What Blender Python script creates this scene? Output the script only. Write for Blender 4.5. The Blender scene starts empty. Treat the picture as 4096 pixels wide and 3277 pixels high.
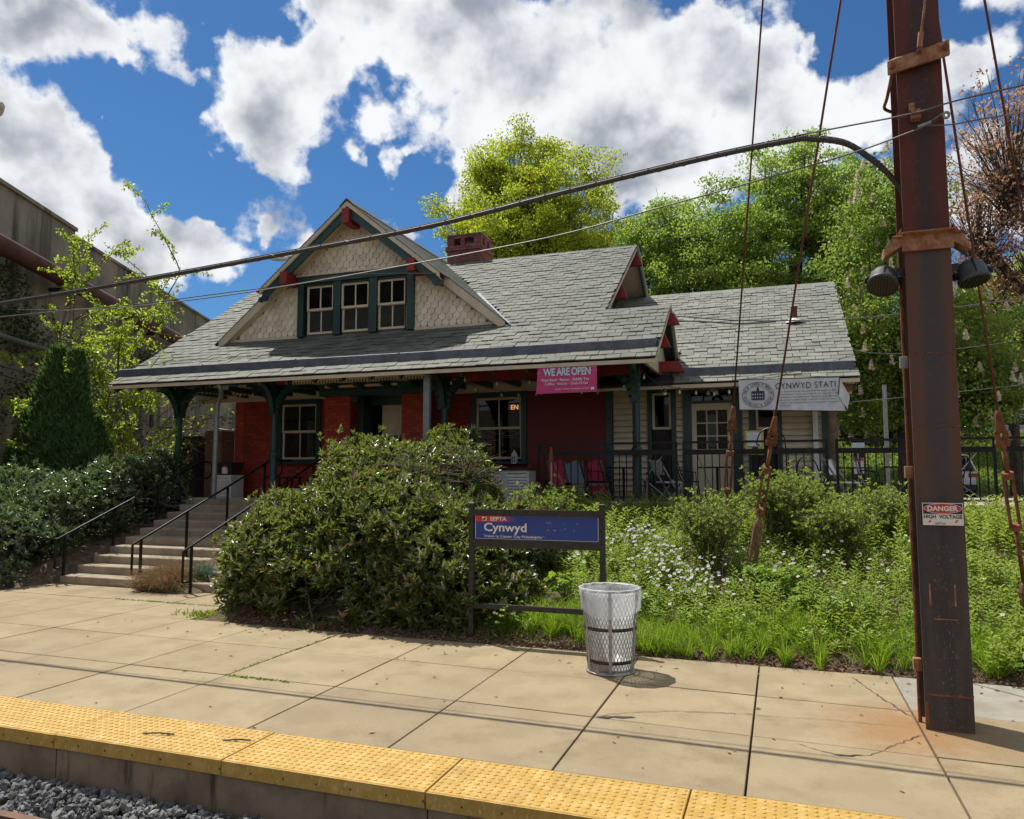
import bpy, math, random
import numpy as np
from mathutils import Vector, Matrix, Quaternion
R = math.radians
random.seed(7)
RN = np.random.default_rng(11)
scene = bpy.context.scene
COL = scene.collection

# ---------------------------------------------------------------- camera
cam_d = bpy.data.cameras.new("camera"); cam = bpy.data.objects.new("camera", cam_d); COL.objects.link(cam)
cam.location = (0, 0, 2.03); cam.rotation_euler = (R(94.93), 0, R(19.5))
cam_d.sensor_fit = 'HORIZONTAL'; cam_d.sensor_width = 36; cam_d.lens = 26.55
cam_d.clip_start = 0.05; cam_d.clip_end = 2000
scene.camera = cam
scene.view_settings.view_transform = 'Standard'; scene.view_settings.look = 'None'
scene.view_settings.exposure = EXPO = 0.42; scene.view_settings.gamma = 1
scene.view_settings.use_curve_mapping = False

# ---------------------------------------------------------------- sun and sky
SUN_EL = R(63.5); SH = Vector((0.87, -0.49, 0)).normalized()      # SH: the way shadows fall on the ground
to_sun = Vector((-SH.x * math.cos(SUN_EL), -SH.y * math.cos(SUN_EL), math.sin(SUN_EL)))
sun_d = bpy.data.lights.new("sun", 'SUN'); sun = bpy.data.objects.new("sun", sun_d); COL.objects.link(sun)
sun_d.energy = 4.25; sun_d.angle = R(0.5); sun_d.color = (1.0, 0.945, 0.86)
sun.rotation_euler = to_sun.to_track_quat('Z', 'Y').to_euler()

BLOBS = [(-0.747,0.496,0.443,0.054),(-0.711,0.528,0.464,0.048),(-0.689,0.558,0.462,0.041),(-0.66,0.592,0.462,0.038),(-0.634,0.619,0.464,0.044),(-0.618,0.644,0.452,0.03),(-0.593,0.637,0.493,0.015),(-0.783,0.528,0.329,0.086),(-0.751,0.548,0.369,0.062),(-0.737,0.582,0.345,0.06),(-0.761,0.576,0.298,0.069),(-0.718,0.622,0.314,0.058),(-0.71,0.649,0.272,0.055),(-0.68,0.674,0.288,0.046),(-0.668,0.701,0.249,0.059),(-0.643,0.711,0.284,0.032),(-0.628,0.736,0.254,0.044),(-0.748,0.621,0.235,0.048),(-0.593,0.751,0.29,0.017),(-0.685,0.613,0.393,0.012),(-0.602,0.689,0.403,0.048),(-0.63,0.667,0.398,0.031),(-0.562,0.696,0.446,0.059),(-0.533,0.73,0.428,0.072),(-0.554,0.742,0.378,0.045),(-0.553,0.683,0.477,0.042),(-0.563,0.663,0.494,0.031),(-0.492,0.725,0.483,0.06),(-0.449,0.737,0.505,0.061),(-0.459,0.779,0.427,0.034),(-0.496,0.776,0.389,0.023),(-0.448,0.808,0.383,0.026),(-0.424,0.813,0.4,0.018),(-0.47,0.709,0.527,0.054),(-0.399,0.748,0.53,0.061),(-0.383,0.779,0.497,0.051),(-0.322,0.779,0.538,0.067),(-0.275,0.813,0.513,0.085),(-0.306,0.832,0.462,0.064),(-0.343,0.831,0.438,0.053),(-0.37,0.835,0.407,0.041),(-0.192,0.83,0.523,0.088),(-0.172,0.867,0.468,0.095),(-0.232,0.869,0.437,0.075),(-0.248,0.883,0.397,0.065),(-0.15,0.901,0.408,0.074),(-0.087,0.868,0.489,0.08),(-0.063,0.891,0.449,0.086),(-0.059,0.857,0.511,0.042),(0.012,0.887,0.462,0.056),(-0.011,0.914,0.405,0.079),(0.067,0.911,0.408,0.064),(0.041,0.927,0.373,0.076),(-0.097,0.929,0.357,0.057),(-0.183,0.916,0.358,0.035),(0.052,0.872,0.486,0.025),(0.116,0.903,0.413,0.057),(0.183,0.882,0.434,0.048),(0.217,0.877,0.43,0.034),(0.229,0.907,0.353,0.038),(0.209,0.935,0.287,0.04),(-0.128,0.936,0.327,0.052),(-0.464,0.827,0.318,0.042),(-0.429,0.851,0.303,0.03),(-0.475,0.835,0.278,0.03),(-0.52,0.783,0.342,0.012),(0.14,0.936,0.323,0.066),(0.249,0.946,0.206,0.026),(-0.357,0.866,0.35,0.036)]
HOLES = [(0.092,0.926,0.365,0.02),(-0.548,0.66,0.514,0.046),(-0.654,0.619,0.435,0.029),(-0.651,0.638,0.411,0.04),(-0.627,0.697,0.347,0.059),(-0.675,0.644,0.361,0.045),(0.105,0.869,0.484,0.033),(-0.238,0.89,0.389,0.015)]

class NT:
    """small helper to write node graphs"""
    def __init__(s, tree): s.t = tree; tree.nodes.clear()
    def n(s, typ, **kw):
        nd = s.t.nodes.new(typ)
        for k, v in kw.items():
            if k.startswith('i_'):
                key = k[2:]; key = int(key) if key.isdigit() else key.replace('_', ' ')
                s.set(nd.inputs[key], v)
            else: setattr(nd, k, v)
        return nd
    def set(s, sock, v):
        if isinstance(v, bpy.types.NodeSocket): s.t.links.new(v, sock)
        elif isinstance(v, (tuple, list)) and sock.type == 'RGBA' and len(v) == 3: sock.default_value = (*v, 1)
        else: sock.default_value = v
    def math(s, op, a, b=0.0, c=None, clamp=False):
        nd = s.t.nodes.new('ShaderNodeMath'); nd.operation = op; nd.use_clamp = clamp
        s.set(nd.inputs[0], a); s.set(nd.inputs[1], b)
        if c is not None: s.set(nd.inputs[2], c)
        return nd.outputs[0]
    def vmath(s, op, a, b=None, out=0):
        nd = s.t.nodes.new('ShaderNodeVectorMath'); nd.operation = op
        s.set(nd.inputs[0], a)
        if b is not None: s.set(nd.inputs[1], b)
        return nd.outputs['Value'] if op in ('DISTANCE', 'DOT_PRODUCT', 'LENGTH') else nd.outputs[0]
    def mapr(s, v, a, b, c=0.0, d=1.0, interp='SMOOTHSTEP'):
        nd = s.t.nodes.new('ShaderNodeMapRange'); nd.interpolation_type = interp; nd.clamp = True if interp == 'LINEAR' else nd.clamp
        for k, x in zip((0, 1, 2, 3, 4), (v, a, b, c, d)): s.set(nd.inputs[k], x)
        return nd.outputs[0]
    def mix(s, f, a, b, mode='MIX'):
        nd = s.t.nodes.new('ShaderNodeMix'); nd.data_type = 'RGBA'; nd.blend_type = mode
        s.set(nd.inputs[0], f); s.set(nd.inputs[6], a); s.set(nd.inputs[7], b)
        return nd.outputs[2]
    def noise(s, vec, scale, detail=4.0, rough=.55, dist=0.0, out='Fac'):
        nd = s.t.nodes.new('ShaderNodeTexNoise')
        s.set(nd.inputs['Vector'], vec); nd.inputs['Scale'].default_value = scale
        nd.inputs['Detail'].default_value = detail; nd.inputs['Roughness'].default_value = rough
        nd.inputs['Distortion'].default_value = dist
        return nd.outputs[out]

def make_world():
    w = bpy.data.worlds.new("World"); scene.world = w; w.use_nodes = True
    g = NT(w.node_tree)
    out = g.n('ShaderNodeOutputWorld'); bg = g.n('ShaderNodeBackground')
    d = g.vmath('NORMALIZE', g.n('ShaderNodeTexCoord').outputs['Generated'])
    sky = g.n('ShaderNodeTexSky', sky_type='NISHITA', sun_disc=False, sun_elevation=SUN_EL,
              sun_rotation=math.atan2(to_sun.x, to_sun.y), altitude=50, air_density=1.0, dust_density=0.4, ozone_density=2.5)
    blue = g.mix(1.0, sky.outputs[0], (0.21, 0.38, 0.53), 'MULTIPLY')
    # clouds: puffs set out over the dome, frayed by noise
    warp = g.noise(d, 12.0, 4.0, .6, out='Color')
    wv = g.vmath('SUBTRACT', warp, (.5, .5, .5))
    sc = g.n('ShaderNodeVectorMath', operation='SCALE'); g.set(sc.inputs[0], wv); sc.inputs['Scale'].default_value = .10
    dw = g.vmath('ADD', d, sc.outputs[0])
    field = None
    for x, y, z, r in BLOBS:
        v = g.mapr(g.vmath('DISTANCE', dw, (x, y, z)), 0.0, r * 1.19, 1.0, 0.0)
        field = v if field is None else g.math('ADD', field, v)
    field = g.math('MINIMUM', field, .98)
    for x, y, z, r in HOLES:
        v = g.mapr(g.vmath('DISTANCE', dw, (x, y, z)), 0.0, r * 1.5, 1.0, 0.0)
        field = g.math('SUBTRACT', field, v)
    gen = g.mapr(g.noise(d, 3.2, 2.0, .5), .40, .56, 0.0, 1.4)  # unseen cloud cover outside the view, amount chosen to raise fill light
    away = g.mapr(g.vmath('DOT_PRODUCT', d, (-.3326, .939, .0859)), .55, .72, 1.0, 0.0)
    field = g.math('ADD', field, g.math('MULTIPLY', gen, away))
    fine = g.noise(d, 9.0, 9.0, .64)
    def billow(v, sc, det=2.0):
        n = g.n('ShaderNodeTexVoronoi', feature='F1', distance='EUCLIDEAN', normalize=True); g.set(n.inputs['Vector'], v)
        n.inputs['Scale'].default_value = sc; n.inputs['Detail'].default_value = det; n.inputs['Roughness'].default_value = .55; n.inputs['Lacunarity'].default_value = 2.3
        return g.math('SUBTRACT', 1.0, n.outputs['Distance'])
    wv2 = g.n('ShaderNodeVectorMath', operation='SCALE'); g.set(wv2.inputs[0], wv); wv2.inputs['Scale'].default_value = .05
    db = g.vmath('ADD', d, wv2.outputs[0])
    b1 = billow(db, 11.0); b2 = billow(g.vmath('ADD', db, tuple(to_sun * .022)), 11.0, 0.0)
    f2 = g.math('ADD', field, g.math('MULTIPLY', g.math('SUBTRACT', fine, .5), 3.3))
    f2 = g.math('ADD', f2, g.math('MULTIPLY', g.math('SUBTRACT', b1, .66), 2.2))
    dens = g.mapr(f2, .20, .78)
    big = g.noise(d, 8.0, 4.0, .55)
    thick = g.math('ADD', g.math('MULTIPLY', g.math('MINIMUM', f2, 1.8), .42), g.math('MULTIPLY', g.math('SUBTRACT', big, .5), 2.6))
    thick = g.math('ADD', thick, g.math('MULTIPLY', g.math('SUBTRACT', b2, b1), 2.2))
    shade = g.mapr(thick, .12, 1.25)
    cloud = g.mix(shade, (.70, .715, .735), (.25, .275, .325))
    col = g.mix(1.0, blue, (SKY_S, SKY_S, SKY_S), 'MULTIPLY')
    col = g.mix(dens, col, cloud)
    # the ground half stays dull
    below = g.mapr(g.n('ShaderNodeSeparateXYZ', i_0=d).outputs[2], -.02, 0.0)
    col = g.mix(below, (.08, .085, .06), col)
    g.set(bg.inputs[0], col); bg.inputs[1].default_value = 1.0
    g.t.links.new(bg.outputs[0], out.inputs[0])
    w.cycles.sampling_method = 'MANUAL'; w.cycles.sample_map_resolution = 512
SKY_S = 0.13
make_world()

# ---------------------------------------------------------------- tags and mesh helpers
def tag(o, label=None, cat=None, group=None, kind=None):
    if label: o['label'] = label
    if cat: o['category'] = cat
    if group: o['group'] = group
    if kind: o['kind'] = kind
    return o
def empty(name, loc=(0, 0, 0), label=None, cat=None, group=None, rz=0):
    o = bpy.data.objects.new(name, None); o.empty_display_size = .2
    o.location = loc; o.rotation_euler = (0, 0, rz); COL.objects.link(o)
    return tag(o, label, cat, group)
def link(name, me, parent=None, loc=None, rot=None):
    o = bpy.data.objects.new(name, me); COL.objects.link(o)
    if parent is not None: o.parent = parent
    if loc is not None: o.location = loc
    if rot is not None: o.rotation_euler = rot
    return o
def np_mesh(name, V, loops, sizes, mat, rnd=None, smooth=False):
    me = bpy.data.meshes.new(name); V = np.asarray(V, dtype=np.float32)
    me.vertices.add(len(V)); me.vertices.foreach_set('co', V.ravel())
    loops = np.asarray(loops, dtype=np.int32).ravel(); sizes = np.asarray(sizes, dtype=np.int32)
    me.loops.add(len(loops)); me.loops.foreach_set('vertex_index', loops)
    me.polygons.add(len(sizes)); st = np.zeros(len(sizes), dtype=np.int32); st[1:] = np.cumsum(sizes)[:-1]
    me.polygons.foreach_set('loop_start', st); me.polygons.foreach_set('loop_total', sizes)
    if smooth: me.polygons.foreach_set('use_smooth', np.ones(len(sizes), dtype=bool))
    if rnd is not None:
        a = me.attributes.new('rnd', 'FLOAT', 'POINT'); a.data.foreach_set('value', np.asarray(rnd, dtype=np.float32))
    me.update(calc_edges=True)
    if mat: me.materials.append(mat)
    return me

class MB:
    """collects simple shapes, links them as one mesh object"""
    def __init__(s): s.v = []; s.f = []; s.r = []
    def add(s, vs, fs, rnd=None):
        b = len(s.v); s.v += [tuple(v) for v in vs]; s.f += [tuple(b + i for i in f) for f in fs]
        s.r += [random.random() if rnd is None else rnd] * len(vs)
        return s
    def box(s, x0, x1, y0, y1, z0, z1, rnd=None):
        return s.add([(x, y, z) for z in (z0, z1) for y in (y0, y1) for x in (x0, x1)],
                     [(0, 2, 3, 1), (4, 5, 7, 6), (0, 1, 5, 4), (2, 6, 7, 3), (0, 4, 6, 2), (1, 3, 7, 5)], rnd)
    def cbox(s, x0, x1, y0, y1, z0, z1, c=.01, rnd=None):
        """box with the top edges chamfered"""
        vs = [(x, y, z0) for y in (y0, y1) for x in (x0, x1)] + [(x, y, z1 - c) for y in (y0, y1) for x in (x0, x1)] + \
             [(x, y, z1) for y in (y0 + c, y1 - c) for x in (x0 + c, x1 - c)]
        fs = [(0, 2, 3, 1), (8, 9, 11, 10)]
        for a in (0, 4):
            fs += [(a, a + 1, a + 5, a + 4), (a + 1, a + 3, a + 7, a + 5), (a + 3, a + 2, a + 6, a + 7), (a + 2, a, a + 4, a + 6)]
        return s.add(vs, fs, rnd)
    def beam(s, p, q, w, h, up=(0, 0, 1), rnd=None):
        p = Vector(p); q = Vector(q); d = (q - p).normalized(); up = Vector(up)
        if abs(d.dot(up)) > .99: up = Vector((0, 1, 0))
        sd = d.cross(up).normalized(); u = sd.cross(d)
        vs = [e + sd * a * w / 2 + u * b * h / 2 for e in (p, q) for a, b in ((-1, -1), (1, -1), (1, 1), (-1, 1))]
        return s.add(vs, [(0, 1, 2, 3), (7, 6, 5, 4), (0, 4, 5, 1), (1, 5, 6, 2), (2, 6, 7, 3), (3, 7, 4, 0)], rnd)
    def tube(s, pts, r, n=8, rnd=None, caps=True):
        pts = [Vector(p) for p in pts]; rs = r if isinstance(r, (list, tuple)) else [r] * len(pts)
        vs = []; fs = []; ref = None
        for i, p in enumerate(pts):
            d = (pts[min(i + 1, len(pts) - 1)] - pts[max(i - 1, 0)]).normalized()
            if ref is None: ref = d.orthogonal().normalized()
            ref = (ref - d * ref.dot(d)).normalized(); b = d.cross(ref)
            vs += [p + (ref * math.cos(2 * math.pi * k / n) + b * math.sin(2 * math.pi * k / n)) * rs[i] for k in range(n)]
        for i in range(len(pts) - 1):
            for k in range(n):
                a = i * n + k; b2 = i * n + (k + 1) % n; fs.append((a, b2, b2 + n, a + n))
        if caps: fs += [tuple(range(n - 1, -1, -1)), tuple(range((len(pts) - 1) * n, len(pts) * n))]
        return s.add(vs, fs, rnd)
    def lathe(s, prof, c=(0, 0, 0), n=16, rnd=None, caps=False):
        vs = []; fs = []
        for r_, z in prof: vs += [(c[0] + r_ * math.cos(2 * math.pi * k / n), c[1] + r_ * math.sin(2 * math.pi * k / n), c[2] + z) for k in range(n)]
        for i in range(len(prof) - 1):
            for k in range(n):
                a = i * n + k; b = i * n + (k + 1) % n; fs.append((a, b, b + n, a + n))
        if caps: fs += [tuple(range(n - 1, -1, -1)), tuple(range((len(prof) - 1) * n, len(prof) * n))]
        return s.add(vs, fs, rnd)
    def prism(s, poly, ax, a0, a1, rnd=None):
        """poly: 2D points; ax: axis extruded along ('x': pts are (y,z), 'y': (x,z), 'z': (x,y))"""
        def P(u, v, a): return (a, u, v) if ax == 'x' else ((u, a, v) if ax == 'y' else (u, v, a))
        n = len(poly); vs = [P(u, v, a0) for u, v in poly] + [P(u, v, a1) for u, v in poly]
        ar = sum(poly[i][0] * poly[(i + 1) % n][1] - poly[(i + 1) % n][0] * poly[i][1] for i in range(n))
        fs = [tuple(range(n)), tuple(range(2 * n - 1, n - 1, -1))] + [(i, i + n, (i + 1) % n + n, (i + 1) % n) for i in range(n)]
        return s.add(vs, fs, rnd)
    def mesh(s, name, mat, smooth=False):
        me = bpy.data.meshes.new(name); me.from_pydata(s.v, [], s.f)
        a = me.attributes.new('rnd', 'FLOAT', 'POINT'); a.data.foreach_set('value', s.r)
        if smooth: me.polygons.foreach_set('use_smooth', [True] * len(me.polygons))
        if mat: me.materials.append(mat)
        me.update(); return me
    def build(s, name, mat, parent=None, smooth=False, bevel=0, **kw):
        o = link(name, s.mesh(name, mat, smooth), parent)
        if bevel:
            m = o.modifiers.new('bevel', 'BEVEL'); m.width = bevel; m.segments = 2; m.limit_method = 'ANGLE'; m.angle_limit = R(40)
        return tag(o, **kw)

# ---------------------------------------------------------------- materials
def mat(name, col, col2=None, rough=.65, metal=0.0, ns=4.0, lo=.38, hi=.62, bump=0.0, bs=60.0, rnd=0.0, spec=.5, detail=5.0,
        streak=None, streak_s=(6, 6, .5), streak_lo=.5, streak_hi=.75, orand=0.0, grain=0.0, coat=0.0, obj=True, bdist=.01):
    m = bpy.data.materials.new(name); m.use_nodes = True; g = NT(m.node_tree)
    out = g.n('ShaderNodeOutputMaterial'); p = g.n('ShaderNodeBsdfPrincipled')
    tc = g.n('ShaderNodeNewGeometry').outputs['Position']
    c = g.n('ShaderNodeRGB').outputs[0]; c.default_value = (*col, 1)
    if col2: c = g.mix(g.mapr(g.noise(tc, ns, detail, .6), lo, hi), col, col2)
    if streak:
        sv = g.vmath('MULTIPLY', tc, streak_s)
        c = g.mix(g.mapr(g.noise(sv, 1.0, 6, .65), streak_lo, streak_hi), c, streak)
    if name == 'paving_concrete' or name == 'new_grey_concrete':
        dd = g.vmath('DISTANCE', tc, (.95, 6.95, 0)); nn = g.noise(tc, 5.0, 5, .65)
        rs = g.mapr(g.math('ADD', dd, g.math('MULTIPLY', g.math('SUBTRACT', nn, .5), 1.1)), .1, .95, .75, 0.0)
        c = g.mix(rs, c, (.27, .13, .04))
        sp = g.mapr(g.noise(tc, 38.0, 2, .5), .72, .76); c = g.mix(g.math('MULTIPLY', sp, .55), c, (.09, .07, .05))
        c = g.mix(g.mapr(g.noise(g.vmath('MULTIPLY', tc, (1, 1, 1)), .55, 7, .7), .45, .7, 0, .45), c, (.20, .155, .10))
    if name == 'yellow_tactile':
        c = g.mix(g.mapr(g.noise(tc, 2.6, 7, .7), .50, .72, 0, .55), c, (.27, .17, .05))
        c = g.mix(g.mapr(g.noise(tc, 90.0, 3, .7), .60, .68, 0, .7), c, (.20, .13, .05))
    if grain:
        k = g.mapr(g.noise(tc, 180.0, 3, .7), .3, .7, 1 - grain, 1 + grain)
        c = g.mix(1.0, c, g.n('ShaderNodeCombineColor', i_0=k, i_1=k, i_2=k).outputs[0], 'MULTIPLY')
    if rnd:
        a = g.n('ShaderNodeAttribute', attribute_name='rnd').outputs['Fac']
        k = g.mapr(a, 0, 1, 1 - rnd, 1 + rnd, 'LINEAR')
        c = g.mix(1.0, c, g.n('ShaderNodeCombineColor', i_0=k, i_1=k, i_2=k).outputs[0], 'MULTIPLY')
    if orand:
        a = g.n('ShaderNodeObjectInfo').outputs['Random']; k = g.mapr(a, 0, 1, 1 - orand, 1 + orand, 'LINEAR')
        c = g.mix(1.0, c, g.n('ShaderNodeCombineColor', i_0=k, i_1=k, i_2=k).outputs[0], 'MULTIPLY')
    g.set(p.inputs['Base Color'], c); p.inputs['Roughness'].default_value = rough; p.inputs['Metallic'].default_value = metal
    p.inputs['Specular IOR Level'].default_value = spec
    if coat: p.inputs['Coat Weight'].default_value = coat; p.inputs['Coat Roughness'].default_value = .1
    if bump:
        b = g.n('ShaderNodeBump', i_Strength=bump, i_Distance=bdist); g.set(b.inputs['Height'], g.noise(tc, bs, 5, .65))
        g.t.links.new(b.outputs[0], p.inputs['Normal'])
    g.t.links.new(p.outputs[0], out.inputs[0]); return m

def leafmat(name, c1, c2, trans=(.3, .5, .05), tf=.45, rough=.45, spec=.5, c3=None, c3p=.93):
    """leaf: two base hues picked by a per-leaf number, light passing through"""
    m = bpy.data.materials.new(name); m.use_nodes = True; g = NT(m.node_tree)
    out = g.n('ShaderNodeOutputMaterial'); p = g.n('ShaderNodeBsdfPrincipled'); t = g.n('ShaderNodeBsdfTranslucent'); mx = g.n('ShaderNodeMixShader')
    a = g.n('ShaderNodeAttribute', attribute_name='rnd').outputs['Fac']
    c = g.mix(a, c1, c2)
    tc = g.mix(a, tuple(x * .75 for x in trans), trans)
    if c3:
        k = g.mapr(a, c3p, c3p + .01, interp='LINEAR'); c = g.mix(k, c, c3); tc = g.mix(k, tc, c3)
    g.set(p.inputs['Base Color'], c); p.inputs['Roughness'].default_value = rough; p.inputs['Specular IOR Level'].default_value = spec
    g.set(t.inputs[0], tc); mx.inputs[0].default_value = tf
    g.t.links.new(p.outputs[0], mx.inputs[1]); g.t.links.new(t.outputs[0], mx.inputs[2]); g.t.links.new(mx.outputs[0], out.inputs[0])
    return m

def glassmat(name, tint=(.9, .95, .95), opac=.0, rough=.02):
    m = bpy.data.materials.new(name); m.use_nodes = True; g = NT(m.node_tree)
    out = g.n('ShaderNodeOutputMaterial'); tr = g.n('ShaderNodeBsdfTransparent'); gl = g.n('ShaderNodeBsdfGlossy'); mx = g.n('ShaderNodeMixShader')
    tr.inputs[0].default_value = (*tint, 1); gl.inputs['Roughness'].default_value = rough; gl.inputs[0].default_value = (1, 1, 1, 1)
    fr = g.n('ShaderNodeFresnel', i_IOR=1.5).outputs[0]
    g.set(mx.inputs[0], g.math('ADD', g.math('MULTIPLY', fr, .55), .0, clamp=True))
    g.t.links.new(tr.outputs[0], mx.inputs[1]); g.t.links.new(gl.outputs[0], mx.inputs[2]); g.t.links.new(mx.outputs[0], out.inputs[0])
    return m
def emit(name, col, s):
    m = bpy.data.materials.new(name); m.use_nodes = True; g = NT(m.node_tree)
    out = g.n('ShaderNodeOutputMaterial'); e = g.n('ShaderNodeEmission'); e.inputs[0].default_value = (*col, 1); e.inputs[1].default_value = s
    g.t.links.new(e.outputs[0], out.inputs[0]); return m

M = {}
M['slab'] = mat('paving_concrete', (.265, .205, .118), (.322, .252, .152), rough=.85, ns=2.2, bump=.35, bs=220, orand=.08, grain=.22, streak=(.215, .16, .09), streak_s=(2.3, 2.3, 1), streak_lo=.5, streak_hi=.78)
M['slab_grey'] = mat('new_grey_concrete', (.31, .285, .235), (.25, .23, .19), rough=.9, ns=3, bump=.3, bs=150, grain=.15)
M['tactile'] = mat('yellow_tactile', (.44, .265, .045), (.54, .36, .11), rough=.6, ns=9, lo=.42, hi=.72, bump=.2, bs=200, orand=.03, streak=(.62, .50, .27), streak_s=(55, 55, 20), streak_lo=.56, streak_hi=.70)
M['plat'] = mat('platform_concrete', (.19, .135, .085), (.27, .20, .13), rough=.9, ns=2.5, bump=.5, bs=60, streak=(.045, .033, .024), streak_s=(5, 5, .8), streak_lo=.52, streak_hi=.72)
M['joint'] = mat('joint_filler', (.05, .04, .03), (.09, .07, .05), rough=.95)
M['step'] = mat('step_concrete', (.34, .285, .21), (.27, .22, .16), rough=.9, ns=3, bump=.25, bs=120, streak=(.15, .12, .085), streak_s=(3, 3, 1), streak_lo=.55, streak_hi=.8)
M['deck'] = mat('terrace_concrete', (.36, .32, .27), (.28, .25, .21), rough=.9, ns=2, bump=.2)
M['curb'] = mat('curb_concrete', (.33, .28, .21), (.22, .19, .145), rough=.9, ns=3, bump=.4, streak=(.09, .08, .065), streak_s=(2, 2, 1), streak_lo=.5, streak_hi=.75)
M['soil'] = mat('soil', (.075, .05, .03), (.14, .10, .065), rough=1, ns=14, bump=.8, bs=40)
M['asphalt'] = mat('asphalt', (.16, .155, .15), (.20, .19, .18), rough=.9, ns=3)
M['turf'] = mat('turf', (.05, .085, .018), (.10, .135, .03), rough=1, ns=5, bump=.6)
M['slate'] = mat('slate', (.072, .080, .062), (.105, .112, .088), rough=.72, ns=1.6, rnd=.17, bump=.3, bs=90, streak=(.115, .12, .115), streak_s=(3, 1, 1), streak_lo=.55, streak_hi=.75)
M['slate_wing'] = mat('slate_wing', (.14, .146, .12), (.175, .18, .148), rough=.7, ns=2.5, rnd=.2, bump=.3, bs=90)
M['flash'] = mat('lead_flashing', (.085, .095, .12), (.125, .135, .165), rough=.6, metal=.2, ns=5, bump=.1)
M['cream'] = mat('cream_paint', (.56, .49, .36), (.50, .43, .31), rough=.6, ns=3, rnd=.04, streak=(.33, .28, .20), streak_s=(9, 9, 1.2), streak_lo=.62, streak_hi=.85)
M['shingle'] = mat('shingle_paint', (.72, .65, .51), (.64, .57, .44), rough=.65, ns=5, rnd=.14, bump=.3, streak=(.36, .31, .23), streak_s=(22, 22, 2.5), streak_lo=.6, streak_hi=.85)
M['green'] = mat('dark_green_paint', (.008, .040, .034), (.012, .05, .042), rough=.45, ns=3, streak=(.03, .06, .055), streak_s=(12, 12, 2), streak_lo=.65, streak_hi=.9)
M['red'] = mat('red_paint', (.24, .016, .016), (.19, .013, .013), rough=.55, ns=4)
M['brick'] = mat('painted_brick', (.36, .046, .026), (.27, .034, .02), rough=.75, ns=6, rnd=.22, orand=.12, bump=.5, bs=80)
M['mortar'] = mat('painted_mortar', (.15, .018, .012), (.19, .03, .02), rough=.9, ns=6)
M['board'] = mat('red_board', (.15, .011, .008), (.12, .009, .007), rough=.6, ns=2, streak=(.20, .03, .02), streak_s=(1.5, 1, 4), streak_lo=.6, streak_hi=.8)
M['chim'] = mat('chimney_brick', (.17, .055, .05), (.22, .08, .07), rough=.85, ns=8, rnd=.25, bump=.5)
M['chim_cap'] = mat('chimney_cap', (.12, .09, .08), (.17, .13, .11), rough=.9)
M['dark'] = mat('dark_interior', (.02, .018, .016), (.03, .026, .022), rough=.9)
M['room'] = mat('room_wall', (.16, .145, .12), (.12, .11, .09), rough=.9)
M['glass'] = glassmat('window_glass', (.55, .60, .58))
M['black'] = mat('black_metal', (.009, .009, .010), (.014, .014, .015), rough=.45, spec=.25, ns=8, bump=.1)
M['sign_black'] = mat('sign_frame_paint', (.018, .015, .013), (.03, .026, .022), rough=.5, ns=12)
M['rust'] = mat('rust', (.12, .038, .018), (.22, .085, .036), rough=.85, ns=14, bump=.4, bs=150)
M['rust_light'] = mat('rust_light', (.25, .10, .05), (.36, .20, .105), rough=.8, ns=16, bump=.4, bs=120, streak=(.20, .075, .03), streak_s=(20, 20, 6))
M['rod'] = mat('rod_red', (.11, .03, .022), (.15, .05, .035), rough=.7, ns=9)
M['galv'] = mat('galvanised', (.33, .33, .32), (.24, .24, .23), rough=.5, metal=.4, ns=14, bump=.1)
M['downpipe'] = mat('downpipe_grey', (.24, .27, .27), (.19, .22, .22), rough=.5, metal=.3, ns=8)
M['white'] = mat('white_paint', (.62, .62, .60), (.54, .54, .52), rough=.5, ns=5)
M['cable'] = mat('cable_black', (.035, .035, .034), (.055, .05, .045), rough=.6, ns=30)
M['wire'] = mat('wire_grey', (.10, .10, .095), (.14, .13, .12), rough=.5)
M['bulb'] = mat('bulb_glass', (.55, .50, .42), rough=.1)
M['bark'] = mat('bark', (.06, .045, .035), (.10, .08, .06), rough=.95, ns=9, bump=.8, bs=30)
M['twig'] = mat('twig', (.10, .075, .055), (.16, .12, .09), rough=.9, ns=9)
M['dry'] = leafmat('dry_stalk', (.22, .13, .07), (.42, .30, .16), (.30, .20, .09), .25, .8)
M['mulch'] = leafmat('dead_leaf', (.10, .055, .03), (.30, .19, .11), (.2, .1, .04), .2, .8)
M['bwall'] = mat('abutment_concrete', (.21, .17, .125), (.32, .26, .195), rough=.95, ns=.55, detail=8, bump=.4, bs=12, streak=(.07, .056, .043), streak_s=(1.4, 1.4, .16), streak_lo=.45, streak_hi=.68)
M['pipe'] = mat('rusty_pipe', (.13, .045, .035), (.08, .032, .026), rough=.7, ns=3)
M['pipe_green'] = mat('pale_green_pipe', (.10, .115, .10), (.14, .15, .135), rough=.6, ns=3)
M['stone'] = mat('ballast_stone', (.115, .118, .12), (.18, .178, .17), rough=.9, ns=10, rnd=.5)
M['wood'] = mat('sleeper_wood', (.13, .095, .065), (.20, .155, .11), rough=.95, ns=2, streak=(.05, .035, .025), streak_s=(1.5, 30, 30))
M['rail'] = mat('rail_steel', (.15, .075, .045), (.11, .06, .04), rough=.6, metal=.4)
M['pink'] = mat('banner_pink', (.56, .045, .20), (.50, .035, .17), rough=.5, ns=2)
M['bannerw'] = mat('banner_white', (.66, .67, .70), (.56, .57, .61), rough=.5, ns=9)
M['navy'] = mat('navy_ink', (.02, .03, .07), rough=.6)
M['ink'] = mat('black_ink', (.02, .02, .022), rough=.6)
M['letter'] = mat('white_letter', (.72, .70, .64), rough=.5)
M['letter_b'] = mat('banner_letter', (.50, .66, .72), rough=.5)
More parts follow.
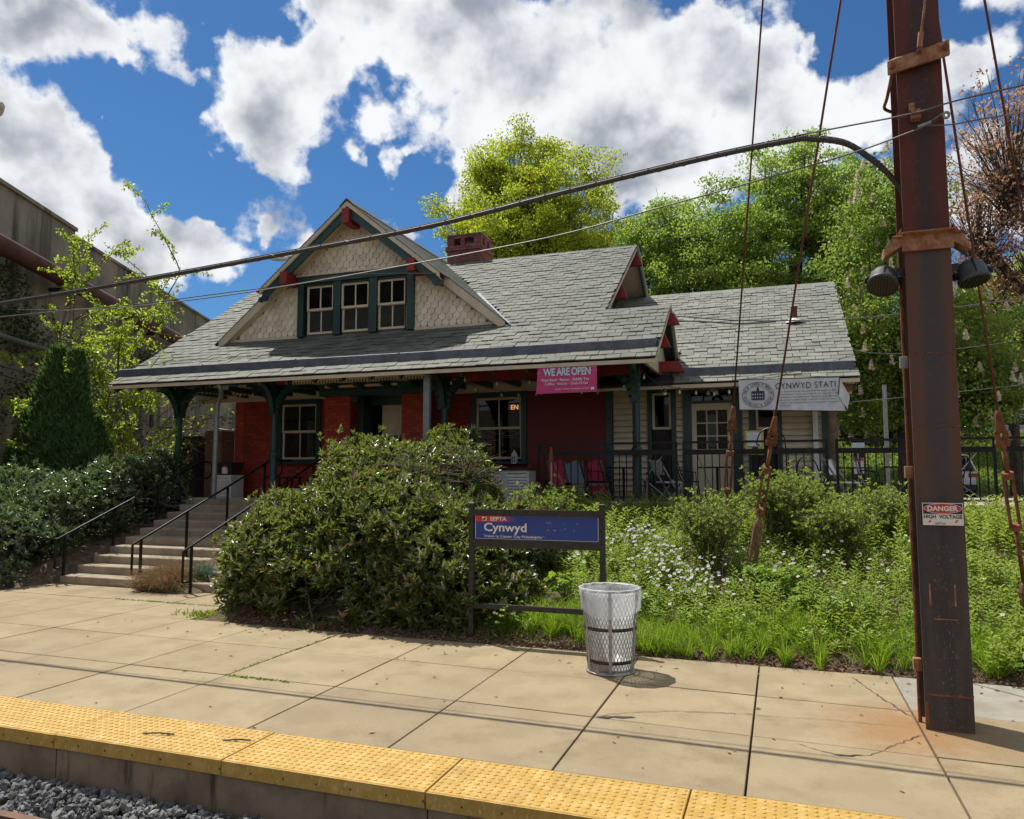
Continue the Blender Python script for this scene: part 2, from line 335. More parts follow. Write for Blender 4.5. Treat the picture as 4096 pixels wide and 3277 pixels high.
M['signblue'] = mat('sign_blue', (.026, .058, .27), (.022, .05, .235), rough=.35, ns=3, spec=.5, streak=(.035, .06, .22), streak_s=(3, 3, 1), streak_lo=.55, streak_hi=.8)
M['signred'] = mat('sign_red', (.62, .035, .03), rough=.35)
M['dangerred'] = mat('danger_red', (.55, .02, .02), rough=.4)
M['brown'] = mat('brown_panel', (.20, .11, .075), (.16, .085, .06), rough=.7, ns=4)
M['yellow'] = mat('yellow_box', (.55, .40, .07), rough=.5)
# ---------------------------------------------------------------- ground
def interp(x, xs, ys): return float(np.interp(x, xs, ys))
def hgt(x, y):
    """height of the land (numpy arrays ok)"""
    garden = np.interp(y, [-300, -45, -12, 4.6, 4.8, 8.5, 8.75, 13.5, 16, 33, 35, 44, 46, 60, 300], [11, 9, -.46, -.46, -.12, -.1, .0, 1.36, 1.38, 1.12, 1.3, 4.0, 3.7, 4.2, 7])  # unseen bank behind the camera, added to keep sky out of the window reflections
    left = np.interp(y, [-300, -45, -12, 4.6, 4.8, 9.5, 9.8, 14.0, 30, 60, 300], [11, 9, -.46, -.46, -.12, -.1, .03, 1.25, 1.5, 3.0, 6])
    stair = np.interp(y, [-300, -45, -12, 4.6, 4.8, 10.5, 14.4, 30, 60, 300], [11, 9, -.46, -.46, -.12, -.12, 1.2, 1.5, 3, 6])
    wl = np.clip((-12.8 - x) / .2, 0, 1); ws = np.clip((-7.6 - x) / .8, 0, 1) * (1 - wl)
    h = garden * (1 - wl) * (1 - ws) + stair * ws + left * wl
    m = np.clip((y - 8.9) / .6, 0, 1) * np.clip((13.4 - y) / .5, 0, 1) * (1 - ws)
    h = h + m * .07 * (np.sin(x * 1.7 + 1) * np.sin(y * 2.1) + .6 * np.sin(x * 4.1 + y * 3.3))
    return h
def grid_mesh(name, xs, ys, fn, m, lift=0.0):
    X, Y = np.meshgrid(xs, ys); Z = fn(X, Y) + lift
    V = np.stack([X.ravel(), Y.ravel(), Z.ravel()], 1); nx = len(xs)
    i = np.arange(len(ys) - 1)[:, None] * nx + np.arange(nx - 1)[None]
    F = np.stack([i, i + 1, i + 1 + nx, i + nx], -1).reshape(-1, 4)
    return np_mesh(name, V, F, np.full(len(F), 4), m, smooth=True)
xs = np.concatenate([[-300, -150, -80, -50, -35, -26], np.arange(-22, 12, .4), [14, 18, 25, 40, 80, 150, 300]])
ys = np.concatenate([[-300, -100, -45, -25, -12, -5, 0, 3, 4.59, 4.8, 6, 7.5], np.arange(8.4, 15, .2), [16, 18, 21, 22, 23, 25, 27, 30, 35, 40, 44, 46, 60, 100, 180, 300]])
tag(link('ground', grid_mesh('ground', xs, ys, hgt, M['soil'])), kind='structure')
def flat(x0, x1, y0, y1, step=1.0): return np.arange(x0, x1 + .01, step), np.arange(y0, y1 + .01, step)
tag(link('lawn', grid_mesh('lawn', *flat(-60, 60, 34, 45), hgt, M['turf'], .03)), kind='structure')
tag(link('back_lawn', grid_mesh('back_lawn', *flat(-60, 60, 51, 80), hgt, M['turf'], .03)), kind='structure')
tag(link('parking_lot', grid_mesh('parking_lot', *flat(-16, 40, 17, 34), hgt, M['asphalt'], .06)), kind='structure')
tag(link('road', grid_mesh('road', *flat(-60, 60, 45, 51), hgt, M['asphalt'], .05)), kind='structure')

# ---------------------------------------------------------------- platform: slabs, tactile tiles, edge wall
pav = empty('pavement', (0, 0, 0)); pav['kind'] = 'structure'
MB().box(-30, -12.9, 4.85, 9.6, -.2, -.035).box(-12.9, -7.2, 4.85, 10.7, -.2, -.035).box(-7.2, 20, 4.85, 8.62, -.2, -.035).build('joint_bed', M['joint'], pav)
jx = [-.27 + 1.275 * k for k in range(-20, 14)]
def jrow(x, k): return [5.18, 6.36 - .028 * x * (1 if x < 0 else .6) * (1 if x > -4 else 4 / max(4, -x)), 7.50 - .03 * max(x, -5), 8.72, 9.7, 10.72][k]
slab_cache = {}
GAP = .008
for i in range(len(jx) - 1):
    x0, x1 = jx[i] + GAP, jx[i + 1] - GAP
    rows = 5 if x0 > -13.1 and x1 < -7.1 else (4 if x1 < -12 else 3)
    for k in range(rows):
        if x0 < -17 and k > 2: continue
        a0, a1, b0, b1 = jrow(x0, k) + GAP, jrow(x1, k) + GAP, jrow(x0, k + 1) - GAP, jrow(x1, k + 1) - GAP
        if k == 2 and x0 > -7.0: b0 = b1 = 8.66
        if k == 3 and x1 < -13: b0 = b1 = 9.55
        m = M['slab']
        if x0 > .9 and k == 2: m = M['slab_grey']
        cut = 0
        mb = MB(); c = .004; dz = random.uniform(-.003, .002)
        top = [(x0, a0), (x1, a1), (x1, b1), (x0, b0)]; ctr = ((x0 + x1) / 2, (a0 + b1) / 2)
        ins = [(px + (c if px < ctr[0] else -c), py + (c if py < ctr[1] else -c)) for px, py in top]
        vs = [(px, py, -.1) for px, py in top] + [(px, py, dz - c) for px, py in top] + [(px, py, dz) for px, py in ins]
        fs = [(8, 9, 10, 11)] + [(j, (j + 1) % 4, (j + 1) % 4 + 4, j + 4) for j in range(4)] + [(j + 4, (j + 1) % 4 + 4, (j + 1) % 4 + 8, j + 8) for j in range(4)]
        mb.add(vs, fs).build('slab', m, pav)
# broken corner, cracks: thin open wedges of dark filler
def crack(pts, w, name='crack'):
    mb = MB(); P = [Vector((x, y, .0035)) for x, y in pts]; out = []
    fine = []
    for a, b in zip(P[:-1], P[1:]):
        n = max(2, int((b - a).length / .035))
        for i in range(n): fine.append(a.lerp(b, i / n))
    fine.append(P[-1])
    vs = []
    for i, p in enumerate(fine):
        d = (fine[min(i + 1, len(fine) - 1)] - fine[max(i - 1, 0)]).normalized(); s = Vector((-d.y, d.x, 0))
        j = random.uniform(-.012, .012); ww = w * random.uniform(.25, 1.0) * (1 if 0 < i < len(fine) - 1 else .1)
        vs += [p + s * (j + ww), p + s * (j - ww)]
    fs = [(2 * i, 2 * i + 1, 2 * i + 3, 2 * i + 2) for i in range(len(fine) - 1)]
    mb.add(vs, fs).build(name, M['joint'], pav)
crack([(-1.53, 6.42), (-1.30, 6.60), (-.95, 6.78), (-.27, 6.92)], .006); crack([(-.26, 6.9), (.3, 6.98), (.9, 7.0)], .003)
crack([(-1.53, 6.40), (-1.35, 6.47), (-1.2, 6.5)], .03); crack([(.05, 6.30), (.35, 6.13), (.55, 6.22), (1.0, 6.85)], .005)
crack([(.3, 6.14), (.42, 6.16), (.5, 6.2)], .014); crack([(.62, 8.5), (.78, 7.9), (.98, 7.3)], .008)
# weeds in the joints
def tufts(pts, n, hgt_, m, name, spread=.012, parent=None):
    P = []; D = []
    for _ in range(n):
        a, b = random.choice(pts); t = random.random(); P.append((a[0] + (b[0] - a[0]) * t + random.gauss(0, spread), a[1] + (b[1] - a[1]) * t + random.gauss(0, spread), 0))
    return P

def tile_mesh():
    L, Y0, Y1 = 1.593, 4.572, 5.168
    mb = MB(); mb.cbox(0, L, Y0, Y1, -.07, .006, .004)
    mb.box(0, L, Y0 - .012, Y0 - .001, -.10, .001)
    d = MB(); n = 26; rws = 9
    for i in range(n):
        for j in range(rws):
            x = (i + .5) * L / n; y = Y0 + .045 + j * (Y1 - Y0 - .09) / (rws - 1)
            if (i + j) % 2: continue
    for i in range(27):
        for j in range(10):
            x = (i + .5) * L / 27; y = Y0 + .04 + j * (Y1 - Y0 - .075) / 9
            d.lathe([(.0165, .006), (.014, .0105), (.008, .0125), (.0005, .013)], (x, y, 0), 8)
    f = MB()
    for i in range(9): f.lathe([(.006, 0), (.006, .004), (.0001, .004)], (0, 0, 0), 6)
    return mb.mesh('tactile_tile', M['tactile']), d.mesh('domes', M['tactile'])
tm, dm = tile_mesh()
pe = empty('tactile_strip', (0, 0, 0)); pe['kind'] = 'structure'
for k in range(-13, 7):
    x = -5.41 + 1.605 * k
    if -20 < x < 8:
        t = link('tactile_tile', tm, pe, (x, 0, random.uniform(-.002, .002)))
        tag(link('domes', dm, t), kind='stuff')
mb = MB(); xw = -5.41 - 3.21 * 4
while xw < 14: mb.box(xw + .006, xw + 3.204, 4.585, 4.9, -.9, -.072); xw += 3.21
tag(mb.build('platform_edge_wall', M['plat'], None), kind='structure')
MB().box(-25, 14, 4.62, 4.84, -.9, -.074).build('joint_filler', M['joint'], pe)
# bolts along the lip of the strip
bm_ = MB()
for k in range(90):
    bm_.lathe([(.007, 0), (.007, .003), (.0002, .003)], (0, 0, 0), 6)
bo = MB()
for k in range(100):
    x = -18 + k * .2675; bo.tube([(x, 4.5605, -.055), (x, 4.556, -.055)], .007, 6)
tag(bo.build('strip_screws', M['joint'], pe), kind='stuff')
# litter on the platform
lt = MB()
for _ in range(130):
    x = random.uniform(-9, 3); y = random.choice([random.uniform(8.0, 8.6), random.uniform(4.7, 8.5)]); a = random.uniform(0, 6.3); s = random.uniform(.012, .035)
    lt.add([(x - s * math.cos(a), y - s * math.sin(a), .003), (x + s * .4 * math.sin(a), y - s * .4 * math.cos(a), .012), (x + s * math.cos(a), y + s * math.sin(a), .004), (x - s * .4 * math.sin(a), y + s * .4 * math.cos(a), .003)], [(0, 1, 2, 3)])
tag(lt.build('fallen_leaves', M['mulch']), label='dry brown leaf bits lying about the platform', cat='leaf litter', kind='stuff')
for p, q in (((-4.05, 4.86, .018), (-3.85, 4.93, .02)), ((-4.75, 4.78, .018), (-4.5, 4.84, .02))):
    tag(MB().tube([p, ((p[0] + q[0]) / 2, (p[1] + q[1]) / 2 + .008, .024), q], .006, 5).build('twig', M['bark']), label='dark twig lying on the yellow strip, ' + ('right' if p[0] > -4.2 else 'left') + ' one', cat='twig')

# ---------------------------------------------------------------- ballast and track
st = MB(); ico = []
def stone(mb, c, s):
    pts = []
    for k in range(3):
        z = (-.5, .05, .5)[k]; rr = (.6, 1, .5)[k]
        for j in range(5):
            a = j * 1.2566 + k * .6 + random.uniform(-.3, .3); r_ = rr * s * random.uniform(.7, 1.25)
            pts.append(Vector((r_ * math.cos(a), r_ * math.sin(a), z * s * random.uniform(.7, 1.2))))
    q = Quaternion((random.gauss(0, 1), random.gauss(0, 1), random.gauss(0, 1), random.gauss(0, 1))).normalized()
    pts = [q @ p + Vector(c) for p in pts]
    fs = [(4, 3, 2, 1, 0), (10, 11, 12, 13, 14)]
    for k in range(2):
        for j in range(5):
            a = k * 5 + j; b = k * 5 + (j + 1) % 5; fs.append((a, b, b + 5, a + 5))
    mb.add(pts, fs)
for _ in range(6500):
    x = random.uniform(-8.5, -1.6); y = 4.55 - 1.3 * random.random() ** 1.15
    if (x + 8.5) / 6 + (4.6 - y) / 4 > 1.25: pass
    stone(st, (x, y, -.41 + random.uniform(0, .08)), random.uniform(.018, .042))
tag(st.build('ballast_stones', M['stone']), label='loose grey ballast stones along the foot of the platform', cat='ballast', kind='stuff')
tr = empty('railway_track', (-5, 3.8, -.4), 'rusty rail on a weathered wooden sleeper beside the platform', 'track')
def relpar(o, p): o.matrix_parent_inverse = Matrix.Translation(-p.location); return o
r = MB().prism([(3.80, -.19), (3.735, -.19), (3.735, -.225), (3.76, -.235), (3.76, -.31), (3.70, -.325), (3.70, -.335), (3.835, -.335), (3.835, -.325), (3.775, -.31), (3.775, -.235), (3.80, -.225)], 'x', -30, 15)
relpar(r.build('rail', M['rail'], tr), tr)
for k in range(9):
    x = -7.86 + k * .62
    relpar(MB().box(x, x + .22, 2.0, 4.12, -.5, -.36).build('sleeper', M['wood'], tr, bevel=.012), tr)

# ---------------------------------------------------------------- terrace, curb, stairs
ter = empty('terrace', (0, 0, 0)); ter['kind'] = 'structure'
MB().box(-14.2, -5.0, 14.16, 15.6, .2, 1.45).box(-5.0, 9.4, 13.72, 22.0, .2, 1.448).build('terrace_slab', M['deck'], ter)
x = -4.9
while x < 9.2:
    MB().cbox(x + .006, x + 1.494, 13.55, 13.95, .75, 1.545, .015).build('curb_block', M['curb'], ter); x += 1.5
stairs = empty('staircase', (-10.7, 12, 0)); stairs['kind'] = 'structure'
for i in range(10):
    y0 = 10.72 + i * .367; z1 = .151 * (i + 1) - .012 * 0
    xr = -8.0
    # a step with a rounded nosing
    mb = MB(); pf = [(y0 + .01, z1 - .17), (y0, z1 - .02), (y0 + .006, z1 - .006), (y0 + .02, z1), (y0 + .43, z1), (y0 + .43, z1 - .17)]
    if i == 9: pf = [(y0 + .01, z1 - .17), (y0, z1 - .02), (y0 + .006, z1 - .006), (y0 + .02, z1), (14.155, z1), (14.155, z1 - .17)]
    mb.prism(pf, 'x', -12.78, xr)
    relpar(mb.build('step', M['step'], stairs), stairs)
# side wall under the left of the stairs and planted wedge over the right part
relpar(MB().prism([(10.7, -.05), (14.2, -.05), (14.2, 1.3), (10.9, .0)], 'x', -12.86, -12.785).build('stringer', M['step'], stairs), stairs)
def wedge(x, y):
    return np.interp(y, [10.4, 10.55, 10.9, 11.4, 12.0, 12.5, 12.9], [-.02, .05, .17, .42, .66, .84, .6])
def wedge_grid():
    X, Y = np.meshgrid(np.linspace(0, 1, 9), np.linspace(10.42, 12.8, 20))
    xl = np.interp(Y, [10.4, 11.0, 11.8, 12.8], [-10.78, -10.5, -9.95, -9.5]); xr = np.interp(Y, [10.4, 12.8], [-9.45, -9.2])
    XX = xl + (xr - xl) * X; Z = wedge(XX, Y) + .04 - .11 * (np.abs(X - .5) * 2) ** 2 + RN.normal(0, .012, X.shape)
    V = np.stack([XX.ravel(), Y.ravel(), Z.ravel()], 1); nx = 9
    i = np.arange(19)[:, None] * nx + np.arange(8)[None]; F = np.stack([i, i + 1, i + 1 + nx, i + nx], -1).reshape(-1, 4)
    return np_mesh('planting_soil', V, F, np.full(len(F), 4), M['soil'], smooth=True)
tag(link('planting_soil', wedge_grid()), kind='structure')

# ---------------------------------------------------------------- handrails
def handrail(x, y0, posts, ytop, label, loop=True, group='black handrails on the staircase'):
    def z(y): return .875 + (y - 10.71) * .4105
    t = empty('handrail', (x, y0, 0), label, 'handrail', group)
    pts = [(x, y0 - .19, z(y0) - .60), (x, y0 - .19, z(y0) - .09), (x, y0 - .17, z(y0) - .06)]
    for k in range(8): yy = y0 - .15 + (ytop - y0 + .15) * k / 7; pts.append((x, yy, z(yy)))
    if loop:
        zt = z(ytop); pts += [(x, ytop + .16, zt + .03), (x, ytop + .33, zt + .01), (x, ytop + .43, zt - .12), (x, ytop + .40, zt - .28), (x, ytop + .28, zt - .36), (x, ytop + .05, zt - .37), (x, ytop - .2, zt - .37)]
    relpar(MB().tube(pts, .021, 10).build('top_rail', M['black'], t, smooth=True), t)
    relpar(MB().tube([(x, y0 - .19, z(y0) - .6), (x, y0, z(y0) - .6)], .018, 8).build('return_bar', M['black'], t, smooth=True), t)
    for yy in posts:
        zb = max(0.0, .151 * math.floor((yy - 10.72) / .367 + 1)) if yy > 10.72 else 0
        zb = min(zb, 1.45)
        relpar(MB().box(x - .019, x + .019, yy - .019, yy + .019, zb, z(yy)).box(x - .045, x + .045, yy - .045, yy + .045, zb, zb + .008).build('post', M['black'], t), t)
    return t
handrail(-12.75, 10.76, [10.76, 11.86, 12.97, 14.08], 14.2, 'black handrail along the left edge of the stairs, against the hedge')
handrail(-10.85, 10.70, [10.70, 11.80, 12.92, 14.1], 14.3, 'black handrail in the middle of the stairs, left of the planted strip')
handrail(-9.58, 10.55, [10.55, 11.63, 12.9, 14.1], 14.12, 'black handrail right of the planted strip, next to the big bush')
# ---------------------------------------------------------------- the station building
ST = empty('station_building', (-6.5, 15.5, 1.45), 'old railway station with grey slate roof, cream shingled dormer, red brick walls and open porch', 'building')
def SP(mb, name, m, parent=None, **kw):
    if parent is None:
        return relpar(mb.build(name, m, ST, **kw), ST)
    return mb.build(name, m, parent, **kw)
PITCH = .6546; CA = math.cos(math.atan(PITCH)); SA = math.sin(math.atan(PITCH))
ZE, YE = 4.06, 13.0                       # eave edge of the main roof
def zr(y): return ZE + PITCH * (y - YE)
YR = 18.72; ZRG = zr(YR)
# roof boards under the slates
rb = MB()
rb.prism([(13.02, ZE - .045), (YR, ZRG - .05), (YR, ZRG - .12), (13.02, ZE - .10)], 'x', -14.26, -3.27)
rb.prism([(13.02, ZE - .045), (14.93, zr(14.93) - .05), (14.93, zr(14.93) - .12), (13.02, ZE - .10)], 'x', -3.27, -1.98)
rb.prism([(YR, ZRG - .05), (24.4, 4.06), (24.4, 3.98), (YR, ZRG - .12)], 'x', -14.26, -3.27)
SP(rb, 'roof', M['cream'])
SP(MB().prism([(13.03, zr(13.03) + .004), (YR, ZRG + .004), (YR, ZRG - .048), (13.03, zr(13.03) - .043)], 'x', -14.25, -3.28).prism([(13.03, zr(13.03) + .004), (14.9, zr(14.9) + .004), (14.9, zr(14.9) - .048), (13.03, zr(13.03) - .043)], 'x', -3.279, -1.99), 'roof_felt', M['dark'])
# back side of porch gable
SP(MB().prism([(14.93, zr(14.93) + .02), (16.35, 4.08), (16.35, 4.02), (14.93, zr(14.93) - .06)], 'x', -3.9, -1.98), 'porch_roof', M['slate'])
DX, DZ, DS = -8.97, 8.12, .80             # dormer: middle, top, slope
def zdorm(x): return DZ - DS * abs(x - DX)

# --- slates -----------------------------------------------------------
NSLATE = [0]
def slate_mesh(w, l, t, m, rnd, sag=0):
    mb = MB()
    mb.add([(0, 0, 0), (w, 0, 0), (0, l, -.012), (w, l, -.012), (0, 0, t), (w, 0, t), (0, l, t - .012), (w, l, t - .012)],
           [(0, 2, 3, 1), (4, 5, 7, 6), (0, 1, 5, 4), (2, 6, 7, 3), (0, 4, 6, 2), (1, 3, 7, 5)], rnd)
    return mb.mesh('slate', m)
def slates(O, U, V, x_of, s_rows, w, expo, m, singles, skip=None, seed=3):
    """O point on the eave, U along, V up the slope; x_of(s) -> (u0, u1)"""
    rg = random.Random(seed); N = U.cross(V)
    var = [slate_mesh(w - .011, expo + .03, .017 + .005 * (k % 3), m, (k + .5) / 8) for k in range(8)]
    rest = MB(); cnt = 0
    rot = Matrix((U, V, N)).transposed().to_4x4()
    for r_, s in enumerate(s_rows):
        u0, u1 = x_of(s); off = (r_ % 2) * w / 2 + rg.uniform(-.012, .012)
        u = u0 - off
        cells = []
        while u < u1:
            a = max(u, u0); b = min(u + w, u1)
            if b - a > .04: cells.append((a, b))
            u += w
        for a, b in cells:
            mid = O + U * ((a + b) / 2) + V * (s + expo / 2)
            if skip and skip(mid): continue
            lift = .012 + rg.uniform(0, .005)
            js = rg.uniform(-.006, .006); tw = rg.uniform(-.008, .008)
            p = O + U * (a + .0035) + V * (s + js) + N * lift
            full = abs((b - a) - w) < 1e-3
            if cnt < singles and full:
                o = link('slate', rg.choice(var), ST); o.matrix_parent_inverse = Matrix.Translation(-ST.location)
                o.matrix_basis = Matrix.Translation(p) @ rot @ Matrix.Rotation(tw, 4, 'Z')
                cnt += 1
            else:
                L = expo + .03; W = (b - a) - .011; t = .017 + .005 * rg.randint(0, 2)
                q = [p, p + U * W, p + V * L - N * .012, p + U * W + V * L - N * .012]
                q[1] = q[1] + V * (tw * W); 
                rest.add(q + [x + N * t for x in q], [(0, 2, 3, 1), (4, 5, 7, 6), (0, 1, 5, 4), (2, 6, 7, 3), (0, 4, 6, 2), (1, 3, 7, 5)], rg.random())
    o = relpar(rest.build('slate_courses', m, ST), ST); tag(o, kind='stuff')
U = Vector((1, 0, 0)); V = Vector((0, CA, SA))
expo = .178
rows = [-.03, expo - .03] + [.77 + expo * k for k in range(0, 34)]
OO = Vector((-14.29, 13.0, ZE))
def xo(s):
    y = 13 + s * CA
    return ((0 if y < 16.9 else -.12), (12.33 if y < 14.9 else 11.03))
rows = [r_ for r_ in rows if 13 + (r_ + expo) * CA < YR + .02]
def in_dormer(p): return p.y > 14.62 and zdorm(p.x) > p.z + .03
slates(OO, U, V, xo, rows, .272, expo, M['slate'], 175, in_dormer)
# ridge cap with ragged slate edge
rc = MB()
for k in range(41):
    x = -14.4 + k * .272 + random.uniform(-.01, .01)
    if x + .26 > -3.2: break
    rc.prism([(YR - .17, ZRG - .085 + .0), (YR + .01, ZRG + .045), (YR + .01, ZRG + .025), (YR - .17, ZRG - .1)], 'x', x, x + .262)
    rc.prism([(YR - .02, ZRG + .03), (YR + .17, ZRG - .085), (YR + .17, ZRG - .1), (YR - .02, ZRG + .01)], 'x', x + .1, x + .362)
tag(SP(rc, 'ridge_slates', M['slate']), kind='stuff')
rc = MB()
for k in range(5): rc.prism([(14.78, zr(14.78) + .02), (14.95, zr(14.95) + .05), (15.1, zr(14.78) + .03), (15.1, zr(14.78) + .0), (14.95, zr(14.95) + .02), (14.78, zr(14.78))], 'x', -3.3 + k * .27, -3.3 + k * .27 + .262)
SP(rc, 'porch_ridge', M['slate'])
# standing gutter of lead along the lower roof
def gutter(x0, x1, y0, f, name='snow_gutter'):
    g_ = MB(); a, b = y0, y0 + .34
    g_.prism([(a, f(a) + .005), (a, f(a) + .185), (a + .03, f(a) + .20), (b, f(b) + .02), (b, f(b) - .01)], 'x', x0, x1)
    o = SP(g_, name, M['flash'])
    s_ = MB(); x = x0 + 2.4
    while x < x1 - .5: s_.box(x, x + .03, a - .006, a + .01, f(a) + .01, f(a) + .2); x += 2.43
    if s_.v: SP(s_, 'seam', M['flash'], o)
    return o
gutter(-14.38, -2.03, 13.30, zr)
# eave edge strip and soffit
SP(MB().box(-14.29, -1.98, 12.985, 13.02, ZE - .1, ZE - .03), 'eave_strip', M['cream'])

# --- wing roof ----------------------------------------------------------
WP = .5657; WYE, WZE = 14.75, 3.79; WCA = math.cos(math.atan(WP)); WSA = math.sin(math.atan(WP))
def zw(y): return WZE + WP * (y - WYE)
WYR = 20.0; WZR = zw(WYR)
SP(MB().prism([(14.78, WZE - .045), (WYR, WZR - .05), (25.2, WZE - .03), (25.2, WZE - .09), (WYR, WZR - .12), (14.78, WZE - .10)], 'x', -4.0, 1.385), 'wing_roof', M['cream'])
SP(MB().prism([(14.79, zw(14.79) + .004), (WYR, WZR + .004), (WYR, WZR - .048), (14.79, zw(14.79) - .043)], 'x', -3.99, 1.375), 'roof_felt', M['dark'])
def xow(s):
    y = WYE + s * WCA; return ((0 if y < 16.0 else -2.1), 3.3)
rows = [-.03, .15] + [.66 + .19 * k for k in range(32)]
rows = [r_ for r_ in rows if WYE + (r_ + .19) * WCA < WYR + .02]
slates(Vector((-1.9, WYE, WZE)), U, Vector((0, WCA, WSA)), xow, rows, .275, .19, M['slate_wing'], 120, None, 9)
gutter(-1.95, 1.33, 14.99, zw)
SP(MB().box(-1.92, 1.39, 14.735, 14.77, WZE - .1, WZE - .03), 'eave_strip', M['cream'])
rc = MB()
for k in range(20): rc.prism([(WYR - .16, WZR - .06), (WYR, WZR + .045), (WYR, WZR + .025), (WYR - .16, WZR - .08)], 'x', -4.0 + k * .27, -4.0 + k * .27 + .262)
tag(SP(rc, 'ridge_slates', M['slate_wing']), kind='stuff')
vp_ = SP(MB().lathe([(.06, 0), (.06, .34), (.075, .34), (.075, .37), (.0, .37)], (.39, 17.5, zw(17.5) + .0), 12), 'roof_vent', M['pipe'], smooth=True)
SP(MB().lathe([(.20, -.02), (.17, .045), (.09, .075), (.06, .09)], (.39, 17.5, zw(17.5) + .02), 12), 'vent_collar', M['white'], vp_, smooth=True)

# --- walls ---------------------------------------------------------------
DZK = 1.45
wl = MB()
wl.box(-12.87, -12.6, 15.52, 21.9, DZK, 5.5)                                   # left end
wl.box(-12.87, -4.1, 21.8, 21.9, DZK, 5.5)
wl.box(-4.15, -4.05, 15.6, 21.9, 3.9, 5.6)
wl.prism([(15.6, 5.6), (21.9, 5.6), (YR, ZRG - .12)], 'x', -4.14, -4.06)
SP(wl, 'rear_wall', M['brick'])
# front wall as bands of masonry round the openings; bricks laid in front of it
fw = MB()
def wall_piece(x0, x1, z0, z1, y0=15.54, y1=15.78): fw.box(x0, x1, y0, y1, z0, z1)
wall_piece(-12.87, -11.58, DZK, 4.0); wall_piece(-11.58, -10.36, DZK, 2.30); wall_piece(-11.58, -10.36, 3.86, 4.0)
wall_piece(-10.36, -9.6, DZK, 4.0); wall_piece(-7.0, -6.46, DZK, 4.0); wall_piece(-6.46, -5.16, DZK, 2.28); wall_piece(-6.46, -5.16, 3.84, 4.0)
wall_piece(-5.16, -3.4, DZK, 4.0); wall_piece(-9.6, -9.1, DZK, 4.0, 15.7, 15.8); wall_piece(-7.9, -7.0, DZK, 4.0, 15.7, 15.8); wall_piece(-9.1, -7.9, 3.8, 4.0, 15.7, 15.8)
fw.box(-9.62, -8.96, 14.56, 15.54, DZK, 3.80).box(-7.69, -7.12, 14.56, 15.54, DZK, 3.80)
SP(fw, 'mortar', M['mortar'])
bricks_left = [300]; brick_rest = MB()
bvar = []
for k in range(6):
    bvar.append(MB().box(0, .203, -.012, .05, 0, .062, (k + .5) / 6).mesh('brick', M['brick']))
def bricks(x0, x1, z0, z1, y, n_objs):
    r_ = 0; z = z0
    while z + .062 <= z1 + .01:
        x = x0 - (.107 if r_ % 2 else 0)
        while x < x1 - .02:
            a, b = max(x, x0), min(x + .207, x1)
            if b - a > .03:
                dy = random.uniform(-.003, .003)
                if abs(b - a - .207) < 1e-4 and bricks_left[0] > 0 and n_objs[0] > 0:
                    o = link('brick', random.choice(bvar), ST, (a + .002, y + dy, z)); o.matrix_parent_inverse = Matrix.Translation(-ST.location)
                    bricks_left[0] -= 1; n_objs[0] -= 1
                else: brick_rest.box(a + .002, b - .002, y - .012 + dy, y + .05, z, z + .062)
            x += .214
        z += .0705; r_ += 1
bricks(-12.87, -11.58, DZK, 3.86, 15.54, [170]); bricks(-11.58, -10.36, DZK, 2.26, 15.54, [0]); bricks(-10.36, -9.62, DZK, 3.86, 15.54, [30])
bricks(-9.62, -8.96, DZK, 3.76, 14.56, [50]); bricks(-7.69, -7.12, DZK, 3.76, 14.56, [50])
bricks(-7.12, -6.46, DZK, 3.86, 15.54, [0]); bricks(-6.46, -5.16, DZK, 2.2, 15.54, [0])
tag(SP(brick_rest, 'brickwork', M['brick']), kind='stuff')
# bay header, recess and door
hd = SP(MB().box(-9.75, -7.0, 14.5, 15.5, 3.78, 4.06).box(-9.72, -7.02, 14.44, 14.5, 3.86, 3.9), 'bay_header', M['green'])
for a, b in ((-9.55, -8.75), (-8.68, -7.75)): SP(MB().box(a, b, 14.43, 14.47, 3.955, 4.01), 'panel', M['cream'], hd)
SP(MB().box(-8.95, -7.7, 15.28, 15.33, 3.62, 3.78).box(-8.96, -8.84, 14.9, 15.35, DZK, 3.78), 'recess_lining', M['green'])
dr_ = SP(MB().box(-8.62, -7.72, 15.38, 15.44, DZK, 3.62), 'door', M['cream'])
for a, b in ((-8.54, -8.2), (-8.14, -7.80)): SP(MB().box(a, b, 15.365, 15.385, 3.05, 3.5), 'door_panel', M['cream'], dr_, bevel=.01)
SP(MB().box(-8.5, -7.84, 15.36, 15.39, 1.95, 2.92), 'door_glass', M['dark'], dr_)
SP(MB().lathe([(.03, 0), (.035, .03), (.0, .05)], (-8.56, 15.34, 2.45), 10), 'handle', M['galv'], dr_)
SP(MB().box(-8.90, -8.70, 14.42, 14.5, 3.62, 3.74), 'porch_lamp_box', M['sign_black'])

